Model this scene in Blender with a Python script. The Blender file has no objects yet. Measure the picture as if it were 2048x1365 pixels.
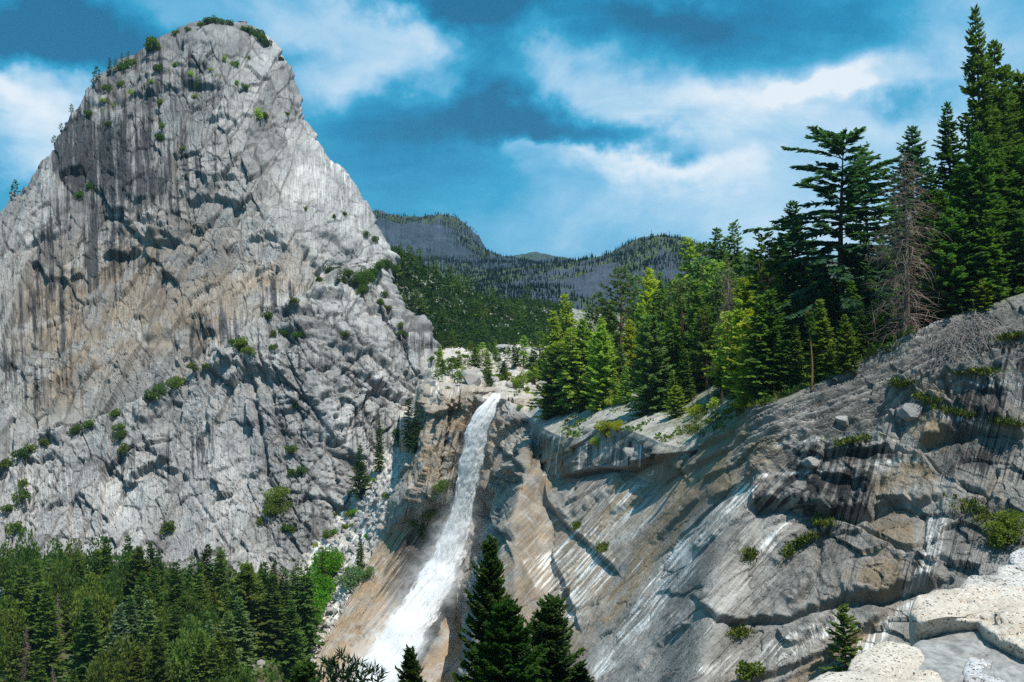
import bpy, math, random, time
import numpy as np
from mathutils import Vector, Matrix
T0 = time.time()
sc = bpy.context.scene
COL = sc.collection
R = math.radians

# ------------------------------------------------------------------ camera
FPX, CX, CY = 1950.0, 1024.0, 682.5          # photograph's pixels
PITCH = math.atan(57.5 / FPX)
cam = bpy.data.cameras.new('camera')
cam.sensor_width = 36.0
cam.lens = 36.0 * FPX / 2048.0
cam.clip_start, cam.clip_end = 0.1, 30000.0
cam_ob = bpy.data.objects.new('camera', cam)
COL.objects.link(cam_ob)
cam_ob.rotation_euler = (R(90) + PITCH, 0, 0)
sc.camera = cam_ob
CP, SP = math.cos(PITCH), math.sin(PITCH)

def at(px, py, Y):
    """Point of the place seen at a pixel of the photograph at forward distance Y."""
    px, py, Y = np.broadcast_arrays(np.asarray(px, float), np.asarray(py, float), np.asarray(Y, float))
    dx, dz = (px - CX) / FPX, (CY - py) / FPX
    vy, vz = CP - dz * SP, SP + dz * CP
    k = Y / vy
    return np.stack([dx * k, Y, vz * k], -1)

def proj(P):
    f = P[..., 1] * CP + P[..., 2] * SP
    u = -P[..., 1] * SP + P[..., 2] * CP
    f = np.where(np.abs(f) < 1e-6, 1e-6, f)
    return CX + FPX * P[..., 0] / f, CY - FPX * u / f

# ------------------------------------------------------------------ world, sun, exposure
SUN_DIR = Vector((0.25, -0.29, 0.925)).normalized()
sun_el = math.asin(SUN_DIR.z)
world = bpy.data.worlds.new('World')
sc.world = world
world.use_nodes = True
class NT:
    """Small helper to write node trees."""
    def __init__(s, tree):
        s.t = tree
    def n(s, typ, ins=None, **kw):
        nd = s.t.nodes.new(typ)
        for k, v in kw.items():
            setattr(nd, k, v)
        for k, v in (ins or {}).items():
            s.set(nd, k, v)
        return nd
    def set(s, nd, k, v):
        sock = nd.inputs[k]
        if hasattr(v, 'is_output') or isinstance(v, bpy.types.NodeSocket):
            s.t.links.new(v, sock)
        else:
            sock.default_value = v
    def math(s, op, a, b=None, c=None, clamp=False):
        nd = s.n('ShaderNodeMath', operation=op, use_clamp=clamp)
        for i, v in enumerate((a, b, c)):
            if v is not None:
                s.set(nd, i, v)
        return nd.outputs[0]
    def vmath(s, op, a, b=None, out=0):
        nd = s.n('ShaderNodeVectorMath', operation=op)
        s.set(nd, 0, a)
        if b is not None:
            s.set(nd, 1, b)
        return nd.outputs[out]
    def noise(s, vec, scale, detail=4.0, rough=0.55, lac=2.0, dist=0.0):
        return s.n('ShaderNodeTexNoise', {'Vector': vec, 'Scale': scale, 'Detail': detail, 'Roughness': rough, 'Lacunarity': lac, 'Distortion': dist})
    def ramp(s, fac, stops, interp='LINEAR'):
        nd = s.n('ShaderNodeValToRGB', {'Fac': fac})
        cr = nd.color_ramp
        cr.interpolation = interp
        while len(cr.elements) < len(stops):
            cr.elements.new(0.5)
        for e, (p, c) in zip(cr.elements, stops):
            e.position = p
            e.color = (*c, 1) if len(c) == 3 else c
        return nd.outputs['Color']
    def step(s, v, a, b):
        nd = s.n('ShaderNodeMapRange', {'Value': v, 'From Min': a, 'From Max': b}, interpolation_type='SMOOTHSTEP')
        return nd.outputs[0]
    def mix(s, fac, a, b, blend='MIX'):
        nd = s.n('ShaderNodeMix', data_type='RGBA', blend_type=blend)
        s.set(nd, 0, fac)
        s.set(nd, 6, a if not isinstance(a, tuple) else (*a[:3], 1))
        s.set(nd, 7, b if not isinstance(b, tuple) else (*b[:3], 1))
        return nd.outputs[2]
    def attr(s, name):
        return s.n('ShaderNodeAttribute', attribute_name=name).outputs['Fac']

wt = NT(world.node_tree)
world.node_tree.nodes.clear()
gen = wt.n('ShaderNodeTexCoord').outputs['Generated']
sky = wt.n('ShaderNodeTexSky', sky_type='NISHITA', sun_disc=False, sun_elevation=sun_el,
           sun_rotation=math.atan2(SUN_DIR.x, SUN_DIR.y), air_density=1.0, dust_density=0.6, ozone_density=2.0)
sep = wt.n('ShaderNodeSeparateXYZ', {0: gen})
az = wt.math('ARCTAN2', sep.outputs[0], sep.outputs[1])
el = wt.math('ARCSINE', sep.outputs[2])
ang = wt.n('ShaderNodeCombineXYZ', {0: az, 1: el, 2: 0.0}).outputs[0]
# storm cloud cover: noise in direction space, with the photographed banks where they stand in the sky
w1 = wt.noise(wt.vmath('MULTIPLY', gen, (1, 1, 1.5)), 5.0, 4, 0.55).outputs['Color']
warp = wt.vmath('MULTIPLY', wt.vmath('SUBTRACT', w1, (0.5, 0.5, 0.5)), (0.20, 0.13, 0))
w2 = wt.noise(gen, 17.0, 6, 0.6).outputs['Color']
warp2 = wt.vmath('MULTIPLY', wt.vmath('SUBTRACT', w2, (0.5, 0.5, 0.5)), (0.10, 0.075, 0))
q = wt.vmath('ADD', wt.vmath('ADD', ang, warp), warp2)
BANKS = [  # px, py, rx, ry, amount (+ bright cloud, - dark blue cloud)
    (200, 75, 230, 60, -0.34), (60, 60, 120, 50, -0.30), (330, 20, 200, 40, 0.05), (560, 30, 220, 60, 0.26), (50, 140, 70, 45, 0.42), (40, 215, 110, 50, 0.26),
    (30, 330, 90, 60, 0.45), (140, 200, 90, 60, 0.12), (10, 400, 90, 40, -0.10),
    (640, 185, 160, 45, 0.34), (830, 85, 75, 35, 0.40), (790, 140, 150, 45, 0.24), (900, 25, 170, 50, -0.34), (960, 90, 90, 60, -0.22),
    (930, 200, 130, 80, -0.20), (770, 260, 170, 60, -0.16), (1190, 75, 75, 75, 0.30), (1330, 170, 170, 70, 0.16), (1130, 150, 60, 60, 0.20),
    (1100, 262, 170, 42, -0.42), (1230, 290, 90, 30, -0.22), (1050, 300, 45, 16, 0.36), (1190, 330, 130, 26, 0.34), (1370, 330, 130, 45, 0.24),
    (1420, 60, 330, 70, -0.26), (1230, 10, 300, 40, -0.24), (1690, 170, 80, 30, 0.36), (1850, 160, 230, 60, 0.12), (1960, 60, 170, 90, 0.22),
    (1790, 220, 60, 26, -0.22), (1600, 280, 260, 90, 0.12), (1300, 420, 260, 70, 0.12), (1560, 420, 160, 120, 0.14), (880, 360, 200, 80, -0.12), (1900, 330, 200, 120, 0.2),
    (690, 60, 120, 40, 0.22), (1480, 190, 120, 40, 0.2), (1250, 215, 120, 40, 0.14), (820, 470, 260, 80, -0.05), (900, 195, 40, 20, 0.16), (1090, 480, 200, 60, 0.02)]
acc = None
for px, py, rx, ry, am in BANKS:
    d = at(px, py, 1.0); d = d / np.linalg.norm(d)
    c = (math.atan2(d[0], d[1]), math.asin(d[2]), 0)
    v = wt.vmath('MULTIPLY', wt.vmath('SUBTRACT', q, c), (FPX / rx, FPX / ry, 0))
    g = wt.math('EXPONENT', wt.math('MULTIPLY', wt.vmath('DOT_PRODUCT', v, v, out=1), -0.8))
    acc = wt.math('MULTIPLY_ADD', g, am * (1.0 if am > 0 else 1.35), acc if acc is not None else 0.50)
fb = wt.noise(wt.vmath('ADD', wt.vmath('MULTIPLY', gen, (1, 1, 2.2)), warp), 4.2, 10, 0.60, dist=0.5).outputs['Fac']
acc = wt.math('MULTIPLY_ADD', wt.math('SUBTRACT', fb, 0.5), 0.95, acc)
cloud = wt.ramp(acc, [(0.0, (0.0, 0.15, 0.31)), (0.2, (0.0, 0.24, 0.46)), (0.42, (0.025, 0.37, 0.62)), (0.62, (0.20, 0.52, 0.78)),
                      (0.82, (0.48, 0.71, 0.89)), (1.0, (0.84, 0.92, 0.98))])
low = wt.step(el, -0.02, 0.16)                       # storm grey veil towards the horizon
cloud = wt.mix(low, wt.mix(0.62, cloud, (0.12, 0.33, 0.50)), cloud)
mixed = wt.mix(0.92, sky.outputs[0], wt.vmath('SCALE', cloud, None))
sc_node = [n for n in world.node_tree.nodes if n.type == 'VECT_MATH' and n.operation == 'SCALE'][-1]
sc_node.inputs['Scale'].default_value = 1.0 / 0.12 / 1.366
bg = wt.n('ShaderNodeBackground', {'Color': mixed, 'Strength': 0.12})
wt.n('ShaderNodeOutputWorld', {'Surface': bg.outputs[0]})

sun = bpy.data.lights.new('sun', 'SUN')
sun.energy = 4.6
sun.angle = R(0.55)
sun.color = (1.0, 0.955, 0.88)
sun_ob = bpy.data.objects.new('sun', sun)
COL.objects.link(sun_ob)
sun_ob.rotation_euler = (-SUN_DIR).to_track_quat('-Z', 'Y').to_euler()
sun_ob.location = SUN_DIR * 500
vs = sc.view_settings
sc.display_settings.display_device = 'sRGB'
vs.view_transform, vs.look, vs.gamma, vs.use_curve_mapping = 'Standard', 'None', 1.0, False
vs.exposure = 0.45
sc.render.engine = 'CYCLES'
sc.cycles.max_bounces = 5
sc.cycles.transparent_max_bounces = 24
sc.cycles.use_denoising = False
sc.cycles.sample_clamp_indirect = 4.0

# ------------------------------------------------------------------ numeric noise
def _h(ix, iy, iz, s):
    h = (ix.astype(np.int64) * 374761393 + iy.astype(np.int64) * 668265263 + iz.astype(np.int64) * 1274126177 + s * 974634541) & 0xffffffff
    h = ((h ^ (h >> 13)) * 1103515245) & 0xffffffff
    h = ((h ^ (h >> 15)) * 2246822519) & 0xffffffff
    return (h ^ (h >> 16)) & 0xffffffff
def _r(ix, iy, iz, s):
    return (_h(ix, iy, iz, s) / 4294967296.0).astype(np.float32)
def pnoise(P, scale=1.0, seed=0):
    """Gradient noise, about -1..1, at points P (...,3) or (...,2)."""
    P = np.asarray(P, np.float64) * scale
    x, y = P[..., 0], P[..., 1]
    z = P[..., 2] if P.shape[-1] == 3 else np.zeros_like(x)
    three = P.shape[-1] == 3
    ix, iy, iz = np.floor(x), np.floor(y), np.floor(z)
    fx, fy, fz = x - ix, y - iy, z - iz
    s = lambda t: t * t * t * (t * (t * 6 - 15) + 10)
    ux, uy, uz = s(fx), s(fy), s(fz)
    out = 0
    for dz in ((0, 1) if three else (0,)):
        for dy in (0, 1):
            for dx in (0, 1):
                h = _h(ix + dx, iy + dy, iz + dz, seed)
                gx = (h & 1023) / 511.5 - 1; gy = ((h >> 10) & 1023) / 511.5 - 1; gz = ((h >> 20) & 1023) / 511.5 - 1
                dot = gx * (fx - dx) + gy * (fy - dy) + (gz * (fz - dz) if three else 0)
                w = (ux if dx else 1 - ux) * (uy if dy else 1 - uy) * ((uz if dz else 1 - uz) if three else 1)
                out = out + w * dot
    return (out * 1.3).astype(np.float32)
def fbm(P, scale, octv=5, seed=0, gain=0.5, ridged=False):
    a, t, tot = 1.0, 0, 0.0
    for i in range(octv):
        n = pnoise(P, scale * 2.03 ** i, seed + 17 * i)
        if ridged:
            n = 1 - 2 * np.abs(n)
        t = t + a * n
        tot += a
        a *= gain
    return t / tot
def cells(p2, seed):
    """2-D cell noise: offset to the nearest cell centre, three random numbers of the cell, distance to the border."""
    x, y = p2[..., 0], p2[..., 1]
    ix, iy = np.floor(x), np.floor(y)
    z0 = np.zeros_like(ix)
    d1 = np.full(x.shape, 9e9); d2 = np.full(x.shape, 9e9)
    ox = np.zeros_like(x); oy = np.zeros_like(x); cx = np.zeros_like(x); cy = np.zeros_like(x)
    for j in (-1, 0, 1):
        for i in (-1, 0, 1):
            jx, jy = ix + i, iy + j
            ddx = x - (jx + _r(jx, jy, z0, seed)); ddy = y - (jy + _r(jx, jy, z0, seed + 7))
            d = ddx * ddx + ddy * ddy
            m = d < d1
            d2 = np.where(m, d1, np.minimum(d2, d))
            d1 = np.where(m, d, d1)
            ox = np.where(m, ddx, ox); oy = np.where(m, ddy, oy); cx = np.where(m, jx, cx); cy = np.where(m, jy, cy)
    r = [_r(cx, cy, z0, seed + 100 + k) for k in range(3)]
    return ox, oy, r, np.sqrt(d2) - np.sqrt(d1)
def facets(p2, size, seed, step, tilt, warp=0.35, aspect=1.0, angle=0.0):
    """Broken plates: every cell its own height (step) and tilt, in units of size."""
    ca, sa = math.cos(angle), math.sin(angle)
    q = np.stack([(p2[..., 0] * ca + p2[..., 1] * sa) / size, (-p2[..., 0] * sa + p2[..., 1] * ca) / (size * aspect)], -1)
    w = np.stack([fbm(q, 1.1, 3, seed + 3), fbm(q + 31.7, 1.1, 3, seed + 5)], -1)
    ox, oy, r, e = cells(q + warp * w, seed)
    LASTR.append(r[1])
    return size * (step * (r[0] - 0.5) + tilt * ((r[1] - 0.5) * ox + (r[2] - 0.5) * oy)), e
LASTR = []
def soften(D, n=1):
    for _ in range(n):
        D = np.pad(D, 1, mode='edge')
        D = (D[:-2] + 2 * D[1:-1] + D[2:]) / 4
        D = (D[:, :-2] + 2 * D[:, 1:-1] + D[:, 2:]) / 4
    return D
def groove(e, w):
    return np.exp(-(e / w) ** 2)

# ------------------------------------------------------------------ mesh helpers
def new_mesh(name, V, faces, mats, smooth=False, mat_idx=None):
    """faces: int array (n,3) or (n,4)."""
    V = np.asarray(V, np.float32); F = np.asarray(faces, np.int32)
    me = bpy.data.meshes.new(name)
    k = F.shape[1]
    me.vertices.add(len(V)); me.vertices.foreach_set('co', V.ravel())
    me.loops.add(F.size); me.loops.foreach_set('vertex_index', F.ravel())
    me.polygons.add(len(F)); me.polygons.foreach_set('loop_start', np.arange(0, F.size, k, dtype=np.int32))
    for m in (mats if isinstance(mats, (list, tuple)) else [mats]):
        me.materials.append(m)
    if mat_idx is not None:
        me.polygons.foreach_set('material_index', np.asarray(mat_idx, np.int32))
    me.polygons.foreach_set('use_smooth', np.full(len(F), bool(smooth)))
    me.update(calc_edges=True)
    return me
def fattr(me, name, arr):
    a = me.attributes.new(name, 'FLOAT', 'POINT')
    a.data.foreach_set('value', np.asarray(arr, np.float32).ravel())
def link(name, data, parent=None, **props):
    o = bpy.data.objects.new(name, data)
    COL.objects.link(o)
    if parent is not None:
        o.parent = parent
    for k, v in props.items():
        if v is not None:
            o[k] = v
    return o
def grid_faces(ny, nx, flip=False):
    i = np.arange(ny * nx).reshape(ny, nx)
    a, b, c, d = i[:-1, :-1].ravel(), i[:-1, 1:].ravel(), i[1:, 1:].ravel(), i[1:, :-1].ravel()
    return np.stack([a, d, c, b] if not flip else [a, b, c, d], -1)
def grid_normals(P):
    du = np.gradient(P, axis=1); dv = np.gradient(P, axis=0)
    n = np.cross(dv, du)
    n /= np.linalg.norm(n, axis=-1, keepdims=True) + 1e-9
    return n
def crom(A, t):
    """Catmull-Rom through the rows of A at parameters t."""
    A = np.asarray(A, float); K = len(A)
    i = np.clip(np.floor(t).astype(int), 0, K - 2); f = (t - i)
    f = f.reshape((-1,) + (1,) * (A.ndim - 1))
    p0, p1, p2, p3 = A[np.clip(i - 1, 0, K - 1)], A[i], A[i + 1], A[np.clip(i + 2, 0, K - 1)]
    return 0.5 * (2 * p1 + (p2 - p0) * f + (2 * p0 - 5 * p1 + 4 * p2 - p3) * f ** 2 + (3 * p1 - p0 - 3 * p2 + p3) * f ** 3)
def sstep(x, a, b):
    t = np.clip((x - a) / (b - a), 0, 1)
    return t * t * (3 - 2 * t)
def blob(px, py, cx, cy, rx, ry, ang=0.0):
    c, s = math.cos(R(ang)), math.sin(R(ang))
    x, y = px - cx, py - cy
    return np.exp(-(((x * c + y * s) / rx) ** 2 + ((-x * s + y * c) / ry) ** 2))
def polydist(px, py, pts):
    """Signed distance (positive on the side with larger py for a line drawn left to right) and end fade."""
    best = np.full(px.shape, 1e9); sg = np.ones(px.shape); endf = np.ones(px.shape)
    n = len(pts) - 1
    for i in range(n):
        (x0, y0), (x1, y1) = pts[i], pts[i + 1]
        vx, vy = x1 - x0, y1 - y0
        L2 = vx * vx + vy * vy
        t = ((px - x0) * vx + (py - y0) * vy) / L2
        tc = np.clip(t, 0, 1)
        dx, dy = px - x0 - tc * vx, py - y0 - tc * vy
        d = np.hypot(dx, dy)
        m = d < best
        over = np.zeros_like(d)
        if i == 0: over = np.where(t < 0, -t * math.sqrt(L2), over)
        if i == n - 1: over = np.where(t > 1, (t - 1) * math.sqrt(L2), over)
        best = np.where(m, d, best)
        sg = np.where(m, np.sign(vx * (py - y0) - vy * (px - x0)), sg)
        endf = np.where(m, np.exp(-over / 10.0), endf)
    return best * sg, endf
def polymask(px, py, pts, soft=4.0):
    inside = np.zeros(px.shape, bool); n = len(pts)
    for i in range(n):
        (x0, y0), (x1, y1) = pts[i], pts[(i + 1) % n]
        if y0 == y1: continue
        inside ^= ((y0 > py) != (y1 > py)) & (px < (x1 - x0) * (py - y0) / (y1 - y0) + x0)
    m = (px > min(p[0] for p in pts) - 20) & (px < max(p[0] for p in pts) + 20) & (py > min(p[1] for p in pts) - 20) & (py < max(p[1] for p in pts) + 20)
    out = np.zeros(px.shape)
    d = np.abs(polydist(px[m], py[m], list(pts) + [pts[0]])[0])
    out[m] = sstep(np.where(inside[m], d, -d), -soft, soft)
    return out
def relief(px, py, lines, wx, wy, lo=0.25, hi=1.35, jit=4.5):
    """Displacement (m) of drawn ledges and cracks. line = (kind, height, falloff px, points)."""
    D = np.zeros(px.shape)
    qx, qy = px + wx, py + wy
    mod = lo + (hi - lo) * sstep(fbm(np.stack([px, py], -1), 1 / 26.0, 3, 991), -0.35, 0.3)
    jx, jy = jit * fbm(np.stack([px, py], -1), 1 / 13.0, 3, 993), jit * fbm(np.stack([px, py], -1), 1 / 13.0, 3, 995)
    qx, qy = qx + jx, qy + jy
    for kind, h, fall, pts in lines:
        xs, ys = [p[0] for p in pts], [p[1] for p in pts]
        m = (qx > min(xs) - 3 * fall - 20) & (qx < max(xs) + 3 * fall + 20) & (qy > min(ys) - 3 * fall - 20) & (qy < max(ys) + 3 * fall + 20)
        if not m.any():
            continue
        sd, ef = polydist(qx[m], qy[m], pts)
        if kind == 'crack':
            d = -h * np.exp(-(sd / fall) ** 2) * ef
        else:
            s = sd if kind == 'below' else -sd      # the side that stands proud
            s = s + 1.2
            w = sstep(s, -1.8, 2.2)
            d = (w * h * np.exp(-np.maximum(s, 0) / fall) - (1 - w) * 0.45 * h * np.exp(np.minimum(s, 0) / (0.35 * fall))) * ef
        D[m] += d * mod[m]
    return D

# ------------------------------------------------------------------ materials
def material(name):
    m = bpy.data.materials.new(name)
    m.use_nodes = True
    m.node_tree.nodes.clear()
    t = NT(m.node_tree)
    out = t.n('ShaderNodeOutputMaterial')
    return m, t, out
def rock_material(name, unit, light, mid, dark, tan, streak, bump=1.0, stretch=(1, 1, 1), speck=0.0):
    """Granite: unit = metres of the finest visible grain; masks tan, dark, pale, moss come from the mesh (stains; dark and pale also hold shade and light as colour)."""
    m, t, out = material(name)
    co = t.n('ShaderNodeTexCoord').outputs['Object']
    cs = t.vmath('MULTIPLY', co, stretch)
    suv = t.n('ShaderNodeCombineXYZ', {0: t.attr('su'), 1: t.attr('sv'), 2: 0.0}).outputs[0]
    big = t.noise(cs, 0.03 / unit, 8, 0.62).outputs['Fac']
    med = t.noise(cs, 0.16 / unit, 7, 0.65).outputs['Fac']
    fine = t.noise(co, 0.9 / unit, 3, 0.7).outputs['Fac']
    c = t.mix(t.step(big, 0.33, 0.66), mid, light)
    c = t.mix(t.math('MULTIPLY', t.step(med, 0.50, 0.75), 0.55), c, dark)
    c = t.mix(t.math('MULTIPLY', t.step(fine, 0.52, 0.8), 0.16), c, dark)
    c = t.mix(t.math('MULTIPLY', t.step(fine, 0.5, 0.25), 0.18), c, light)
    tn = t.math('MULTIPLY', t.attr('tan'), t.step(t.noise(cs, 0.05 / unit, 5, 0.6).outputs['Fac'], 0.25, 0.6))
    c = t.mix(tn, c, t.mix(med, tan, tuple(0.72 * x for x in tan)))
    s1 = t.noise(t.vmath('MULTIPLY', suv, (streak[0], streak[0] * streak[1], 1)), 1.0, 6, 0.68).outputs['Fac']
    s2 = t.noise(t.vmath('ADD', t.vmath('MULTIPLY', suv, (streak[0] * 2.3, streak[0] * 2.3 * streak[1], 1)), (37.3, 11.1, 0)), 1.0, 6, 0.68).outputs['Fac']
    da = t.attr('dark')
    thr = t.math('MULTIPLY_ADD', da, -0.36, 0.69)
    dk = t.math('MULTIPLY', t.n('ShaderNodeMapRange', {'Value': s1, 'From Min': thr, 'From Max': t.math('ADD', thr, 0.16)}, interpolation_type='SMOOTHSTEP').outputs[0],
                t.math('MINIMUM', t.math('MULTIPLY', da, 1.8), 0.92))
    c = t.mix(dk, c, dark)
    pa = t.attr('pale')
    thp = t.math('MULTIPLY_ADD', pa, -0.30, 0.70)
    pk = t.math('MULTIPLY', t.n('ShaderNodeMapRange', {'Value': s2, 'From Min': thp, 'From Max': t.math('ADD', thp, 0.20)}, interpolation_type='SMOOTHSTEP').outputs[0],
                t.math('MINIMUM', t.math('MULTIPLY', pa, 2.0), 0.95))
    c = t.mix(pk, c, (0.62, 0.61, 0.59))
    s3 = t.noise(t.vmath('ADD', t.vmath('MULTIPLY', suv, (streak[0] * 4.6, streak[0] * 4.6 * streak[1], 1)), (7.3, 51.1, 0)), 1.0, 5, 0.7).outputs['Fac']
    s4 = t.math('ADD', t.math('MULTIPLY', s3, 2.7), -0.33)
    c = t.mix(t.math('MINIMUM', t.math('MULTIPLY', t.math('ADD', pa, da), 1.1), 0.9), c, t.mix(1.0, c, t.n('ShaderNodeCombineColor', {0: s4, 1: s4, 2: s4}).outputs[0], 'MULTIPLY'))
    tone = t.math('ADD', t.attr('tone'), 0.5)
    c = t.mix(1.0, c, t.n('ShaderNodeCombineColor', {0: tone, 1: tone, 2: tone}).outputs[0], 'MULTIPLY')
    mo = t.math('MULTIPLY', t.attr('moss'), t.step(t.noise(co, 0.35 / unit, 5, 0.7).outputs['Fac'], 0.42, 0.56))
    c = t.mix(mo, c, t.mix(fine, (0.035, 0.07, 0.012), (0.10, 0.12, 0.02)))
    if speck:
        vo = t.n('ShaderNodeTexVoronoi', {'Vector': co, 'Scale': 1.0 / speck})
        sp = t.math('MULTIPLY', t.step(t.noise(co, 0.6 / speck, 3, 0.7).outputs['Fac'], 0.56, 0.62), 0.85)
        c = t.mix(sp, c, (0.05, 0.048, 0.045))
    hb = t.math('ADD', t.math('MULTIPLY', med, 1.2), t.math('MULTIPLY', fine, 0.18))
    bp = t.n('ShaderNodeBump', {'Height': hb, 'Strength': 0.7 * bump, 'Distance': 2.6 * unit})
    bs = t.n('ShaderNodeBsdfPrincipled', {'Base Color': c, 'Roughness': 0.86, 'Specular IOR Level': 0.18, 'Normal': bp.outputs[0]})
    t.set(out, 'Surface', bs.outputs[0])
    return m
def simple(name, c1, c2, scale, rough=0.85, bump=0.4, dist=0.1, detail=5, stretch=(1, 1, 1)):
    m, t, out = material(name)
    co = t.vmath('MULTIPLY', t.n('ShaderNodeTexCoord').outputs['Object'], stretch)
    n = t.noise(co, scale, detail, 0.65).outputs['Fac']
    c = t.mix(t.step(n, 0.3, 0.7), c1, c2)
    bp = t.n('ShaderNodeBump', {'Height': n, 'Strength': bump, 'Distance': dist})
    bs = t.n('ShaderNodeBsdfPrincipled', {'Base Color': c, 'Roughness': rough, 'Specular IOR Level': 0.2, 'Normal': bp.outputs[0]})
    t.set(out, 'Surface', bs.outputs[0])
    return m
def foliage(name, scale=0.5, trans=0.42):
    """Leaf colour is the object colour, varied over clumps of shoots."""
    m, t, out = material(name)
    oi = t.n('ShaderNodeObjectInfo')
    co = t.n('ShaderNodeTexCoord').outputs['Object']
    n = t.noise(co, scale, 4, 0.6).outputs['Fac']
    f = t.n('ShaderNodeTexNoise', {'Vector': co, 'Scale': scale * 7, 'Detail': 2.0}).outputs['Fac']
    v = t.math('ADD', t.math('MULTIPLY', n, 1.1), t.math('MULTIPLY', f, 0.7))
    c = t.mix(1.0, oi.outputs['Color'], t.n('ShaderNodeCombineColor', {0: v, 1: v, 2: v}).outputs[0], 'MULTIPLY')
    c = t.mix(t.math('MULTIPLY', t.step(n, 0.5, 0.75), 0.35), c, t.mix(0.55, c, (0.14, 0.16, 0.03)))
    d = t.n('ShaderNodeBsdfDiffuse', {'Color': c})
    tr = t.n('ShaderNodeBsdfTranslucent', {'Color': t.mix(1.0, c, (1.05, 1.35, 0.5), 'MULTIPLY')})
    mx = t.n('ShaderNodeMixShader', {0: trans, 1: d.outputs[0], 2: tr.outputs[0]})
    t.set(out, 'Surface', mx.outputs[0])
    return m
LEAF = foliage('needles')
BROAD = foliage('broad_leaves', 0.8, 0.38)
BARK = simple('bark', (0.055, 0.035, 0.024), (0.14, 0.085, 0.055), 1.2, stretch=(1, 1, 0.25), bump=0.8, dist=0.2)
RED_BARK = simple('red_bark', (0.12, 0.055, 0.028), (0.26, 0.13, 0.07), 1.4, stretch=(1, 1, 0.25), bump=0.8, dist=0.2)
GREY_WOOD = simple('grey_wood', (0.16, 0.14, 0.125), (0.36, 0.33, 0.31), 1.5, stretch=(1, 1, 0.25), bump=0.6, dist=0.1)
DEAD_TWIG = simple('dead_twigs', (0.13, 0.095, 0.075), (0.26, 0.19, 0.15), 1.5, bump=0.2)
GRASS = simple('grass_blades', (0.035, 0.075, 0.012), (0.16, 0.17, 0.025), 0.6, bump=0.0)
# ================================================================== TERRAIN
SURF = {}     # name -> (P grid, px grid, py grid) for standing things on it
def add_surface(name, P, mat, masks, kind='structure', smooth=False, label=None):
    ny, nx = P.shape[:2]
    me = new_mesh(name, P.reshape(-1, 3), grid_faces(ny, nx), mat, smooth)
    eu = np.linalg.norm(np.diff(P, axis=1), axis=-1); ev = np.linalg.norm(np.diff(P, axis=0), axis=-1)
    big = np.maximum(np.maximum(eu[:-1], eu[1:]) / np.median(eu), np.maximum(ev[:, :-1], ev[:, 1:]) / np.median(ev)) > 1.4   # steep broken edges
    me.polygons.foreach_set('use_smooth', (big | bool(smooth)).ravel())
    masks.setdefault('tone', 0.5 + 0 * P[..., 0])
    for k, v in masks.items():
        fattr(me, k, np.clip(v, 0, 1) if k not in ('su', 'sv') else v)
    o = link(name, me, kind=kind, label=label)
    px, py = proj(P)
    SURF[name] = (P, px, py)
    return o
def flow(px, py, dx, dy):
    return px * dy - py * dx, px * dx + py * dy
def pxy(P):
    return proj(P)

# ---------------------------------------------------------------- granite dome with its lower cliff
dome_rows = [  # py, left silhouette, ridge, right silhouette, ridge distance, extra distance at left / right silhouettes
    (78, 392, 432, 500, 1110, 40, 30), (46, 392, 430, 492, 1010, 40, 40), (45, 390, 430, 496, 972, 45, 50), (58, 352, 431, 520, 948, 55, 70), (75, 322, 434, 538, 932, 62, 80),
    (100, 284, 438, 556, 915, 70, 90), (130, 236, 442, 574, 902, 74, 95), (160, 193, 446, 590, 890, 76, 98), (210, 156, 455, 607, 870, 78, 102), (260, 122, 468, 626, 850, 78, 104),
    (310, 90, 485, 655, 832, 76, 104), (350, 62, 505, 690, 818, 74, 104), (400, 24, 530, 720, 802, 70, 102), (450, -14, 545, 750, 788, 66, 100), (500, -60, 560, 780, 775, 60, 96),
    (545, -90, 575, 758, 765, 54, 90), (600, -130, 590, 768, 745, 46, 84), (660, -150, 602, 802, 722, 38, 76), (700, -160, 610, 838, 708, 30, 70), (760, -160, 618, 866, 694, 24, 64),
    (850, -160, 622, 890, 676, 12, 60), (950, -160, 622, 915, 655, 0, 56), (1050, -160, 622, 915, 634, -8, 52), (1150, -160, 622, 915, 612, -14, 48), (1260, -160, 622, 915, 588, -18, 44)]
A = []
for py, ls, rg, rs, y, dl, dr in dome_rows:
    wl, wr = rg - ls, rs - rg
    A.append([(ls + 0.3 * wl, py, y + dl + 190), (ls, py, y + dl), (ls + 0.30 * wl, py, y + 0.50 * dl), (ls + 0.66 * wl, py, y + 0.17 * dl), (rg, py, y),
              (rg + 0.38 * wr, py, y + 0.24 * dr), (rg + 0.75 * wr, py, y + 0.60 * dr), (rs, py, y + dr), (rs - 0.25 * wr, py, y + dr + 190)])
A = np.array(A, float)
NY, NX = 610, 640
cum = np.concatenate([[0], np.cumsum(np.maximum(np.abs(np.diff(A[:, 4, 1])), 14))])
tr = np.interp(np.linspace(0, cum[-1], NY), cum, np.arange(len(A)))
cumx = np.concatenate([[0], np.cumsum([30, 190, 230, 220, 90, 90, 70, 25])])
tx = np.interp(np.linspace(0, cumx[-1], NX), cumx, np.arange(9))
G = crom(A, tr)
G = np.swapaxes(crom(np.swapaxes(G, 0, 1), tx), 0, 1)
P0 = at(G[..., 0], G[..., 1], G[..., 2])
px, py = G[..., 0], G[..., 1]
N0 = grid_normals(P0)
p2 = np.stack([(px - CX) * 0.40, py * 0.40], -1)            # about metres on the face
wx, wy = 9 * fbm(p2, 1 / 18., 3, 5), 7 * fbm(p2, 1 / 15., 3, 9)
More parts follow.
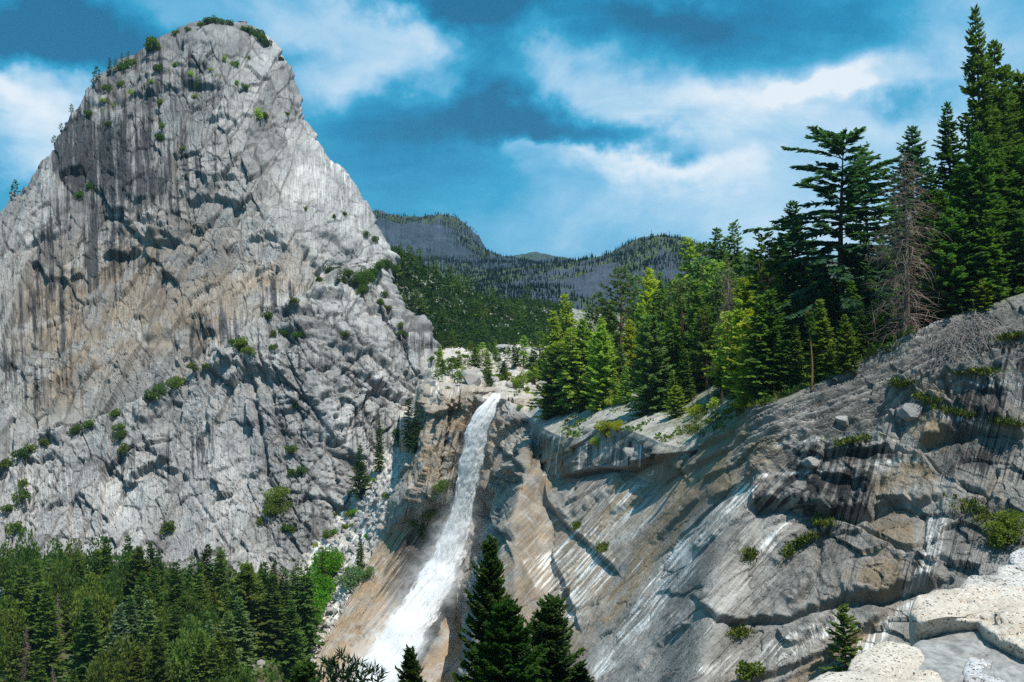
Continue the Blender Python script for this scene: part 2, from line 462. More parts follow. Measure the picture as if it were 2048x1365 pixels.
LEDGE = [(-160, 985), (0, 936), (52, 912), (140, 868), (184, 852), (240, 820), (292, 804), (352, 772), (400, 744), (468, 708), (516, 660), (568, 632), (624, 588), (660, 545), (720, 520), (800, 500)]
sdl, _ = polydist(px + wx, py + wy, LEDGE)
low = sstep(sdl, -4, 22)
right = sstep(px + 0.35 * (py - 300), 520, 640)
f1a, f1ae = facets(p2, 44, 11, 0.10, 0.30, aspect=2.0, angle=R(22))
f1b, f1be = facets(p2, 40, 12, 0.10, 0.34, aspect=1.7, angle=R(-32))
f2a, f2ae = facets(p2, 17, 21, 0.16, 0.42, aspect=1.9, angle=R(16))
f2b, f2be = facets(p2, 15, 22, 0.20, 0.42, aspect=1.3, angle=R(-38), warp=0.6)
f3, f3e = facets(p2, 7.0, 31, 0.20, 0.55, aspect=1.4, angle=R(10), warp=0.6)
f3b, f3be = facets(p2, 7.0, 32, 0.22, 0.5, aspect=1.0, angle=R(-40), warp=0.7)
f5a, f5ae = facets(p2, 26, 45, 0.10, 0.06, aspect=6, angle=R(24), warp=0.5)
f5b, f5be = facets(p2, 20, 46, 0.16, 0.10, aspect=5, angle=R(-36), warp=0.5)
f4, f4e = facets(p2, 3.0, 41, 0.22, 0.55, aspect=1.3, angle=R(-10), warp=0.6)
tones = [LASTR[i] for i in range(len(LASTR))]; LASTR.clear()
rlow = low * sstep(px, 480, 620)
D = 3.0 * fbm(P0, 1 / 70., 4, 3) + ((1 - rlow) * f1a + rlow * f1b) * (1 - 0.7 * right * sstep(py, 420, 320)) + (1 - rlow) * f5a * (1 - 0.6 * right) + rlow * f5b
D += (1 - rlow) * 1.6 * f2a * (1 - 0.55 * right * (1 - low)) + rlow * f2b * 1.1
rough = sstep(fbm(p2, 1 / 40., 3, 77), -0.25, 0.35)
D += (1 - rlow) * 1.4 * f3 * (0.25 + 0.75 * rough) * (1 - 0.35 * right * (1 - low)) + rlow * f3b * (0.5 + 0.6 * rough)
D += f4 * (0.22 + 0.45 * rough)
ck = 0.35 + 0.65 * sstep(fbm(p2, 1 / 22., 3, 79), -0.25, 0.2)
GR = 1.0 * groove(f1ae, 0.013) * (1 - rlow) * (0.25 + 0.75 * ck) * (1 - 0.5 * right) + 1.0 * groove(f1be, 0.015) * rlow + 0.8 * groove(f5ae, 0.03) * (1 - rlow) * (1 - 0.6 * right) * (0.3 + 0.7 * ck) + 1.0 * groove(f5be, 0.04) * rlow + 0.9 * groove(f2ae, 0.035) * ck * (1 - rlow) * (1 - 0.5 * right) + 1.5 * groove(f2be, 0.05) * rlow * (0.4 + 0.6 * ck) + 0.55 * groove(f3be, 0.07) * rlow + 0.45 * groove(f3e, 0.06) * ck * (1 - rlow)
D -= 2.0 * GR
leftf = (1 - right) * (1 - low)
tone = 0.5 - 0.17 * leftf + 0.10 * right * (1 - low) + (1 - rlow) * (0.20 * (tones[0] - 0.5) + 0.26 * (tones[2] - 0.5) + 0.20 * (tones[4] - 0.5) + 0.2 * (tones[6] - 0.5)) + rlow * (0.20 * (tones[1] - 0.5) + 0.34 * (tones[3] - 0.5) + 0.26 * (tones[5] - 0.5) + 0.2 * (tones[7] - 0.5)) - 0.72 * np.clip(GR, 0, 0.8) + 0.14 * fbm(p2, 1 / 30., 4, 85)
q = np.stack([px * 0.40 / 5.0 + py * 0.02, py * 0.40 / 60.0], -1)
D += 0.7 * fbm(q, 1.0, 3, 51, ridged=True) * (1 - low)
D += 14 * low
dome_lines = [
    ('below', 5.0, 60, LEDGE),
    ('crack', 7.0, 5, [(480, 700), (496, 724), (516, 788), (528, 852), (536, 920), (544, 972), (556, 1000)]), ('below', 3.5, 22, [(498, 720), (520, 790), (532, 852), (540, 920), (548, 972)][::-1]),
    ('crack', 4.5, 3.5, [(528, 724), (548, 788), (560, 848), (576, 900), (578, 972)]),
    ('crack', 4.0, 4, [(440, 770), (420, 840), (425, 900), (410, 960)]), ('crack', 3, 3, [(345, 800), (345, 900), (380, 980), (430, 1060), (470, 1125)]),
    ('above', 7.0, 34, [(284, 974), (304, 958), (326, 950), (344, 946)]), ('above', 6, 28, [(290, 884), (312, 858), (346, 818)]), ('above', 5.0, 30, [(348, 960), (372, 962), (384, 976)]),
    ('above', 4.0, 30, [(450, 960), (480, 944), (496, 930)]), ('above', 5, 26, [(498, 968), (520, 974), (540, 958)]), ('above', 5.0, 30, [(440, 762), (470, 752), (500, 764)]),
    ('crack', 3.0, 3, [(61, 1030), (89, 982), (106, 955), (126, 936), (140, 951)]), ('above', 3.0, 40, [(61, 1030), (89, 982), (106, 955), (126, 936), (140, 951)]),
    ('crack', 3, 3, [(160, 965), (185, 945), (200, 948)]), ('crack', 2.5, 3, [(62, 1050), (100, 1030), (118, 1026)]),
    ('above', 4.5, 26, [(560, 836), (580, 842), (596, 832)]), ('above', 5, 24, [(556, 776), (580, 770)]), ('above', 5.0, 32, [(580, 690), (640, 700), (690, 735), (735, 732)]),
    ('above', 7.0, 34, [(730, 648), (756, 640), (778, 656)]), ('above', 8.0, 40, [(800, 668), (830, 690), (862, 720), (876, 712)]), ('above', 5, 26, [(700, 770), (730, 790), (770, 800), (810, 820)]),
    ('above', 6.0, 44, [(676, 900), (690, 858), (716, 816), (752, 790)]), ('crack', 3.5, 4, [(676, 900), (690, 858), (716, 816), (752, 790)]),
    ('above', 5.0, 34, [(620, 846), (650, 812), (690, 790)]), ('above', 4, 24, [(740, 745), (780, 760), (815, 790), (840, 800)]), ('above', 5, 30, [(600, 620), (650, 622), (700, 640)]),
    # upper dome: overhanging flakes and the slanting ribs low on its left
    ('above', 8.0, 40, [(255, 470), (272, 452), (286, 478), (320, 492), (346, 486)]), ('above', 9.0, 34, [(310, 488), (330, 470), (354, 484)]), ('above', 7.0, 40, [(216, 512), (250, 508), (282, 500)]),
    ('above', 5.0, 26, [(268, 430), (282, 412), (300, 404)]), ('above', 6.0, 40, [(378, 415), (400, 405), (440, 396), (480, 412)]), ('above', 5, 36, [(430, 378), (446, 350), (470, 352)]),
    ('above', 6.0, 36, [(60, 500), (100, 476), (130, 460)]), ('above', 5.5, 34, [(80, 590), (110, 560), (140, 545)]), ('above', 5, 30, [(96, 628), (120, 606), (150, 586)]),
    
    ('crack', 4, 5, [(150, 610), (140, 660), (126, 720), (110, 790)]), ('crack', 5, 5, [(215, 600), (190, 680), (150, 790), (110, 860)]), 
    ('crack', 4, 5, [(230, 540), (215, 600), (195, 660)]), ('crack', 4, 4, [(180, 400), (150, 470), (140, 560)]), ('above', 6, 30, [(505, 560), (530, 545), (560, 540)]), ('crack', 5, 5, [(530, 600), (548, 545), (560, 500)]),
    ('crack', 5, 5, [(585, 590), (605, 540), (620, 505)]), ('above', 6, 34, [(510, 480), (540, 470), (570, 490)]), ('above', 6, 34, [(640, 470), (668, 480), (690, 505)]), ('crack', 4, 4, [(600, 620), (632, 560), (655, 525)]),
    ('crack', 3.5, 4, [(436, 130), (460, 180), (490, 250), (520, 300)]), ('above', 3.5, 24, [(430, 236), (450, 232), (476, 246)]), ('above', 3.5, 20, [(420, 240), (470, 226)]),
    ('above', 4.5, 36, [(200, 215), (250, 190), (310, 184), (380, 172), (440, 168)]), ('above', 4.5, 30, [(316, 190), (360, 184), (392, 170)]), ('crack', 4, 4, [(316, 180), (318, 230), (322, 290)]),
    ('above', 3.5, 30, [(180, 235), (215, 212), (260, 170), (330, 140), (400, 130)]), ('above', 3, 26, [(420, 90), (400, 84), (340, 110)][::-1]), ('crack', 3, 3, [(570, 222), (600, 230), (618, 240)]), ('crack', 3, 4, [(640, 300), (655, 330), (700, 420)]),
    ('above', 5, 30, [(596, 480), (640, 540), (700, 530)]), ('crack', 4.0, 4, [(500, 430), (520, 400), (530, 340)]),
]
D += 0.85 * soften(relief(px, py, dome_lines, wx * 0.6, wy * 0.6), 1)
for qx_, qy_, qr_ in ((310, 674, 36), (130, 846, 34)):
    mk_ = np.clip(1.6 * blob(px, py, qx_, qy_, qr_, qr_), 0, 1); D = D * (1 - mk_) + soften(D, 14) * mk_
edge = np.minimum(sstep(tx, 0.2, 1.0), 1 - sstep(tx, 7.1, 7.8))[None, :] * np.minimum(sstep(tr, 0.3, 3.0), 1)[:, None]
topf = sstep(py, 40, 130)
P = P0 + N0 * (D * (0.25 + 0.75 * edge) * (0.35 + 0.65 * topf))[..., None]
px, py = proj(P)
wn = fbm(p2, 1 / 25., 4, 61)
up = 1 - low
tan = up * np.clip(1.15 * blob(px, py, 330, 610, 230, 120) + 0.8 * blob(px, py, 140, 640, 120, 150) + 0.5 * blob(px, py, 110, 800, 80, 110) + 0.35 * blob(px, py, 400, 380, 220, 140) + 0.55 * blob(px, py, 560, 560, 80, 60), 0, 1) * (0.8 + 0.5 * wn) + 0.10 * low
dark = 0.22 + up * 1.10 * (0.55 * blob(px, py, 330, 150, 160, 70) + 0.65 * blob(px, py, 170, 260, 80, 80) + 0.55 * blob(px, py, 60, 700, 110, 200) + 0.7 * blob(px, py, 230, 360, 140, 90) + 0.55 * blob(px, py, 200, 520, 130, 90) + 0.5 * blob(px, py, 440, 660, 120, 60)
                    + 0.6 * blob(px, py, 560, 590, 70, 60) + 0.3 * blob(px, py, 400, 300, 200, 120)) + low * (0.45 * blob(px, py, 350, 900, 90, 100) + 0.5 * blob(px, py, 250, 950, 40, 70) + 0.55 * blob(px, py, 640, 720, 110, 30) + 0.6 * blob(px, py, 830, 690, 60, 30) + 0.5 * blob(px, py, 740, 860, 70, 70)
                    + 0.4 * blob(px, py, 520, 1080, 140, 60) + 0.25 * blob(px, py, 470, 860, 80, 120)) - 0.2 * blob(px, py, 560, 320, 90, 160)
dark = dark * (0.85 + 0.7 * wn)  # stain streaks, plus shade of the recesses put into the colour
pale = 0.10 + 0.45 * right * up * sstep(py, 620, 420) + 0.4 * blob(px, py, 100, 980, 200, 80) + 0.2 * blob(px, py, 460, 980, 160, 120) + 0.08 * low
moss = np.exp(-(sdl / 9.0) ** 2) * sstep(fbm(p2, 1 / 10., 3, 71), 0.0, 0.3) * (px < 700)
moss += 0.9 * (np.exp(-(polydist(px, py, [(180, 235), (215, 212), (260, 192), (330, 150), (400, 140), (440, 150)])[0] / 8) ** 2)) * sstep(fbm(p2, 1 / 7., 3, 73), 0.0, 0.3)
su, sv = flow(px + wx * 0.3, py, 0.04, 1.0)
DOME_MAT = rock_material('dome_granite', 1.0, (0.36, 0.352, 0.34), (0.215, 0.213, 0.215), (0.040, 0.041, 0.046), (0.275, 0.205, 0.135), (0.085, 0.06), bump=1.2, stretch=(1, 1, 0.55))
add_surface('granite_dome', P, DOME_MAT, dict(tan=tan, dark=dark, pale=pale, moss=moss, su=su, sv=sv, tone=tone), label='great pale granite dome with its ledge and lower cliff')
print('dome', round(time.time() - T0, 1))

# ---------------------------------------------------------------- granite slope on the right with the wooded bench above it
CRX = [915, 960, 1000, 1020, 1050, 1090, 1120, 1160, 1190, 1230, 1280, 1330, 1370, 1400, 1450, 1500, 1560, 1620, 1700, 1770, 1850, 1900, 1960, 2048, 2200, 2350]
CRY = [830, 812, 795, 806, 828, 858, 873, 880, 862, 852, 868, 890, 898, 870, 836, 816, 802, 777, 735, 696, 655, 630, 615, 588, 530, 490]
YCX = [915, 960, 1000, 1050, 1090, 1150, 1250, 1350, 1400, 1500, 1600, 1700, 1850, 2048, 2200, 2350]
YCV = [566, 560, 547, 508, 450, 388, 338, 300, 280, 236, 226, 222, 217, 214, 208, 202]
YOLD = [566, 560, 547, 505, 475, 432, 385, 335, 310, 260, 222, 190, 150, 110, 92, 80]
def far_scale(x):
    return float(np.interp(x, YCX, np.array(YCV) / np.array(YOLD)))
def crest(x):
    return np.interp(x, CRX, CRY)
def crestY(x):
    return np.exp(np.interp(x, YCX, np.log(YCV)))
NX, NF, NP = 840, 430, 56
cx = np.linspace(915, 2350, NX)
k5 = np.ones(15) / 15
cys = np.convolve(np.pad(crest(cx), 7, mode='edge'), k5, 'valid')
cyy = crestY(cx)
k61 = np.hanning(103)[1:-1]; k61 /= k61.sum()
cyy = np.convolve(np.pad(np.log(cyy), 50, mode='reflect', reflect_type='odd'), k61, 'valid'); cyy = np.exp(cyy)
cyy = np.where(cx < 1010, np.convolve(np.pad(crestY(cx), 7, mode='edge'), k5, 'valid'), cyy) if False else cyy
v = np.linspace(0, 1, NF) ** 1.05
px = np.broadcast_to(cx, (NF, NX)).copy()
py = cys[None] + (1500 - cys[None]) * v[:, None]
txx = (px - CX) / FPX
kk, kc = (py - 740) / FPX, (cys[None] - 740) / FPX
w = sstep(px - (1030 - 0.30 * (py - 930)), -28, 28)
yw = np.interp(px, [915, 960, 1000, 1040, 1100], [566, 560, 547, 532, 515])
Yw = yw * (-0.25 * txx - 0.85 - 0.42 * kc) / (-0.25 * txx - 0.85 - 0.42 * kk)        # wall beside the fall
# the slab itself is one tilted sheet                                             # the slab itself, one tilted sheet
cl_ = sstep(cx, 1025, 1110) * sstep(cx, 1450, 1300)
hband = (88.0 * cl_)[None]
Yc_ = 75.0 / (0.64 * txx + 0.10 + 0.76 * kc)
kb = (cys[None] + hband - 740) / FPX
K2 = Yc_ * (0.64 * txx + 0.10 + 0.76 * kb)
Yp = np.where(py < cys[None] + hband, Yc_ - 2.0 * cl_[None] * np.clip((py - cys[None]) / np.maximum(hband, 1.0), 0, 1), K2 / (0.64 * txx + 0.10 + 0.76 * kk) - 2.0 * cl_[None])
Yq = 157.0 / (0.45 * txx + 0.55 + 0.70 * kk)                                            # the banded face on the right, turned more to the viewpoint
wq = sstep(px - (1490 - 0.15 * (py - 840)), -75, 75)
Yp = np.exp((1 - wq) * np.log(np.clip(Yp, 30, 900)) + wq * np.log(Yq))
Yf = np.exp((1 - w) * np.log(Yw) + w * np.log(np.clip(Yp, 30, 900)))
Yf += 10 * np.exp(-((px - 950) / 26) ** 2) * sstep(py, 800, 880)
face = at(px, py, Yf)
BKX, BKY, BKD = [915, 1000, 1050, 1150, 1300, 1500, 1700, 1900, 2100, 2350], [738, 734, 730, 712, 690, 664, 620, 560, 520, 480], [760, 760, 720, 680, 600, 520, 450, 400, 370, 350]
back = at(cx, np.interp(cx, BKX, BKY), np.interp(cx, BKX, BKD))
front = face[0]
s = np.linspace(1, 0, NP + 1)[:-1]
plat = front[None] + (back - front)[None] * (s ** 1.5)[:, None, None]
far = back.copy(); far[:, 1] += 260; far[:, 2] -= 30
P0 = np.concatenate([far[None], plat, face], 0)
px, py = proj(P0)
vv = np.concatenate([[-1.1], -s, v])[:, None] * np.ones((1, NX))
isface = sstep(vv, -0.02, 0.03)
N0 = grid_normals(P0)
for _ in range(3):
    N0[1:-1] = (N0[:-2] + 2 * N0[1:-1] + N0[2:]) / 4
N0 /= np.linalg.norm(N0, axis=-1, keepdims=True)
Yb = np.clip(P0[..., 1], 60, 700)
lp = np.log(Yb / 100.0)
p2 = np.stack([px, py], -1)                                 # features keep about the same apparent size; amplitudes follow distance
m1 = Yb / FPX                                              # metres per pixel
wx, wy = 10 * fbm(p2, 1 / 60., 4, 105), 8 * fbm(p2, 1 / 50., 4, 109)
rightm = sstep(px - 0.45 * (py - 900), 1480, 1640)
cgv = crest(px)
leftb = sstep(px - (1030 - 0.30 * (py - 930)), 26, -10)           # broken buttress beside the fall
LASTR.clear()
l1, e1 = facets(p2, 50, 111, 0.17, 0.10, aspect=5, angle=R(46), warp=0.45)
l2, e2 = facets(p2, 18, 121, 0.22, 0.12, aspect=6, angle=R(44), warp=0.5)
l3, e3 = facets(p2, 7, 131, 0.24, 0.16, aspect=6, angle=R(45), warp=0.5)
r1, h1 = facets(p2, 100, 112, 0.24, 0.16, aspect=0.42, angle=R(6), warp=0.4)
r2, h2 = facets(p2, 40, 122, 0.26, 0.22, aspect=0.6, angle=R(10), warp=0.45)
r3, h3 = facets(p2, 13, 132, 0.22, 0.30, aspect=0.8, angle=R(20), warp=0.5)
k1, i1 = facets(p2, 30, 151, 0.34, 0.45, aspect=3.2, angle=R(-16), warp=0.5)
k2, i2 = facets(p2, 11, 152, 0.40, 0.6, aspect=2.2, angle=R(-24), warp=0.5)
rt = list(LASTR); LASTR.clear()
bl2 = sstep(fbm(p2, 1 / 70., 3, 171), -0.2, 0.3)
mid = (1 - rightm) * (1 - leftb)
rg_ = rightm * (1 - leftb)
strw = sstep(px, 1440, 1540) * sstep(py, cgv - 4, cgv + 8) * (1 - sstep(py + 0.42 * (px - 1500), 925, 985)) * (1 - 0.6 * sstep(px, 1900, 1960))
mid, rg_ = mid * (1 - 0.75 * strw), rg_ * (1 - 0.75 * strw)
D = m1 * (7 * fbm(p2, 1 / 120., 3, 103) + mid * (0.9 * l1 + 0.55 * l2 * (0.3 + 0.9 * bl2) + 0.5 * l3 * (0.2 + 0.9 * bl2)) + rg_ * (0.9 * r1 + r2 * 0.32 + 0.16 * r3) + leftb * (1.5 * k1 + 1.0 * k2))
GR = mid * (0.7 * groove(e1, 0.022) + 0.6 * groove(e2, 0.03) * bl2) + rg_ * (0.9 * groove(h1, 0.016) + 0.35 * groove(h2, 0.02)) + leftb * (0.8 * groove(i1, 0.03) + 0.6 * groove(i2, 0.04))
D -= m1 * 4.0 * GR
q = np.stack([flow(px + wx * 0.4, py, -0.66, 0.75)[0] / 9.0, flow(px, py, -0.66, 0.75)[1] / 140.0], -1)
D += m1 * 0.8 * fbm(q, 1.0, 4, 161, ridged=True) * (1 - rightm)
# thin dipping sheets under the wood
cg = crest(px)
c0 = px * 0.40 + py * 0.915 + 7 * fbm(np.stack([px / 90, py / 26], -1), 1, 3, 181)
saw = lambda t: 1 - (t - np.floor(t))
amp = 0.6 + 0.6 * fbm(np.stack([px / 60, c0 / 12], -1), 1, 3, 183)
D += strw * m1 * amp * (11.0 * saw(c0 / 13.0) + 24.0 * saw(c0 / 34.0 + 0.3) + 4.0 * saw(c0 / 6.5 + 0.6))
slope_lines = [
    ('above', 13, 46, [(1030, 922), (1044, 937), (1089, 999), (1137, 1053), (1190, 1101), (1232, 1143)]), ('crack', 6, 4, [(1034, 926), (1089, 1000), (1137, 1055), (1190, 1103), (1232, 1143)]),
    ('above', 9, 40, [(1106, 1105), (1120, 1140), (1133, 1165), (1151, 1212), (1162, 1256)]),
    ('above', 22, 40, [(1148, 951), (1208, 940), (1270, 937), (1297, 924), (1334, 913)]), ('crack', 8, 4, [(1148, 953), (1208, 942), (1270, 939), (1300, 924)]),
    ('above', 14, 50, [(1030, 948), (1075, 985), (1092, 1000)]), ('crack', 12, 6, [(1072, 880), (1066, 920), (1062, 940)]), ('crack', 10, 6, [(1088, 900), (1082, 930), (1080, 950)]), ('crack', 8, 4, [(1146, 880), (1149, 950)]), ('crack', 9, 5, [(1290, 890), (1294, 925)]),
    ('above', 10, 40, [(1140, 1040), (1200, 1000), (1250, 965)]), ('above', 9, 26, [(1235, 1030), (1262, 1012), (1290, 1000)]), ('above', 8, 30, [(1330, 912), (1362, 940), (1380, 965)]),
    ('below', 12, 30, [(1677, 1037), (1726, 1063), (1768, 1086), (1817, 1109), (1856, 1116), (1879, 1125)]), ('crack', 10, 4, [(1661, 1030), (1726, 1059), (1768, 1082), (1817, 1106), (1856, 1113), (1900, 1128)]),
    ('above', 26, 46, [(1700, 1206), (1706, 1204), (1758, 1200), (1791, 1190), (1850, 1174), (1869, 1161)]), ('crack', 16, 5, [(1640, 1216), (1706, 1206), (1758, 1202), (1791, 1192), (1850, 1176), (1900, 1156)]),
    ('above', 16, 40, [(1400, 1213), (1433, 1233), (1465, 1246), (1524, 1239), (1582, 1239), (1622, 1220), (1677, 1204)]), ('crack', 8, 4, [(1380, 1195), (1433, 1235), (1465, 1248), (1524, 1241), (1582, 1241), (1622, 1222)]),
    ('crack', 14, 7, [(1636, 1085), (1632, 1120), (1625, 1150), (1606, 1200)]), ('above', 12, 40, [(1560, 1130), (1590, 1090), (1640, 1072), (1672, 1062)]), ('above', 14, 36, [(1590, 1210), (1625, 1160), (1636, 1120)]),
    ('above', 30, 70, [(1514, 1018), (1563, 1018), (1615, 1027), (1661, 1037), (1713, 1034), (1739, 1024), (1742, 1001), (1755, 969)]), ('crack', 12, 5, [(1520, 1022), (1563, 1020), (1615, 1029), (1661, 1039), (1713, 1036), (1739, 1027), (1800, 1005)]),
    ('below', 14, 24, [(1500, 962), (1555, 940), (1626, 944), (1709, 931), (1771, 921), (1816, 921), (1851, 921), (1880, 956), (1916, 973)]), ('crack', 8, 4, [(1771, 917), (1851, 919), (1880, 954), (1916, 973), (1990, 1000)]),
    ('below', 14, 20, [(1520, 905), (1542, 892), (1606, 885), (1674, 873), (1722, 874), (1771, 882), (1796, 898), (1845, 911)]), ('above', 12, 26, [(1658, 919), (1722, 914), (1780, 911)]), ('below', 9, 14, [(1658, 905), (1722, 901), (1780, 898)]),
    ('below', 9, 16, [(1600, 860), (1660, 848), (1740, 846), (1800, 838)]), ('crack', 10, 4, [(1655, 905), (1657, 935)]), ('crack', 8, 4, [(1795, 840), (1800, 880), (1790, 920)]),
    ('below', 34, 46, [(1800, 780), (1813, 786), (1861, 818), (1909, 828), (1948, 840), (1996, 847), (2060, 865)]), ('crack', 10, 5, [(1861, 815), (1909, 825), (1948, 837), (1996, 844), (2060, 862)]),
    ('below', 26, 30, [(1851, 766), (1896, 766), (1948, 760), (1996, 750), (2060, 748)]), ('above', 12, 20, [(1909, 783), (1948, 783), (1980, 790), (2003, 796)]), ('crack', 8, 3, [(1895, 779), (1948, 779), (1980, 786), (2006, 794)]),
    ('crack', 12, 4, [(1895, 775), (1898, 815)]), ('crack', 8, 4, [(1997, 795), (2000, 845)]),
    ('below', 18, 20, [(1880, 745), (1932, 734), (1980, 721), (2012, 715), (2060, 706)]), ('below', 14, 18, [(1930, 695), (1948, 689), (1990, 682), (2022, 676), (2060, 668)]), ('below', 10, 14, [(1950, 655), (2000, 640), (2060, 622)]),
    ('above', 22, 34, [(1858, 896), (1916, 884), (1961, 868), (1990, 872), (2041, 888)]), ('crack', 10, 4, [(1858, 900), (1916, 888), (1961, 871), (1990, 875), (2060, 892)]),
    ('crack', 12, 5, [(1995, 950), (1975, 1000), (1965, 1030)]), ('above', 14, 40, [(1900, 968), (1950, 985), (1985, 1000)]), ('below', 14, 40, [(1890, 1010), (1940, 1018), (1990, 1000), (2060, 1012)]), ('crack', 7, 4, [(1820, 1000), (1850, 1040), (1846, 1100)]),
    ('above', 12, 40, [(1740, 1005), (1790, 1000), (1840, 1015), (1880, 1000)]), ('below', 9, 26, [(1556, 1258), (1600, 1240), (1690, 1215)]), ('above', 12, 26, [(1556, 1264), (1580, 1296), (1600, 1290), (1668, 1245)]), ('below', 10, 26, [(1480, 1330), (1540, 1300), (1620, 1268), (1670, 1240)]),
    ('above', 14, 30, [(1500, 1365), (1600, 1330), (1680, 1295), (1760, 1240)]), ('crack', 10, 4, [(1540, 1372), (1620, 1340), (1700, 1305)]), ('above', 8, 24, [(1280, 1340), (1330, 1280), (1370, 1250)]),
    ('above', 8, 24, [(1400, 1100), (1440, 1060), (1500, 1030)]), ('above', 7, 24, [(1310, 1090), (1350, 1050), (1400, 1000)]), ('above', 8, 30, [(1490, 1100), (1530, 1060), (1570, 1040)]), ('below', 8, 30, [(1440, 1150), (1500, 1090), (1540, 1055)]),
    ('above', 10, 26, [(1336, 912), (1400, 900), (1470, 868)]), ('above', 9, 22, [(1370, 945), (1430, 915), (1500, 880)]), ('above', 9, 22, [(1420, 960), (1470, 940), (1520, 905)]), ('above', 8, 22, [(1430, 1000), (1490, 970), (1540, 945)]),
    # buttress right of the fall
    ('crack', 14, 6, [(1000, 850), (990, 900), (985, 960), (978, 1040)]), ('above', 14, 26, [(1010, 868), (1030, 850), (1052, 842)]), ('crack', 12, 6, [(1035, 850), (1030, 890), (1036, 930)]), ('above', 16, 30, [(990, 985), (1010, 950), (1036, 940)]),
    ('above', 18, 30, [(1006, 1056), (1012, 1075), (1034, 1062)]), ('crack', 12, 7, [(962, 1010), (985, 1060), (1010, 1080)]),
]
D += soften(relief(px, py, slope_lines, wx * 0.3, wy * 0.3, 0.7, 1.15, 2.5), 1) * m1 * (1.0 + 0.35 * rightm)
edgef = sstep(vv, -0.98, -0.7)
tone = 0.5 - 0.14 * rightm * isface + 0.14 * fbm(p2, 1 / 30., 4, 87) + isface * (mid * (0.22 * (rt[0] - 0.5) + 0.24 * (rt[1] - 0.5) + 0.16 * (rt[2] - 0.5)) + rg_ * (0.26 * (rt[3] - 0.5) + 0.2 * (rt[4] - 0.5)) + leftb * (0.10 + 0.4 * (rt[6] - 0.5) + 0.3 * (rt[7] - 0.5)) - 0.32 * np.clip(GR, 0, 1)) - 0.38 * strw * (saw(c0 / 13.0) < 0.45) - 0.24 * strw * (saw(c0 / 34.0 + 0.3) < 0.3) + 0.26 * strw * (saw(c0 / 34.0 + 0.3) > 0.84) + 0.2 * strw * (saw(c0 / 13.0) > 0.8) - 0.02 * strw; LASTR.clear()  # right face and sheet undersides darkened, sheet edges lightened: light put into tone
P = P0 + N0 * (D * (0.10 + 0.90 * isface) * edgef)[..., None]
P[1:NP + 1, :, 2] += (2.2 * fbm(P0, 1 / 25., 4, 191) * np.sin(np.pi * np.clip(-vv, 0, 1)) )[1:NP + 1]
ox, oy = px, py
px, py = proj(P)
wn = fbm(p2, 1 / 45., 4, 195)
tan = 0.75 * blob(px, py, 1180, 1010, 130, 90, 40) + 0.6 * blob(px, py, 1110, 905, 50, 50) + 0.7 * blob(px, py, 1320, 960, 110, 60, -40) + 0.95 * blob(px, py, 1440, 920, 150, 80, -30) + 0.5 * blob(px, py, 1250, 1150, 160, 120, -45) + 0.9 * blob(px, py, 1810, 955, 70, 50) + 0.8 * blob(px, py, 1790, 1060, 60, 50) \
    + 0.95 * blob(px, py, 1770, 1150, 75, 50) + 0.85 * blob(px, py, 1690, 1265, 110, 26, -30) + 0.7 * blob(px, py, 1190, 1150, 60, 60) + 0.7 * blob(px, py, 1860, 850, 40, 50) + 0.6 * blob(px, py, 2020, 830, 40, 40) + 0.7 * blob(px, py, 980, 1200, 60, 170, 20) + 0.7 * blob(px, py, 1080, 960, 40, 30) + 0.8 * blob(px, py, 1620, 1340, 120, 30, -30) + 0.6 * blob(px, py, 2000, 990, 50, 60)
tan *= 0.75 + 0.5 * wn
dark = 0.30 + 0.34 * rightm + 0.45 * blob(px, py, 1250, 905, 120, 40) + 0.08 * blob(px, py, 1020, 900, 60, 110) + 0.5 * blob(px, py, 1640, 985, 160, 45) + 0.05 * strw + 0.4 * blob(px, py, 1930, 800, 140, 50) + 0.35 * blob(px, py, 1560, 1130, 150, 100) + 0.35 * blob(px, py, 1200, 1000, 50, 90, -40) + 0.3 * blob(px, py, 1120, 930, 40, 60) + 0.4 * blob(px, py, 1180, 1200, 40, 70, -20) + 0.3 * blob(px, py, 1960, 920, 90, 40) + 0.25 * blob(px, py, 1500, 940, 90, 40)  # black streaks, and cloud shade on the right put into the colour
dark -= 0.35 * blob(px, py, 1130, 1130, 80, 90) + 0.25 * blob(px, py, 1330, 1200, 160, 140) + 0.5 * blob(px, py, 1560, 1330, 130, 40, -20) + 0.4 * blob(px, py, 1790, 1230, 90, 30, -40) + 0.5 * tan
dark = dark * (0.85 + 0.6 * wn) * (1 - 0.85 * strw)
wpx, wpy = px + 0.5 * wx, py + 0.5 * wy
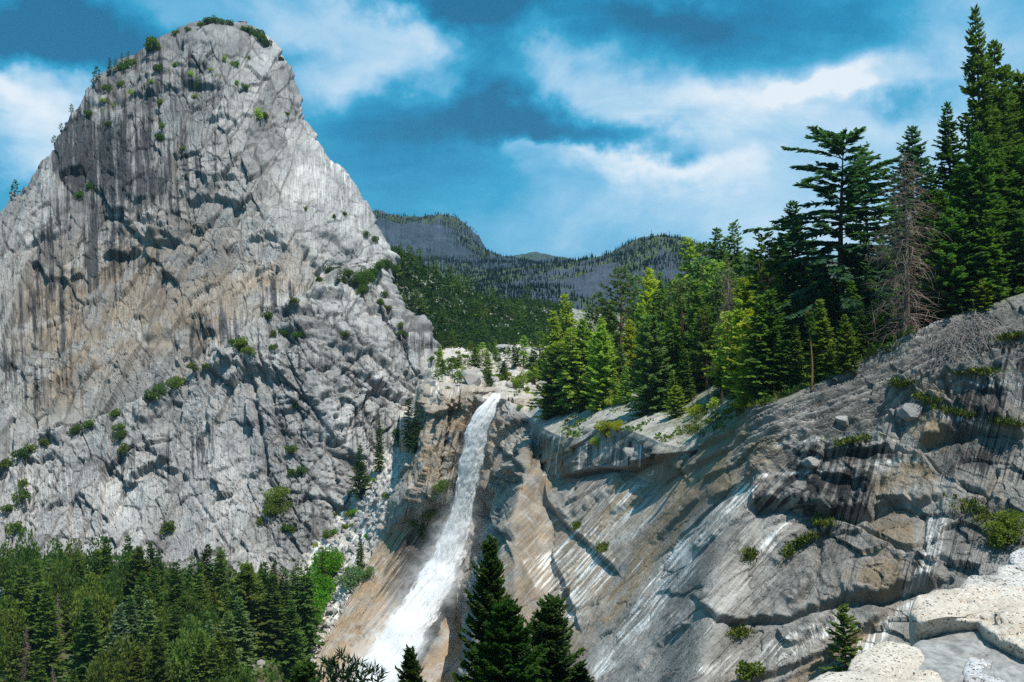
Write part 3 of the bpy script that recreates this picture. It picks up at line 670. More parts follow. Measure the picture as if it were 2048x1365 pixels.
DARKP = [(0.75, [(1060, 862), (1110, 872), (1160, 884), (1230, 856), (1290, 874), (1335, 892), (1330, 912), (1290, 930), (1210, 938), (1148, 948), (1100, 950), (1060, 930)]), (0.9, [(1500, 965), (1560, 945), (1640, 950), (1710, 935), (1750, 930), (1755, 970), (1740, 1005), (1740, 1025), (1715, 1032), (1660, 1035), (1615, 1025), (1560, 1017), (1510, 1020)]),
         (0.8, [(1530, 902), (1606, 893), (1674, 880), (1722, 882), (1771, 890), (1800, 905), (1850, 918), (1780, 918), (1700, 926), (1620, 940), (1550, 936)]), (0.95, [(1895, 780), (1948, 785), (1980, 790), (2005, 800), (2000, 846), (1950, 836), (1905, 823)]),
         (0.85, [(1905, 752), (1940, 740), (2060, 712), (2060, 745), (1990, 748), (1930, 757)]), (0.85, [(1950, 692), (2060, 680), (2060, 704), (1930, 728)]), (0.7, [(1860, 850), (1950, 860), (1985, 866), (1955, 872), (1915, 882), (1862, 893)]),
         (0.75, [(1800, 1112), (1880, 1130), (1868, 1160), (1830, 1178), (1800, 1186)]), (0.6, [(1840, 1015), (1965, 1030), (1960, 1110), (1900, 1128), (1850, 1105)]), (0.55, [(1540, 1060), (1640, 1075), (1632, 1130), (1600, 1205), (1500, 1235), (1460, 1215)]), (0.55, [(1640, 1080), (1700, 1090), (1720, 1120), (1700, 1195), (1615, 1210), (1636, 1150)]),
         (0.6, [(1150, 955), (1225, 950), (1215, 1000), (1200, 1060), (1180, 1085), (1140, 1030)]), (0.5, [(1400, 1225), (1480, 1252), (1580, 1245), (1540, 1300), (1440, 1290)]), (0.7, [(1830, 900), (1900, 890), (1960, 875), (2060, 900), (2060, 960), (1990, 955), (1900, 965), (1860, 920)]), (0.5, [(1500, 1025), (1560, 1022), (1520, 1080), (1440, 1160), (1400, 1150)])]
TANP = [(0.45, [(960, 830), (1040, 840), (1060, 900), (1040, 960), (960, 1060)]), (0.55, [(1040, 960), (1130, 1050), (1230, 1150), (1150, 1365), (940, 1400), (960, 1180)]), (0.5, [(1420, 880), (1520, 860), (1560, 900), (1500, 960), (1400, 1000)]), (0.95, [(1330, 935), (1480, 842), (1530, 872), (1400, 1010), (1262, 1190), (1215, 1250), (1190, 1240), (1262, 1130), (1330, 1010)]), (0.95, [(1755, 962), (1800, 926), (1850, 926), (1880, 960), (1870, 985), (1840, 1010), (1790, 1010), (1750, 1030)]), (0.85, [(1745, 1032), (1830, 1010), (1826, 1100), (1770, 1080), (1742, 1052)]),
        (0.95, [(1725, 1112), (1760, 1100), (1806, 1112), (1800, 1188), (1760, 1200), (1712, 1202), (1716, 1160)]), (0.9, [(1845, 772), (1893, 777), (1895, 818), (1860, 814), (1832, 796)]), (0.8, [(1560, 1370), (1640, 1310), (1760, 1236), (1800, 1215), (1760, 1262), (1660, 1330), (1600, 1380)]), (0.7, [(1060, 900), (1100, 880), (1145, 890), (1145, 950), (1090, 985), (1060, 940)]), (0.9, [(1225, 960), (1330, 925), (1290, 985), (1210, 1060), (1180, 1060), (1210, 1010)]), (0.8, [(1130, 1075), (1180, 1105), (1225, 1150), (1190, 1175), (1150, 1120)]), (0.7, [(1840, 830), (1890, 845), (1880, 900), (1840, 905), (1815, 860)])]
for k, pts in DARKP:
    pm = polymask(wpx, wpy, pts, 5); dark = np.maximum(dark, k * (0.85 + 0.5 * wn) * pm); tone = tone - 0.12 * k * pm  # stains, with shade below ledges and trees put into the colour
tanm = np.zeros(px.shape)
for k, pts in TANP: tanm = np.maximum(tanm, k * polymask(wpx, wpy, pts, 9))
tan = np.clip(0.12 + tan * 0.45 + tanm * (0.85 + 0.4 * wn), 0, 1)
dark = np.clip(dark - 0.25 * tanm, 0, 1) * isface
pale = 0.22 + 0.4 * blob(px, py, 1000, 1120, 60, 140) + 0.35 * blob(px, py, 1020, 940, 40, 60) + 0.55 * blob(px, py, 1150, 1130, 90, 100) + 0.4 * blob(px, py, 1230, 1010, 110, 80) + 0.42 * blob(px, py, 1350, 1190, 190, 160, -45) + 0.4 * blob(px, py, 1880, 1085, 36, 70, 15) + 0.4 * blob(px, py, 1960, 765, 60, 24) + 0.35 * blob(px, py, 1650, 1110, 60, 60) + 0.3 * blob(px, py, 1560, 1330, 160, 45, -20) + 0.45 * blob(px, py, 1800, 1230, 90, 34, -40) + 0.3 * blob(px, py, 2010, 930, 50, 50) + 0.3 * blob(px, py, 1200, 915, 40, 30)
tone = tone + (1 - isface) * 0.7 * sstep(px, 1500, 1380)
PALEP = [(0.9, [(1330, 1110), (1480, 960), (1520, 970), (1380, 1150), (1240, 1330), (1190, 1365), (1180, 1340)]), (0.9, [(1100, 1100), (1180, 1090), (1230, 1150), (1150, 1250), (1080, 1200), (1040, 1120)]), (0.8, [(1540, 1040), (1590, 1045), (1520, 1130), (1470, 1150)]),
         (1.0, [(1856, 1035), (1900, 1030), (1880, 1120), (1850, 1170), (1820, 1200), (1800, 1190), (1840, 1120)]), (0.8, [(1380, 1340), (1560, 1270), (1680, 1230), (1700, 1250), (1560, 1330), (1430, 1365)]), (0.9, [(1700, 1290), (1800, 1210), (1840, 1190), (1810, 1240), (1730, 1320)]),
         (0.9, [(1500, 945), (1640, 938), (1720, 926), (1850, 914), (1850, 924), (1720, 936), (1640, 948), (1500, 960)]), (0.9, [(1530, 888), (1610, 876), (1720, 866), (1800, 884), (1720, 876), (1610, 888), (1530, 902)]), (0.8, [(1861, 816), (1950, 838), (2060, 862), (2060, 880), (1950, 856), (1880, 836)]), (0.8, [(1920, 762), (2030, 752), (2050, 775), (1960, 780)]),
         (0.7, [(1148, 880), (1290, 880), (1285, 935), (1150, 945)]), (0.7, [(1230, 965), (1330, 930), (1250, 1030), (1200, 1060)]), (0.6, [(1040, 1100), (1110, 1010), (1150, 1060), (1060, 1180)])]
for k, pts in PALEP:
    pm = polymask(wpx, wpy, pts, 6); pale = np.maximum(pale, 1.1 * k * pm); tone = tone + 0.16 * k * pm  # pale streaks; ledge tops hold sunlight put into the colour
pale *= (0.85 + 0.6 * wn)
moss = (1 - isface) * sstep(px, 1080, 1130) * (0.55 + 0.45 * sstep(px, 1400, 1600)) * sstep(fbm(P0, 1 / 14., 4, 197), -0.25, 0.1)
for bx, by, brx, bry, ba in [(1955, 745, 60, 8, -4), (1850, 800, 34, 6, 20), (1910, 826, 36, 7, 12), (2010, 850, 45, 8, 8), (2020, 675, 40, 7, -8), (1640, 1044, 24, 10, 0), (1610, 1082, 30, 6, -30), (1575, 1105, 24, 6, -50), (1500, 1110, 14, 9, -60),
                             (1960, 1030, 60, 18, 25), (1485, 1265, 26, 10, -10), (1700, 884, 50, 4, -10), (1660, 876, 20, 4, 0), (1205, 1095, 8, 20, -40), (1150, 1050, 6, 14, -40), (1800, 770, 24, 8, 0), (1440, 840, 60, 28, -30), (1420, 820, 40, 30, 0), (1390, 810, 40, 40, 0)]:
    moss += 1.0 * blob(px, py, bx, by, brx, bry, ba)
moss = moss * sstep(fbm(p2, 1 / 9., 3, 199), -0.45, -0.05)
sA, tA = flow(px + wx * 0.5, py, -0.66, 0.75)
sB, tB = flow(px + wx * 0.3, py, -0.25, 0.97)
sC, tC = flow(px + wx * 0.3, py, -0.06, 1.0)
wb = sstep(px, 1560, 1680)
wc = sstep(px, 1380, 1320) * sstep(py, cg + 105, cg + 70)
su = sA * (1 - wb) + sB * wb; su = su * (1 - wc) + sC * wc; su = su * isface + px * (1 - isface)
sv = tA * (1 - wb) + tB * wb; sv = sv * (1 - wc) + tC * wc; sv = sv * isface + 25 * py * (1 - isface)
SLOPE_MAT = rock_material('slope_granite', 0.42, (0.30, 0.288, 0.272), (0.165, 0.158, 0.150), (0.018, 0.018, 0.020), (0.255, 0.19, 0.12), (0.085, 0.040), bump=1.2)
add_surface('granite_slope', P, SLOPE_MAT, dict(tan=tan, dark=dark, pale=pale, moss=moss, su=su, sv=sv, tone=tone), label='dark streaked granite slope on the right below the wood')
print('slope', round(time.time() - T0, 1))

# ---------------------------------------------------------------- buttress left of the fall
rows = [  # py, then (px, Y) of the stations from left back to the recess behind the water
    (770, [(862, 620), (840, 585), (880, 572), (915, 570), (945, 566), (990, 572)]),
    (782, [(858, 605), (838, 575), (880, 552), (915, 550), (948, 548), (990, 560)]),
    (850, [(850, 610), (832, 572), (868, 545), (905, 543), (935, 550), (980, 564)]),
    (930, [(826, 610), (804, 568), (850, 540), (892, 540), (918, 551), (968, 566)]),
    (1010, [(806, 610), (786, 563), (836, 537), (880, 540), (904, 553), (958, 566)]),
    (1078, [(800, 612), (782, 575), (826, 548), (865, 550), (895, 560), (945, 570)])]
A = np.array([[(x, py, y) for x, y in st] for py, st in rows], float)
tr = np.interp(np.linspace(0, 360, 190), np.cumsum([0, 12, 68, 80, 80, 120]), np.arange(6))
tx = np.linspace(0, 5, 150)
G = crom(A, tr); G = np.swapaxes(crom(np.swapaxes(G, 0, 1), tx), 0, 1)
P0 = at(G[..., 0], G[..., 1], G[..., 2] - 5); px, py = G[..., 0], G[..., 1]
N0 = grid_normals(P0)
p2 = np.stack([px, py], -1) * 0.28
wx, wy = 4 * fbm(p2, 1 / 9., 3, 205), 4 * fbm(p2, 1 / 9., 3, 209)
a1, _ = facets(p2, 16, 211, 0.35, 0.7, aspect=3.0, angle=R(14)); a2, _ = facets(p2, 7, 221, 0.35, 0.8, aspect=2.4, angle=R(20)); a3, _ = facets(p2, 2.6, 231, 0.3, 0.7, aspect=2)
D = a1 + 0.9 * a2 + 0.8 * a3 + relief(px, py, [('above', 4, 20, [(840, 822), (870, 830), (905, 812)]), ('crack', 4, 4, [(870, 800), (866, 850), (850, 920)]), ('crack', 3.5, 4, [(905, 800), (900, 870), (880, 960)]), ('above', 4, 24, [(905, 812), (930, 822), (945, 805)])], wx, wy)
fade = np.minimum(sstep(tx, 0.3, 1.2), 1)[None] * sstep(tr, 0.2, 1.2)[:, None]
P = P0 + N0 * (D * (0.3 + 0.7 * fade))[..., None]
px, py = proj(P); wn = fbm(p2, 1 / 10., 4, 61)
su, sv = flow(px, py, -0.22, 0.97)
FALL_MAT = rock_material('fall_granite', 0.55, (0.42, 0.405, 0.385), (0.25, 0.235, 0.22), (0.042, 0.038, 0.036), (0.33, 0.235, 0.145), (0.13, 0.05), bump=1.2)
add_surface('fall_buttress', P, FALL_MAT, dict(tan=0.45 + 0.4 * blob(px, py, 920, 850, 40, 60) + 0.4 * blob(px, py, 860, 900, 50, 90) + 0.3 * wn, dark=0.42 + 0.4 * blob(px, py, 915, 1000, 25, 120) + 0.5 * wn - 0.4 * blob(px, py, 900, 790, 90, 16),
            pale=0.15 + 0.7 * blob(px, py, 890, 785, 90, 18), moss=0.9 * blob(px, py, 880, 990, 22, 60) * sstep(fbm(p2, 1 / 3., 3, 5), -.1, .2), su=su, sv=sv), label='brown cracked buttress at the left of the waterfall')

# ---------------------------------------------------------------- thin-plate fit of distances for the gentler ground
def tps(ctrl, px, py, lam=1e-4):
    c = np.array(ctrl, float); X = c[:, :2] / 500.0; z = np.log(c[:, 2])
    def U(r2): return 0.5 * r2 * np.log(r2 + 1e-9)
    n = len(c); K = U(((X[:, None] - X[None]) ** 2).sum(-1)) + lam * np.eye(n)
    Q = np.concatenate([np.ones((n, 1)), X], 1)
    M = np.block([[K, Q], [Q.T, np.zeros((3, 3))]])
    s = np.linalg.solve(M, np.concatenate([z, np.zeros(3)]))
    x = np.stack([px, py], -1).reshape(-1, 2) / 500.0
    o = U(((x[:, None] - X[None]) ** 2).sum(-1)) @ s[:n] + s[n] + x @ s[n + 1:]
    return np.exp(o).reshape(px.shape)
# talus and the brown apron under the fall
ctrl = [(500, 1120, 640), (560, 1100, 636), (640, 1000, 652), (720, 940, 665), (780, 900, 668), (850, 880, 660), (930, 900, 660), (780, 1015, 566), (840, 1020, 545), (900, 1000, 548), (720, 1150, 538), (850, 1130, 537), (910, 1110, 546), (640, 1300, 500), (750, 1300, 496),
        (880, 1300, 510), (470, 1230, 560), (480, 1365, 500), (600, 1365, 480), (700, 1420, 460), (480, 1480, 450), (900, 1480, 470), (985, 1100, 536), (985, 1200, 505), (1000, 1300, 475), (1010, 1480, 440), (640, 1120, 590), (700, 1040, 615), (940, 1250, 530), (560, 1230, 545)]
px, py = np.meshgrid(np.linspace(470, 1030, 268), np.linspace(880, 1500, 260))
Yg = tps(ctrl, px, py)
P0 = at(px, py, Yg); N0 = grid_normals(P0); p2 = np.stack([px, py], -1) * 0.27
APRON = [(792, 1000), (760, 1080), (728, 1150), (690, 1215), (640, 1300), (600, 1380)]
sda, _ = polydist(px, py, APRON); ap = sstep(-sda, -6, 6)
b1, _ = facets(p2, 3.4, 311, 0.55, 0.9, warp=0.4); b2, _ = facets(p2, 1.6, 321, 0.6, 0.9, warp=0.4); b3, _ = facets(p2, 20, 331, 0.06, 0.2, aspect=3, angle=R(38))
q = np.stack([flow(px, py, -0.6, 0.8)[0] / 8, flow(px, py, -0.6, 0.8)[1] / 160], -1)
D = (1 - ap) * (b1 + b2) + ap * (b3 * 1.0 + 0.7 * fbm(q, 1, 4, 341, ridged=True)) + 1.5 * fbm(p2, 1 / 30., 4, 343)
D += relief(px, py, [('crack', 1.5, 3, [(710, 1262), (730, 1252)]), ('crack', 2.0, 3, [(700, 1295), (724, 1276)]), ('below', 3, 30, [(846, 1090), (838, 1120), (842, 1165)][::-1])], 2 * fbm(p2, .1, 2, 1), 2 * fbm(p2, .1, 2, 2))
P = P0 + N0 * D[..., None]
px, py = proj(P); wn = fbm(p2, 1 / 14., 4, 62)
su, sv = flow(px + 3 * wn, py, -0.6, 0.8)
add_surface('talus_slope', P, FALL_MAT, dict(tan=ap * (0.95 + 0.3 * wn) + (1 - ap) * 0.25, dark=ap * (0.25 + 0.75 * blob(px, py, 830, 1140, 70, 130, 30) + 0.3 * wn) + (1 - ap) * 0.1,
            tone=0.5 + 0.22 * (1 - ap) - 0.5 * (1 - ap) * sstep(px - 0.25 * (1130 - py), 625, 585), pale=(1 - ap) * sstep(px - 0.25 * (1130 - py), 585, 625) * (0.75 + 0.5 * wn) + ap * (0.1 + 0.5 * np.exp(-(sda / 30) ** 2)), moss=(1 - ap) * 0.35 * sstep(fbm(p2, 1 / 6., 3, 3), 0.15, 0.4), su=su, sv=sv), label='pale talus and brown wet apron at the foot of the fall')

# bare rock shelf above the fall
ctrl = [(790, 803, 590), (840, 803, 553), (880, 803, 550), (940, 804, 548), (985, 804, 548), (840, 786, 560), (880, 784, 553), (940, 792, 549), (1000, 790, 552), (1040, 800, 545), (1080, 800, 560), (1120, 800, 575), (800, 740, 690), (880, 745, 640), (960, 742, 645), (1040, 742, 650), (1100, 742, 660), (800, 700, 800), (900, 700, 770), (1000, 705, 770), (1100, 705, 780), (820, 672, 900), (960, 676, 900), (1100, 680, 900)]
px, py = np.meshgrid(np.linspace(800, 1125, 240), np.linspace(670, 800, 110))
Yg = tps(ctrl, px, py); P0 = at(px, py, Yg)
P0[..., 2] -= 30 * sstep(px, 872, 815) + 0 * px
lip = at(px[-1], py[-1] + 45, Yg[-1] + 10); P0 = np.concatenate([P0, lip[None]], 0)
px, py = proj(P0); p2 = np.stack([px, py * 2.0], -1) * 0.33
e1, _ = facets(p2, 16, 411, 0.16, 0.25, aspect=0.6); e2, _ = facets(p2, 6, 421, 0.22, 0.35, aspect=0.6)
P = P0.copy(); P[..., 2] += e1 + e2 + 1.2 * fbm(p2, 1 / 20., 4, 5) + relief(px, py, [('above', 3.2, 22, [(925, 766), (945, 774), (965, 768), (985, 765)]), ('below', 2.5, 14, [(930, 758), (960, 752), (985, 756)]), ('above', 2.0, 20, [(1010, 770), (1040, 764), (1080, 768)])], 0 * px, 0 * px)
wn = fbm(p2, 1 / 10., 4, 63); su, sv = px, 25 * py
add_surface('rock_shelf', P, FALL_MAT, dict(tan=0.30 + 0.3 * wn, dark=0.15 + 0.3 * wn, pale=0.5 + 0.5 * wn, tone=0.72 + 0.3 * wn, moss=0.8 * sstep(fbm(p2, 1 / 7., 4, 6), 0.1, 0.3) * sstep(py, 770, 730), su=su, sv=sv), label='bare white rock shelf at the top of the fall')

# green hillside behind the shelf, and the far ridges
def ridge(name, tops, rows, nx, ny, x0, x1, amp, seed, mat, masks, label, noise_px=40.0, octv=6):
    """tops: silhouette (px, py, Y); rows: lower rows as (px, py, Y) lists; a back slope closes it."""
    xs = np.linspace(x0, x1, nx)
    L = [[(a, b + 6, c * 1.22) for a, b, c in tops], tops] + rows
    K = np.stack([np.stack([xs, np.interp(xs, [p[0] for p in r], [p[1] for p in r]), np.interp(xs, [p[0] for p in r], [p[2] for p in r])], -1) for r in L])
    G = crom(K, np.concatenate([np.linspace(0, 1, 8)[:-1], np.linspace(1, len(L) - 1, ny)]))
    P0 = at(G[..., 0], G[..., 1], G[..., 2]); N0 = grid_normals(P0)
    D = amp * fbm(P0, 1.0 / (noise_px * amp / 8), octv, seed, gain=0.55, ridged=True)
    P = P0 + N0 * D[..., None]
    px, py = proj(P); su, sv = flow(px, py, 0, 1)
    mk = masks(px, py, P); mk.update(su=su, sv=sv)
    add_surface(name, P, mat, mk, label=label)
FAR_MAT = rock_material('far_granite', 3.2, (0.046, 0.066, 0.092), (0.024, 0.039, 0.055), (0.009, 0.018, 0.024), (0.075, 0.075, 0.09), (0.05, 0.08), bump=1.0)  # bluish dark: cloud shade put into the rock colour
HILL_MAT = rock_material('hill_granite', 1.6, (0.33, 0.33, 0.33), (0.20, 0.20, 0.20), (0.05, 0.055, 0.05), (0.33, 0.27, 0.2), (0.06, 0.08), bump=1.0)
def mk_hill(px, py, P):
    n = fbm(P, 1 / 60., 4, 77)
    g = np.clip(0.9 - 1.6 * sstep(n, 0.12, 0.32), 0, 1)
    return dict(tan=0 * px + 0.1, dark=0.35 + n, pale=0.25 + 0 * px, moss=g)
ridge('green_hillside', [(640, 500, 960), (735, 502, 930), (790, 512, 925), (850, 548, 930), (930, 592, 960), (1000, 612, 990), (1060, 610, 1020), (1130, 622, 1040), (1300, 650, 1060), (1450, 660, 1060)],
      [[(640, 540, 880), (780, 560, 868), (850, 610, 865), (930, 645, 880), (1000, 655, 900), (1100, 660, 930), (1450, 690, 960)], [(640, 640, 850), (850, 680, 800), (930, 700, 790), (1000, 705, 800), (1100, 710, 820), (1450, 740, 860)], [(640, 760, 810), (850, 760, 740), (1000, 760, 740), (1450, 800, 800)]],
      230, 150, 640, 1450, 5.0, 501, HILL_MAT, mk_hill, 'brushy green hillside beyond the top of the fall')
def mk_far1(px, py, P):
    n = fbm(P, 1 / 160., 4, 78)
    return dict(tan=0 * px, dark=0.6 + n, pale=0 * px, moss=0.75 * sstep(n + 0.5 * sstep(py, 520, 560), 0.0, 0.2) * (1 - 0.8 * blob(px, py, 890, 490, 75, 36)))
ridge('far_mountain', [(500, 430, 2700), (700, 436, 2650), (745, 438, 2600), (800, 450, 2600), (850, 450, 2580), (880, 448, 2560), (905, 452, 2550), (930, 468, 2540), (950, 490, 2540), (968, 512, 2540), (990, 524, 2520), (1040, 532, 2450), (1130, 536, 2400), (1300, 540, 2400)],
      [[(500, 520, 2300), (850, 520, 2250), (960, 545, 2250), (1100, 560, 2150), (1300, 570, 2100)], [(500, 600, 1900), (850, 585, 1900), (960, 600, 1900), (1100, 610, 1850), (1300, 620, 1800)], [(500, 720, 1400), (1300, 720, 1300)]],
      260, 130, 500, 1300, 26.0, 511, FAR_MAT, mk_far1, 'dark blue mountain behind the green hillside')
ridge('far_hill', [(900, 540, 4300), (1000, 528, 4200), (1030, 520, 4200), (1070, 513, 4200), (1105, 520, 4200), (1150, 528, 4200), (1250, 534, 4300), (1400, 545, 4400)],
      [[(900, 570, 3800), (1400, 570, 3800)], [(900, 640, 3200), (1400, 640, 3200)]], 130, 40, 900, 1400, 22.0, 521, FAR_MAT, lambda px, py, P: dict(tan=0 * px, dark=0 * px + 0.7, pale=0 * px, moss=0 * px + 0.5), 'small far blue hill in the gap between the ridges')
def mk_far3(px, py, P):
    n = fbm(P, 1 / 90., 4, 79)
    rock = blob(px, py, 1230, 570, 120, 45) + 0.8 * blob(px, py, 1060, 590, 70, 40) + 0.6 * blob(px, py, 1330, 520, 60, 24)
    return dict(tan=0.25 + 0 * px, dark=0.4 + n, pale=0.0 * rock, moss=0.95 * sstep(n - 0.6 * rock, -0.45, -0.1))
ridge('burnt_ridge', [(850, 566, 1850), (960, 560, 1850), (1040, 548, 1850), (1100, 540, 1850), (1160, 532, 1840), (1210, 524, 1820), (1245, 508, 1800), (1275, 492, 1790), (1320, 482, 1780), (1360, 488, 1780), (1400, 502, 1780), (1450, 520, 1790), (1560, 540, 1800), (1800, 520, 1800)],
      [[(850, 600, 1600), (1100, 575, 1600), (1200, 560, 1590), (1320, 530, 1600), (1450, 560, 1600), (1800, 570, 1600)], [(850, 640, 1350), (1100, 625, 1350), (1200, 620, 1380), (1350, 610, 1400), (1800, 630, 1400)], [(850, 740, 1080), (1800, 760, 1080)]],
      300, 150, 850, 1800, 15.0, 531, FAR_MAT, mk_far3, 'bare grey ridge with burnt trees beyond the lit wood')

# valley floor, slope under the viewpoint, and the land far around
VALLEY_MAT = rock_material('valley_ground', 1.2, (0.13, 0.12, 0.095), (0.07, 0.06, 0.045), (0.03, 0.027, 0.02), (0.12, 0.09, 0.06), (0.05, 0.08))
gx, gy = np.meshgrid(np.linspace(-420, 60, 150), np.linspace(660, 150, 140))
z = np.interp(gy, [150, 330, 450, 540, 600, 660], [-120, -132, -136, -131, -125, -118]) + 10 * sstep(gx, -20, 60) * 0 + 3.5 * fbm(np.stack([gx, gy], -1), 1 / 45., 5, 601)
z -= 70 * sstep(gx + 0.217 * gy, -14, 16)
z += 26 * sstep(gx, -240, -420) * sstep(gy, 420, 620)
z -= 14 * np.exp(-((gx + 0.1 * gy + 35) / 30.0) ** 2) * sstep(gy, 560, 440)
P = np.stack([gx, gy, z], -1); px, py = proj(P)
add_surface('valley_floor', P, VALLEY_MAT, dict(tan=0 * px + .3, dark=0 * px + .3, pale=0 * px, moss=0.8 * sstep(fbm(P, 1 / 16., 4, 8), -0.2, 0.1), su=px, sv=py), label='forest floor of the valley below the dome')
gx, gy = np.meshgrid(np.linspace(-130, 150, 90), np.concatenate([np.linspace(240, 6, 80), np.linspace(5, -60, 20)]))
z = -1.75 - np.where(gy > 0, 0.46 * gy, -0.10 * gy * -1 * 0) + 0.9 * fbm(np.stack([gx, gy], -1), 1 / 14., 5, 611) * sstep(np.abs(gy - 2), 2, 9) - 0.25 * np.maximum(-gx - 4, 0) + 0.16 * np.maximum(gx - 4, 0) * (gy < 60)
z = np.minimum(z, np.where(gy > 2.5, -0.47 * gy + 1.0, -1.75 + 0.16 * np.maximum(gx - 4, 0)))
P = np.stack([gx, gy, z], -1); px, py = proj(P)
add_surface('near_slope', P, VALLEY_MAT, dict(tan=0 * z + .4, dark=0 * z + .2, pale=0 * z + .3, moss=0.6 * sstep(fbm(P, 1 / 9., 4, 8), -0.1, 0.1), su=gx * 8, sv=gy * 8), label='steep ground falling away under the viewpoint')
gx, gy = np.meshgrid(np.linspace(-5500, 5500, 81), np.linspace(5500, -1500, 61))
z = -205 + 30 * fbm(np.stack([gx, gy], -1), 1 / 1500., 4, 621)
P = np.stack([gx, gy, z], -1)
add_surface('ground', P, VALLEY_MAT, dict(tan=0 * z + .2, dark=0 * z + .3, pale=0 * z + .1, moss=0 * z + .8, su=gx, sv=gy), label='land stretching to the horizon')
print('terrain', round(time.time() - T0, 1))

# ---------------------------------------------------------------- looking things up on the ground
def pick(px, py, names):
    """Visible terrain point nearest to a pixel of the photograph."""
    best, bd = None, 1e18
    for n in names:
        P, X, Y = SURF[n]
        d = (X - px) ** 2 + (Y - py) ** 2
        near = d < max(d.min() + 6.0, 6.0)
        i = np.argmin(np.where(near, P[..., 1], 1e9))
        dd = d.ravel()[i]
        cost = dd if dd > 40 else P.reshape(-1, 3)[i, 1] * 1e-6
        if cost < bd:
            bd, best = cost, P.reshape(-1, 3)[i]
    return Vector(best)
from mathutils.bvhtree import BVHTree
BVH = {}
def bvh(n):
    if n not in BVH:
        P = SURF[n][0]
        ys = np.unique(np.concatenate([np.arange(0, P.shape[0], 5), [P.shape[0] - 1]])); xs = np.unique(np.concatenate([np.arange(0, P.shape[1], 5), [P.shape[1] - 1]]))
        Q = P[ys][:, xs]
        BVH[n] = BVHTree.FromPolygons(Q.reshape(-1, 3).tolist(), grid_faces(*Q.shape[:2]).tolist())
    return BVH[n]
def ground_z(x, y, names):
    z = None
    for n in names:
        h = bvh(n).ray_cast(Vector((x, y, 900)), Vector((0, 0, -1)))
        if h[0] is not None and (z is None or h[0].z > z):
            z = h[0].z
    return z
# ================================================================== WATER
def water_material():
    m, t, out = material('white_water')
    suv = t.n('ShaderNodeCombineXYZ', {0: t.attr('across'), 1: t.attr('along'), 2: 0.0}).outputs[0]
    n = t.noise(t.vmath('MULTIPLY', suv, (7.0, 13.0, 1)), 1.0, 7, 0.62, dist=0.6).outputs['Fac']
    n2 = t.noise(t.vmath('MULTIPLY', suv, (24.0, 11.0, 1)), 1.0, 6, 0.7, dist=0.4).outputs['Fac']
    v = t.math('ADD', t.math('MULTIPLY', n, 0.6), t.math('MULTIPLY', n2, 0.4))
    c = t.ramp(v, [(0.26, (0.84, 0.87, 0.89)), (0.48, (0.95, 0.955, 0.96)), (0.66, (0.97, 0.97, 0.97))])
    bp = t.n('ShaderNodeBump', {'Height': v, 'Strength': 0.12, 'Distance': 1.5})
    d = t.n('ShaderNodeBsdfDiffuse', {'Color': c, 'Normal': bp.outputs[0]})
    tl = t.n('ShaderNodeBsdfTranslucent', {'Color': c})
    mx = t.n('ShaderNodeMixShader', {0: 0.45, 1: d.outputs[0], 2: tl.outputs[0]})
    tr = t.n('ShaderNodeBsdfTransparent')
    cov = t.attr('cover')
    a = t.n('ShaderNodeMapRange', {'Value': t.math('ADD', cov, t.math('MULTIPLY', t.math('SUBTRACT', v, 0.5), 2.8)), 'From Min': 0.30, 'From Max': 0.75}, interpolation_type='SMOOTHSTEP').outputs[0]
    fin = t.n('ShaderNodeMixShader', {0: a, 1: tr.outputs[0], 2: mx.outputs[0]})
    t.set(out, 'Surface', fin.outputs[0])
    return m
WATER = water_material()
def mist_material():
    m, t, out = material('mist')
    co = t.n('ShaderNodeTexCoord').outputs['Object']
    n = t.noise(co, 0.06, 6, 0.6).outputs['Fac']
    a = t.math('MULTIPLY', t.attr('cover'), t.step(n, 0.30, 0.66))
    d = t.n('ShaderNodeBsdfDiffuse', {'Color': (0.9, 0.92, 0.94, 1)})
    tl = t.n('ShaderNodeBsdfTranslucent', {'Color': (0.9, 0.92, 0.94, 1)})
    mx = t.n('ShaderNodeMixShader', {0: 0.5, 1: d.outputs[0], 2: tl.outputs[0]})
    fin = t.n('ShaderNodeMixShader', {0: a, 1: t.n('ShaderNodeBsdfTransparent').outputs[0], 2: mx.outputs[0]})
    t.set(out, 'Surface', fin.outputs[0])
    return m
MIST = mist_material()
FALL = np.array([  # py, left edge, right edge, distance
    (786, 990, 1006, 550), (793, 978, 1006, 543), (802, 964, 1002, 539), (822, 944, 995, 536), (850, 930, 986, 535), (900, 918, 976, 535), (950, 910, 964, 535), (1000, 902, 954, 535), (1050, 888, 946, 534), (1090, 868, 940, 530),
    (1130, 846, 928, 524), (1170, 820, 912, 513), (1210, 796, 892, 502), (1250, 768, 872, 491), (1300, 730, 846, 479), (1365, 690, 812, 463), (1440, 640, 780, 448)], float)
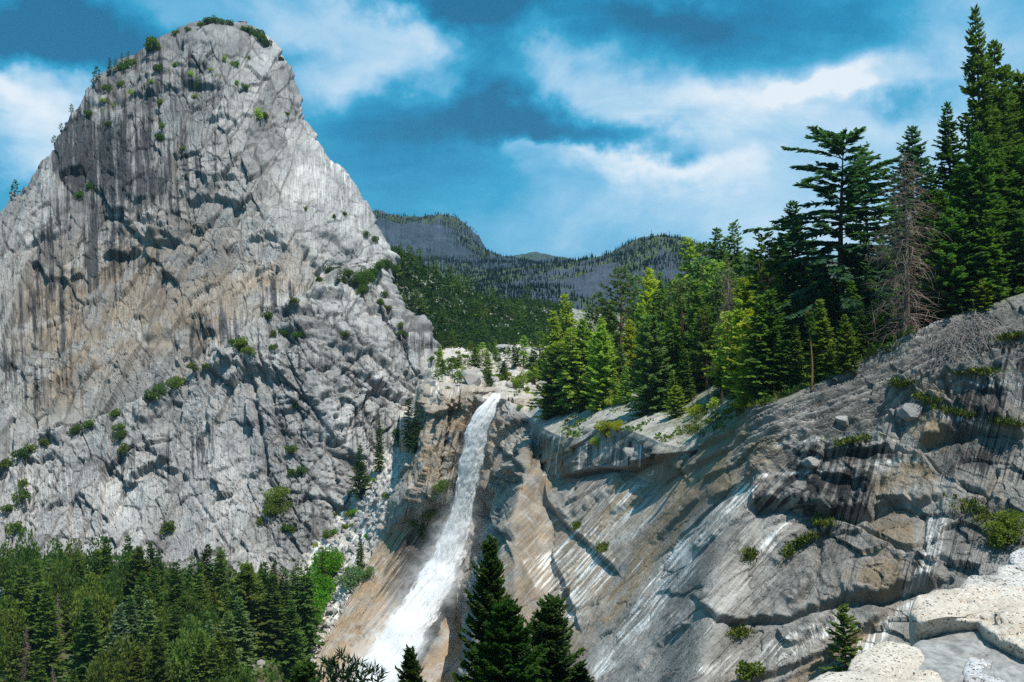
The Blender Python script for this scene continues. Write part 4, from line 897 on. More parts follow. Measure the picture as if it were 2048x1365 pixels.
def fall_sheet(name, grow, push, cover, ny, nx, seed, parent, amp, mat=None, up=0.0):
    py = np.linspace(787, 1438, ny)
    L, Rr, Y = (np.interp(py, FALL[:, 0], FALL[:, k]) for k in (1, 2, 3))
    k9 = np.ones(21) / 21
    L, Rr, Y = (np.convolve(np.pad(a, 10, mode='edge'), k9, 'valid') for a in (L, Rr, Y))
    w = Rr - L
    g = grow * sstep(py, 790, 1000)
    L, Rr = L - g * w, Rr + g * 0.7 * w
    u = np.linspace(0, 1, nx)[None] * np.ones((ny, 1))
    al = ((py - 787) / 650)[:, None] * np.ones((1, nx))
    W = np.stack([u * 3, al * 14], -1)
    rag = 0.20 * fbm(W * [0.35, 1.5], 1.0, 5, seed)
    px = L[:, None] + (Rr - L)[:, None] * (u + rag)
    bulge = np.sqrt(np.clip(1 - (2 * u - 1) ** 2, 0, 1))
    yy = Y[:, None] + 4 - 7.0 * bulge - push
    # lumps of falling water: rounded fronts with tails
    t1 = np.abs(fbm(np.stack([u * 5 + 1.2 * fbm(W, .7, 2, seed + 1), al * 22], -1), 1.0, 3, seed + 2))
    yy = yy - amp * (1 - 2.4 * t1) * np.minimum(1, 0.3 + 2 * bulge)
    P = at(px, py[:, None] + 0 * u, yy)
    me = new_mesh(name, P.reshape(-1, 3), grid_faces(ny, nx), mat or WATER, True)
    edge = np.clip(np.minimum(u, 1 - u) * 2, 0, 1)
    fattr(me, 'across', u * ((Rr - L)[:, None] / 70.0)); fattr(me, 'along', al)
    fattr(me, 'cover', cover(edge, al))
    return link(name, me, parent)
fall_root = link('waterfall', None, label='tall white waterfall plunging over the granite lip', category='waterfall')
fall_root.location = Vector(at(995, 790, 552))
def under(o, root):
    o.parent = root
    o.matrix_parent_inverse = Matrix.Translation(-root.location)
under(fall_sheet('plunging_water', 0.0, 0.0, lambda e, a: 0.0 + 1.9 * sstep(e, 0.0, 0.62), 420, 90, 701, None, 1.0), fall_root)
under(fall_sheet('spray', 0.16, 3.0, lambda e, a: 0.02 + (0.34 + 0.30 * a) * sstep(e, 0.0, 0.55), 260, 60, 711, None, 2.2), fall_root)
for k, (gw, pu) in enumerate(((0.22, 4.0), (0.40, 7.0), (0.60, 10.0))):
    under(fall_sheet('spray', gw, pu, lambda e, a: (0.10 + 0.42 * sstep(a, 0.1, 0.75)) * sstep(e, 0.0, 0.9), 160, 50, 721 + k, None, 2.5, MIST), fall_root)

def trickle(pts, wpx, label, seed):
    """Thin film of water running down the rock, following its surface."""
    pts = np.array(pts, float); n = 46
    c = crom(pts, np.linspace(0, len(pts) - 1, n))
    rows = []
    for i, (x, y) in enumerate(c):
        wd = wpx * (0.6 + 0.5 * math.sin(i * 0.6 + seed) * 0.4 + 0.4 * i / n)
        row = []
        for k in (-1, -0.33, 0.33, 1):
            p = pick(x + k * wd, y, ['granite_slope'])
            p = p * (1 - 0.9 / p.length)
            row.append(p[:])
        rows.append(row)
    P = np.array(rows)
    for _ in range(2):
        P[1:-1] = (P[:-2] + P[1:-1] * 2 + P[2:]) / 4
    me = new_mesh('small_cascade', P.reshape(-1, 3), grid_faces(n, 4), WATER, True)
    u = np.array([0, .33, .66, 1])[None] * np.ones((n, 1)); al = np.linspace(0, 1, n)[:, None] * np.ones((1, 4))
    fattr(me, 'across', u * wpx / 12 + seed); fattr(me, 'along', al * 0.3 + seed); fattr(me, 'cover', 0.10 + 0.42 * np.minimum(u, 1 - u) * 3)
    link('small_cascade', me, label=label, category='cascade')
trickle([(1108, 868), (1103, 890), (1098, 920), (1090, 950)], 5, 'thin white cascade, wider of two on the dark rock band under the lit fir', 1)
trickle([(1122, 852), (1118, 880), (1113, 910), (1110, 950)], 3, 'narrow white cascade just right of a wider one on the dark rock band', 2)
print('water', round(time.time() - T0, 1))

# ================================================================== PLANTS
class Geo:
    """Quads collected with numpy."""
    def __init__(s): s.q = []
    def add(s, Q):
        if len(Q): s.q.append(np.asarray(Q, np.float32))
    def arrays(s):
        Q = np.concatenate(s.q) if s.q else np.zeros((0, 4, 3), np.float32)
        return Q.reshape(-1, 3), np.arange(len(Q) * 4).reshape(-1, 4)
    def count(s): return sum(len(a) for a in s.q)
def unit(v):
    return v / (np.linalg.norm(v, axis=-1, keepdims=True) + 1e-9)
def sprays(base, d, length, width, rng, flat=0.6):
    """Pointed leafy shoots: a diamond from base along d."""
    n = len(base)
    up = np.array([0, 0, 1.0]) * flat + rng.normal(0, 0.5, (n, 3))
    side = unit(np.cross(d, up))
    l = np.asarray(length)[:, None]; w = np.asarray(width)[:, None]
    mid = base + d * l * 0.42
    return np.stack([base, mid + side * w, base + d * l, mid - side * w], 1)
def tube(pts, rad, k=6):
    """Tapered round stem through points."""
    pts = np.asarray(pts, float); rad = np.asarray(rad, float)
    t = unit(np.gradient(pts, axis=0))
    ref = np.array([1.0, 0.1, 0.0]) if abs(t[0, 2]) > 0.7 else np.array([0, 0, 1.0])
    s = unit(np.cross(t, ref)); b = np.cross(t, s)
    a = np.arange(k) * 2 * math.pi / k
    ring = pts[:, None] + rad[:, None, None] * (np.cos(a)[None, :, None] * s[:, None] + np.sin(a)[None, :, None] * b[:, None])
    j = np.arange(k); jn = (j + 1) % k
    return np.stack([ring[:-1][:, j], ring[:-1][:, jn], ring[1:][:, jn], ring[1:][:, j]], 2).reshape(-1, 4, 3)
def conifer(seed, H=30.0, Rd=4.5, base=0.08, whorls=44, nb=5, shape=0.85, droop=0.30, up=0.35, curl=0.25, dens=1.0, gap=0.08, sl=1.15, sw=0.30, ragged=0.25, tuft=False, fan=1.0, lean=0.0, top_dead=0.0):
    rng = np.random.default_rng(seed)
    leaf, wood = Geo(), Geo()
    zs = np.linspace(0, H, 12)
    bend = np.stack([lean * H * (zs / H) ** 1.3 + 0.012 * H * np.sin(zs / H * 3 + seed), 0.010 * H * np.sin(zs / H * 4 + 2 * seed), zs], -1)
    wood.add(tube(bend, np.maximum(0.016 * H * (1 - zs / H) ** 0.9, 0.02), 7))
    axis = lambda z: np.array([np.interp(z, zs, bend[:, 0]), np.interp(z, zs, bend[:, 1]), z])
    for z in np.linspace(base * H, H * 0.985, whorls):
        t = (z / H - base) / (1 - base)
        prof = (1 - t) ** shape * min(1.0, 0.62 + t / 0.16 * 0.38)
        k = max(3, int(round(nb * (0.75 + 0.5 * rng.random()))))
        ph = rng.random() * 6.283
        sec = 1 + 0.18 * math.sin(z * 1.7 + seed)
        for i in range(k):
            if rng.random() < gap: continue
            L = Rd * prof * sec * (1 - ragged / 2 + ragged * (rng.random() * 1.5)) + 0.25
            a = ph + 6.283 * i / k + rng.normal(0, 0.25)
            out = np.array([math.cos(a), math.sin(a), 0.0]); lat = np.array([-out[1], out[0], 0.0])
            e = up * (t - 0.25) * 1.6 + rng.normal(0, 0.10)
            n = max(2, int(L / (sl * 0.42) * dens))
            s = (np.arange(n) + rng.random(n)) / n
            s = 0.12 + 0.88 * s
            o = axis(z + rng.normal(0, 0.15))
            path = lambda q: o + np.outer(q * L, out) + np.outer(L * (q * e - droop * q ** 2 + curl * q ** 3), [0, 0, 1.0])
            b = path(s)
            tang = unit(path(s + 0.05) - b)
            if L > 0.8 and z < 0.93 * H:
                qs = np.linspace(0, 0.9, 4)
                wood.add(tube(path(qs), np.linspace(0.010 * L + 0.03, 0.015, 4), 3))
            if tuft:
                m = s > 0.45
                b, tang, s = b[m], tang[m], s[m]
                r = rng.integers(4, 7)
                bb = np.repeat(b, r, 0); dd = unit(np.repeat(tang, r, 0) * 0.7 + rng.normal(0, 0.75, (len(bb), 3)) + [0, 0, 0.25])
                ll = sl * (0.6 + 0.6 * rng.random(len(bb)))
                leaf.add(sprays(bb, dd, ll, ll * sw, rng, 0.1))
                continue
            for sg in (-1, 1):
                d = unit(tang * 0.75 + sg * lat * (0.85 * fan) + rng.normal(0, 0.18, (n, 3)) + [0, 0, -0.18])
                ll = np.minimum(sl * (0.7 + 0.6 * rng.random(n)), 0.25 + 0.75 * L * (1.08 - s))
                leaf.add(sprays(b, d, ll, ll * sw + 0.03, rng))
            d = unit(tang + rng.normal(0, 0.25, (n, 3)))
            ll = sl * (0.55 + 0.4 * rng.random(n))
            leaf.add(sprays(b, d, ll, ll * sw, rng))
    n = 6
    leaf.add(sprays(np.array([axis(H * 0.97)] * n) + rng.normal(0, 0.05, (n, 3)), unit(np.array([[0, 0, 1.0]] * n) + rng.normal(0, 0.25, (n, 3))), np.full(n, 0.035 * H), np.full(n, 0.006 * H + 0.03), rng))
    return leaf, wood
def snag(seed, H=30, Rd=3.5, whorls=34, nb=4, twigs=3, droop=0.25, shape=0.7, base=0.1, lean=0.0):
    rng = np.random.default_rng(seed); g = Geo()
    zs = np.linspace(0, H, 10)
    bend = np.stack([lean * zs + 0.01 * H * np.sin(zs / H * 3), 0 * zs, zs], -1)
    trunk = Geo(); trunk.add(tube(bend, np.maximum(0.016 * H * (1 - zs / H), 0.03), 7))
    for z in np.linspace(base * H, 0.98 * H, whorls):
        t = z / H
        for i in range(nb):
            L = Rd * (1 - t) ** shape * (0.35 + 0.85 * rng.random()) + 0.2
            a = rng.random() * 6.283; out = np.array([math.cos(a), math.sin(a), 0.0])
            q = np.linspace(0, 1, 5); o = np.array([np.interp(z, zs, bend[:, 0]), 0, z])
            p = o + np.outer(q * L, out) + np.outer(L * (0.12 * q - droop * q ** 2), [0, 0, 1.0]) + rng.normal(0, 0.04 * L, (5, 3)) * q[:, None]
            g.add(tube(p, np.linspace(0.012 * L + 0.04, 0.012, 5), 3))
            for _ in range(twigs):
                j = rng.integers(1, 5); d = unit(out * 0.5 + rng.normal(0, 0.6, 3) + [0, 0, -0.3])
                l = L * (0.2 + 0.25 * rng.random())
                g.add(tube(np.stack([p[j], p[j] + d * l * 0.5, p[j] + d * l + [0, 0, -0.15 * l]]), [0.03, 0.022, 0.008], 3))
    return g, trunk
def bushy(seed, W=4.0, H=3.5, leaves=1400, size=0.34, lobes=9, stem=0.25):
    rng = np.random.default_rng(seed); leaf, wood = Geo(), Geo()
    c = []
    for i in range(lobes):
        a = rng.random() * 6.283; r = W * 0.42 * math.sqrt(rng.random()); h = H * (stem + 0.12 + (0.80 - stem) * rng.random() * (1 - 0.5 * (r / (W * .42)) ** 2))
        c.append((r * math.cos(a), r * math.sin(a), h, min(W, H) * (0.16 + 0.14 * rng.random())))
        wood.add(tube(np.array([[0, 0, -0.3], [r * math.cos(a) * 0.35, r * math.sin(a) * 0.35, h * 0.5], [r * math.cos(a), r * math.sin(a), h]]), [0.03 * H, 0.02 * H, 0.006 * H], 5))
    c = np.array(c)
    k = rng.choice(lobes, leaves, p=c[:, 3] ** 2 / (c[:, 3] ** 2).sum())
    v = unit(rng.normal(0, 1, (leaves, 3))); rad = c[k, 3] * (0.55 + 0.55 * rng.random(leaves) ** 0.5)
    b = c[k, :3] + v * rad[:, None] * [1.15, 1.15, 0.85]
    d = unit(v * 0.8 + rng.normal(0, 0.6, (leaves, 3)) + [0, 0, 0.2])
    ll = size * (0.7 + 0.6 * rng.random(leaves))
    leaf.add(sprays(b, d, ll, ll * 0.42, rng, 0.2))
    return leaf, wood
MODELS = {}
def model(name, leaf, wood, H, leafmat, woodmat):
    me_l = new_mesh(name + '_crown', *leaf.arrays(), leafmat)
    me_w = new_mesh(name + '_trunk', *wood.arrays(), woodmat, True)
    MODELS.setdefault(name, []).append((me_l, me_w, H))
def joined(name, leaf, wood, H, leafmat, woodmat):
    V1, F1 = leaf.arrays(); V2, F2 = wood.arrays()
    me = new_mesh(name, np.concatenate([V1, V2]), np.concatenate([F1, F2 + len(V1)]), [leafmat, woodmat], False, np.concatenate([np.zeros(len(F1)), np.ones(len(F2))]))
    MODELS.setdefault(name, []).append((me, None, H))
for s in (1, 2, 3):
    model('fir', *conifer(s, 30, 4.6, 0.05, 46, 5, 0.80, 0.32, 0.45, 0.28, 1.0, 0.06), 30, LEAF, BARK)
for s in (4, 5):
    model('cedar', *conifer(s, 30, 4.6, 0.03, 52, 6, 0.72, 0.18, 0.7, 0.30, 1.1, 0.05, sl=1.0, sw=0.34, ragged=0.45), 30, LEAF, RED_BARK)
model('fir', *conifer(51, 30, 4.0, 0.12, 36, 5, 0.60, 0.38, 0.4, 0.2, 1.0, 0.22, ragged=0.7, lean=0.03), 30, LEAF, BARK)
model('fir', *conifer(52, 30, 5.2, 0.02, 42, 6, 0.95, 0.25, 0.5, 0.3, 1.1, 0.10, ragged=0.6, lean=-0.02), 30, LEAF, BARK)
model('cedar', *conifer(53, 30, 5.2, 0.02, 50, 6, 0.60, 0.22, 0.7, 0.30, 1.1, 0.12, sl=1.0, sw=0.34, ragged=0.7), 30, LEAF, RED_BARK)
for s in (6, 7):
    model('pine', *conifer(s, 30, 4.4, 0.25, 26, 5, 0.5, 0.15, 0.5, 0.2, 1.1, 0.12, sl=1.0, sw=0.22, ragged=0.6, tuft=True), 30, LEAF, RED_BARK)
model('tall_fir', *conifer(11, 40, 4.9, 0.09, 62, 6, 0.80, 0.42, 0.5, 0.36, 1.5, 0.05, sl=0.95, sw=0.24, ragged=0.35), 40, LEAF, BARK)
model('tall_fir', *conifer(12, 40, 5.4, 0.08, 60, 6, 0.70, 0.34, 0.5, 0.30, 1.5, 0.06, sl=0.95, sw=0.24, ragged=0.5), 40, LEAF, BARK)
model('sugar_pine', *conifer(13, 34, 6.2, 0.10, 36, 5, 0.36, 0.40, 0.6, 0.12, 1.9, 0.16, sl=1.0, sw=0.22, ragged=0.95, fan=0.7), 34, LEAF, BARK)
model('sugar_pine', *conifer(14, 34, 4.6, 0.12, 38, 5, 0.42, 0.30, 0.5, 0.12, 1.6, 0.14, sl=1.0, sw=0.22, ragged=0.9, fan=0.7), 34, LEAF, BARK)
model('near_fir', *conifer(15, 34, 5.6, 0.02, 74, 7, 0.80, 0.20, 0.75, 0.25, 2.4, 0.04, sl=0.70, sw=0.22, ragged=0.4), 34, LEAF, BARK)
model('near_fir', *conifer(16, 30, 5.2, 0.02, 66, 7, 0.72, 0.20, 0.8, 0.25, 2.4, 0.04, sl=0.70, sw=0.22, ragged=0.5), 30, LEAF, BARK)
model('young_pine', *conifer(17, 14, 2.6, 0.06, 15, 4, 0.6, 0.05, 0.8, 0.25, 2.5, 0.08, sl=0.75, sw=0.09, ragged=0.4, tuft=True), 14, LEAF, BARK)
model('young_fir', *conifer(18, 8, 2.3, 0.04, 22, 5, 0.75, 0.12, 0.7, 0.15, 2.2, 0.08, sl=0.34, sw=0.22, ragged=0.4), 8, LEAF, BARK)
for s in (21, 22, 23):
    joined('small_fir', *conifer(s, 14, 2.6, 0.06, 16, 4, 0.8, 0.25, 0.5, 0.2, 0.8, 0.1, sl=1.2, sw=0.34), 14, LEAF, BARK)
for s in (24, 25):
    joined('small_pine', *conifer(s, 12, 2.8, 0.22, 10, 4, 0.45, 0.1, 0.5, 0.2, 0.9, 0.1, sl=1.0, sw=0.30, ragged=0.6, tuft=True), 12, LEAF, BARK)
for s in (31, 32, 33):
    model('oak', *bushy(s, 13, 14, 4200, 0.75, 16, 0.2), 14, BROAD, BARK)
for s in (34, 35, 36):
    joined('shrub', *bushy(s, 4.2, 3.0, 700, 0.45, 8, 0.02), 3.0, BROAD, BARK)
for s in (37, 38):
    model('big_shrub', *bushy(s, 8, 6.5, 2600, 0.42, 14, 0.03), 6.5, BROAD, BARK)
gb, gt = snag(41, 30, 3.2, 40, 4, 4); model('snag', gb, gt, 30, GREY_WOOD, GREY_WOOD)
gb, gt = snag(42, 34, 7.0, 46, 6, 11, 0.45, 0.55, 0.05); model('dead_fir', gb, gt, 34, DEAD_TWIG, DEAD_TWIG)
gb, gt = snag(43, 30, 4.2, 50, 7, 10, 0.30, 0.7, 0.05); model('brown_fir', gb, gt, 30, DEAD_TWIG, GREY_WOOD)

GREEN = dict(hill=(0.045, 0.080, 0.026), dark=(0.092, 0.152, 0.034), fir=(0.105, 0.165, 0.036), mid=(0.155, 0.205, 0.040), lit=(0.34, 0.41, 0.075), yellow=(0.42, 0.44, 0.05), blue=(0.065, 0.13, 0.072), grey=(0.16, 0.23, 0.09), olive=(0.13, 0.16, 0.034), bright=(0.13, 0.34, 0.015), black=(0.050, 0.086, 0.024), grey2=(0.22, 0.25, 0.15), brown=(0.22, 0.13, 0.07))  # lit carries sun, dark (right wood) and hill carry cloud shade as colour
prng = random.Random(5)
def plant(kind, pos, H, color, name, label, cat, group=None, wide=1.0, rot=None, lean=0.0, variant=None, zs=None):
    """Stands one plant on the ground: an Empty with trunk and crown, or one mesh where it is too small to show them."""
    ml = MODELS[kind]
    me_l, me_w, h0 = ml[prng.randrange(len(ml))] if variant is None else ml[variant]
    s = H / h0
    if me_w is None:
        root = link(name, me_l); leafs = [root]
    else:
        root = link(name, None)
        cr = link('crown', me_l, root); tk = link('trunk', me_w, root); leafs = [cr, tk]
    root['label'], root['category'] = label, cat
    if group: root['group'] = group
    root.location = pos
    root.rotation_euler = (0, lean, prng.random() * 6.283 if rot is None else rot)
    root.scale = (s * wide, s * wide, s)
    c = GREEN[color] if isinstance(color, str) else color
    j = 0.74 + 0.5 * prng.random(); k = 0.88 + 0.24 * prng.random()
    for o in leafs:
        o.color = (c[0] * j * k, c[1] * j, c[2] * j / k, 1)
    return root
def tree_to(px, py_top, Y, grounds, hmin=3.0, hmax=70.0, sink=0.6, fallback=None):
    """Base point and height of a tree whose top shows at (px, py_top), Y metres ahead."""
    top = at(px, py_top, Y)
    z = ground_z(top[0], top[1], grounds)
    if z is None: z = fallback if fallback is not None else top[2] - 25
    H = min(max(top[2] - z + sink, hmin), hmax)
    return Vector((top[0], top[1], z - sink)), H
# ================================================================== FORESTS
SHELF = ['rock_shelf', 'granite_slope', 'green_hillside']
WORD = dict(dark='dark green', fir='deep green', mid='mid green', lit='sunlit green', yellow='yellow green', blue='blue green', grey='grey green', olive='olive green', bright='vivid light green', black='near black', brown='rusty brown', grey2='pale grey green')
# ---- sunlit wood on the bench right of the fall: (px, py of the top, distance, kind, colour, width, own label)
LIT = [
    (1108, 622, 472, 'fir', 'lit', 1.15, 'sunlit fir at the near left end of the bench wood, beside the white rock'), (1138, 588, 490, 'fir', 'lit', 1.2, 'broad sunlit fir rising behind the end of the bench wood'),
    (1125, 690, 462, 'cedar', 'mid', 1.5, 'thick dark cedar on the rim over the two small cascades'), (1165, 640, 455, 'cedar', 'lit', 1.3, None), (1198, 588, 520, 'pine', 'grey', 1.1, None), (1185, 670, 445, 'fir', 'lit', 1.2, None),
    (1240, 540, 520, 'pine', 'grey', 1.35, 'tall grey green pine with a bare white trunk in the lit wood'), (1277, 556, 540, 'pine', 'grey', 1.1, None), (1298, 538, 505, 'cedar', 'yellow', 1.05, 'yellow topped cedar standing out bright in the lit wood'), (1322, 545, 560, 'fir', 'fir', 1.0, None),
    (1285, 610, 470, 'cedar', 'lit', 1.1, None), (1258, 640, 440, 'cedar', 'yellow', 0.9, None), (1218, 660, 430, 'fir', 'grey', 1.2, None), (1240, 690, 415, 'fir', 'grey', 1.1, None), (1326, 580, 430, 'cedar', 'mid', 1.1, None),
    (1380, 476, 400, 'fir', 'lit', 1.25, 'tallest light green fir in the middle of the lit wood'), (1402, 520, 390, 'pine', 'grey', 1.3, None), (1362, 560, 385, 'pine', 'grey', 1.1, None), (1345, 640, 380, 'fir', 'grey', 1.0, None),
    (1205, 640, 415, 'cedar', 'lit', 1.1, None), (1228, 740, 405, 'fir', 'lit', 1.0, None), (1252, 730, 398, 'fir', 'lit', 1.1, None), (1300, 700, 385, 'pine', 'lit', 1.2, None), (1318, 668, 380, 'fir', 'grey', 1.1, None), (1290, 735, 375, 'cedar', 'lit', 1.1, None),
    (1370, 698, 345, 'fir', 'mid', 1.1, None), (1342, 740, 350, 'fir', 'lit', 1.0, None), (1352, 772, 328, 'cedar', 'lit', 1.35, 'leafy lit cedar leaning out over the rim edge, lowest of the wood'), (1315, 742, 362, 'pine', 'mid', 1.1, None), (1165, 755, 436, 'cedar', 'mid', 1.2, None), (1180, 800, 430, 'fir', 'mid', 1.1, None),
    (1268, 820, 378, 'small_pine', 'grey', 1.2, 'small grey green pine on the pale rim boulder'), (1100, 760, 466, 'cedar', 'mid', 1.3, None), (1148, 720, 448, 'fir', 'mid', 1.2, None),
    (1432, 458, 420, 'fir', 'fir', 1.2, 'dark pointed fir, left of a pair on the wooded skyline'), (1472, 445, 430, 'fir', 'fir', 1.05, 'dark narrow fir, right of a pair on the wooded skyline'), (1410, 490, 440, 'pine', 'fir', 1.2, None), (1450, 475, 450, 'fir', 'fir', 1.0, None), (1500, 500, 400, 'fir', 'mid', 1.0, None),
    (1488, 560, 320, 'cedar', 'yellow', 1.1, 'yellow green cedar lit from the side before the dark firs'), (1430, 560, 380, 'fir', 'grey', 1.2, None), (1410, 620, 350, 'pine', 'mid', 1.1, None), (1458, 640, 318, 'cedar', 'mid', 1.1, None), (1476, 600, 300, 'fir', 'lit', 1.1, None), (1440, 720, 305, 'fir', 'mid', 1.0, None), (1470, 690, 285, 'cedar', 'mid', 1.0, None),
    (1385, 640, 410, 'pine', 'grey', 1.1, None), (1225, 600, 560, 'fir', 'lit', 1.0, None), (1262, 600, 560, 'fir', 'lit', 1.0, None), (1350, 560, 480, 'fir', 'lit', 1.1, None), (1165, 700, 520, 'fir', 'mid', 1.1, None), (1300, 640, 520, 'fir', 'mid', 1.1, None), (1425, 690, 420, 'fir', 'mid', 1.1, None), (1400, 580, 470, 'fir', 'fir', 1.1, None)]
lrng = random.Random(77)
for i in range(46):
    px = lrng.uniform(1110, 1470); Y = lrng.uniform(1.08, 1.55) * float(crestY(px)) + 10
    py0 = np.interp(px, [1100, 1200, 1290, 1380, 1470], [640, 600, 560, 520, 500])
    LIT.append((px, py0 + lrng.uniform(10, 150), Y, lrng.choice(['fir', 'fir', 'cedar', 'pine']), lrng.choice(['lit', 'lit', 'mid', 'grey', 'fir']), lrng.uniform(0.95, 1.3), None))
for px, pyt, Y, kind, colr, wd, lab in LIT:
    pos, H = tree_to(px, pyt, Y, ['granite_slope'], 5, 62)
    z = 'at the rim' if Y < 400 else 'in the middle rows' if Y < 480 else 'in the back rows'
    side = 'near the fall' if px < 1200 else 'halfway along' if px < 1340 else 'by the dark wood'
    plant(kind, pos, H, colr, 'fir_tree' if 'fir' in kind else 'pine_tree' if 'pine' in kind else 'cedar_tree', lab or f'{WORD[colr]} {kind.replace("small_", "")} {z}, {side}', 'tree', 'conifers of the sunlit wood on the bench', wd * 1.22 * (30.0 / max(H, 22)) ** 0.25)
# ---- dark tall wood on the right
DARK = [
    (1526, 468, 250, 'sugar_pine', 'dark', 0.85, 'scraggy dark fir with grey dead side branches on the skyline'), (1548, 486, 270, 'fir', 'dark', 1.1, None), (1562, 470, 320, 'fir', 'dark', 1.0, None), (1590, 402, 240, 'tall_fir', 'dark', 1.15, 'tall narrow dark fir alone against the sky, left of the wide sugar pine'),
    (1625, 480, 300, 'fir', 'blue', 1.2, None), (1612, 560, 235, 'fir', 'blue', 1.1, None), (1686, 268, 195, 'sugar_pine', 'blue', 1.25, 'sugar pine with long uneven branches reaching left into the sky'), (1728, 298, 200, 'sugar_pine', 'dark', 0.95, 'slim sugar pine just right of the wide spreading one'),
    (1648, 500, 230, 'fir', 'blue', 1.2, None), (1665, 560, 200, 'cedar', 'mid', 1.0, None), (1700, 560, 185, 'fir', 'fir', 1.2, None), (1740, 560, 180, 'cedar', 'fir', 1.1, None), (1640, 600, 190, 'fir', 'mid', 1.2, None),
    (1830, 252, 205, 'tall_fir', 'blue', 1.2, 'neat pointed fir behind the dead grey fir'), (1795, 400, 200, 'fir', 'dark', 1.2, None), (1770, 480, 178, 'fir', 'dark', 1.1, None), (1900, 206, 150, 'tall_fir', 'dark', 1.0, 'dark fir with a bare upper trunk, next left of the highest tree'),
    (1954, 12, 128, 'tall_fir', 'fir', 0.78, 'highest tree of all, a tiered fir at the top right'), (1985, 80, 133, 'tall_fir', 'dark', 0.9, 'dark fir pressed against the right of the highest tree'), (2018, 130, 140, 'tall_fir', 'fir', 0.9, None), (2046, 150, 128, 'cedar', 'olive', 1.2, None), (2075, 110, 140, 'tall_fir', 'dark', 1.1, None),
    (1952, 265, 118, 'tall_fir', 'fir', 1.25, 'broad layered fir in front of the highest tree'), (1925, 330, 124, 'tall_fir', 'dark', 1.3, None), (1880, 380, 140, 'tall_fir', 'dark', 1.3, None), (1860, 330, 160, 'tall_fir', 'dark', 1.2, None), (1905, 420, 126, 'cedar', 'dark', 1.2, None), (1990, 300, 116, 'tall_fir', 'dark', 1.3, None), (2030, 300, 112, 'cedar', 'dark', 1.3, None),
    (1975, 420, 112, 'fir', 'fir', 1.2, None), (2040, 420, 104, 'fir', 'dark', 1.3, None), (1870, 480, 140, 'cedar', 'dark', 1.1, None), (1750, 600, 160, 'cedar', 'fir', 1.1, None), (1722, 610, 168, 'fir', 'dark', 1.2, None), (1780, 590, 158, 'fir', 'dark', 1.1, None), (1690, 630, 172, 'cedar', 'mid', 1.1, None),
    (1520, 590, 232, 'fir', 'mid', 1.25, 'full green fir behind the leaning red trunk'), (1502, 620, 245, 'cedar', 'yellow', 1.1, None), (1545, 580, 226, 'fir', 'dark', 1.2, None), (1575, 600, 226, 'fir', 'dark', 1.2, None), (1492, 680, 262, 'fir', 'mid', 1.1, None), (1530, 690, 236, 'cedar', 'fir', 1.1, None), (1662, 690, 182, 'fir', 'mid', 1.0, None), (1830, 560, 148, 'cedar', 'dark', 1.1, None),
    (1800, 610, 152, 'cedar', 'dark', 1.0, None), (1965, 560, 112, 'young_fir', 'lit', 1.2, 'small bright green fir under the dark trees by the bare bank'), (1560, 690, 218, 'small_fir', 'dark', 1.2, None), (1590, 650, 210, 'fir', 'fir', 1.0, None), (1735, 480, 230, 'fir', 'dark', 1.2, None), (1850, 420, 185, 'fir', 'dark', 1.2, None)]
for i in range(26):
    px = lrng.uniform(1500, 2080); Y = lrng.uniform(1.12, 1.6) * float(np.interp(px, YCX, YOLD))
    py0 = np.interp(px, [1500, 1700, 1850, 1950, 2080], [560, 480, 430, 330, 250])
    DARK.append((px, py0 + lrng.uniform(0, 160), Y, lrng.choice(['tall_fir', 'fir', 'cedar']), lrng.choice(['dark', 'fir', 'dark', 'mid']), lrng.uniform(1.0, 1.3), None))
for px, pyt, Y, kind, colr, wd, lab in DARK:
    pos, H = tree_to(px, pyt, Y * far_scale(px) * 1.08 + 7, ['granite_slope'], 3, 80)
    side = 'by the leaning trunk' if px < 1600 else 'below the sugar pines' if px < 1760 else 'around the dead grey fir' if px < 1870 else 'under the highest tree' if px < 1990 else 'at the frame edge'
    size = 'tall' if H > 26 else 'middling' if H > 15 else 'low'
    rr = {1686: 2.9, 1728: 1.0}.get(px)
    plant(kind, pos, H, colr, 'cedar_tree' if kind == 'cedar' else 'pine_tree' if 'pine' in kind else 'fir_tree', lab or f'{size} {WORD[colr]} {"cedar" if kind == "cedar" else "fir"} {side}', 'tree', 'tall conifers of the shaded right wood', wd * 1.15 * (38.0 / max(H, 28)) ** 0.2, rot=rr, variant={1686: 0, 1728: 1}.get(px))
def special(px, pyt, Y, kind, name, label, wide=1.0, lean=0.0, H=None, color='grey', rot=None):
    pos, h = tree_to(px, pyt, Y * far_scale(px) * 1.06 + 4, ['granite_slope'], 3, 66)
    return plant(kind, pos, H or h, color, name, label, 'dead tree' if kind in ('snag', 'dead_fir', 'brown_fir') else 'tree', None, wide, rot, lean)
special(1808, 300, 150, 'dead_fir', 'dead_fir', 'big dead fir of drooping grey brown branches in the right wood', 1.15)
special(1455, 512, 330, 'brown_fir', 'dead_fir', 'dead fir with reddish brown branches at the edge of the lit wood', 1.0)
special(1343, 508, 470, 'snag', 'dead_snag', 'bare silver snag poking up between the lit pines', 0.7)
special(1540, 470, 262, 'brown_fir', 'dead_fir', 'half dead grey fir behind the leaning red trunk', 0.9)
special(1418, 762, 316, 'brown_fir', 'dead_fir', 'small rusty dead fir on the grassy rim slope', 1.2)
special(1444, 778, 300, 'brown_fir', 'dead_fir', 'low orange brown dead fir right of the rusty one on the rim slope', 1.2)
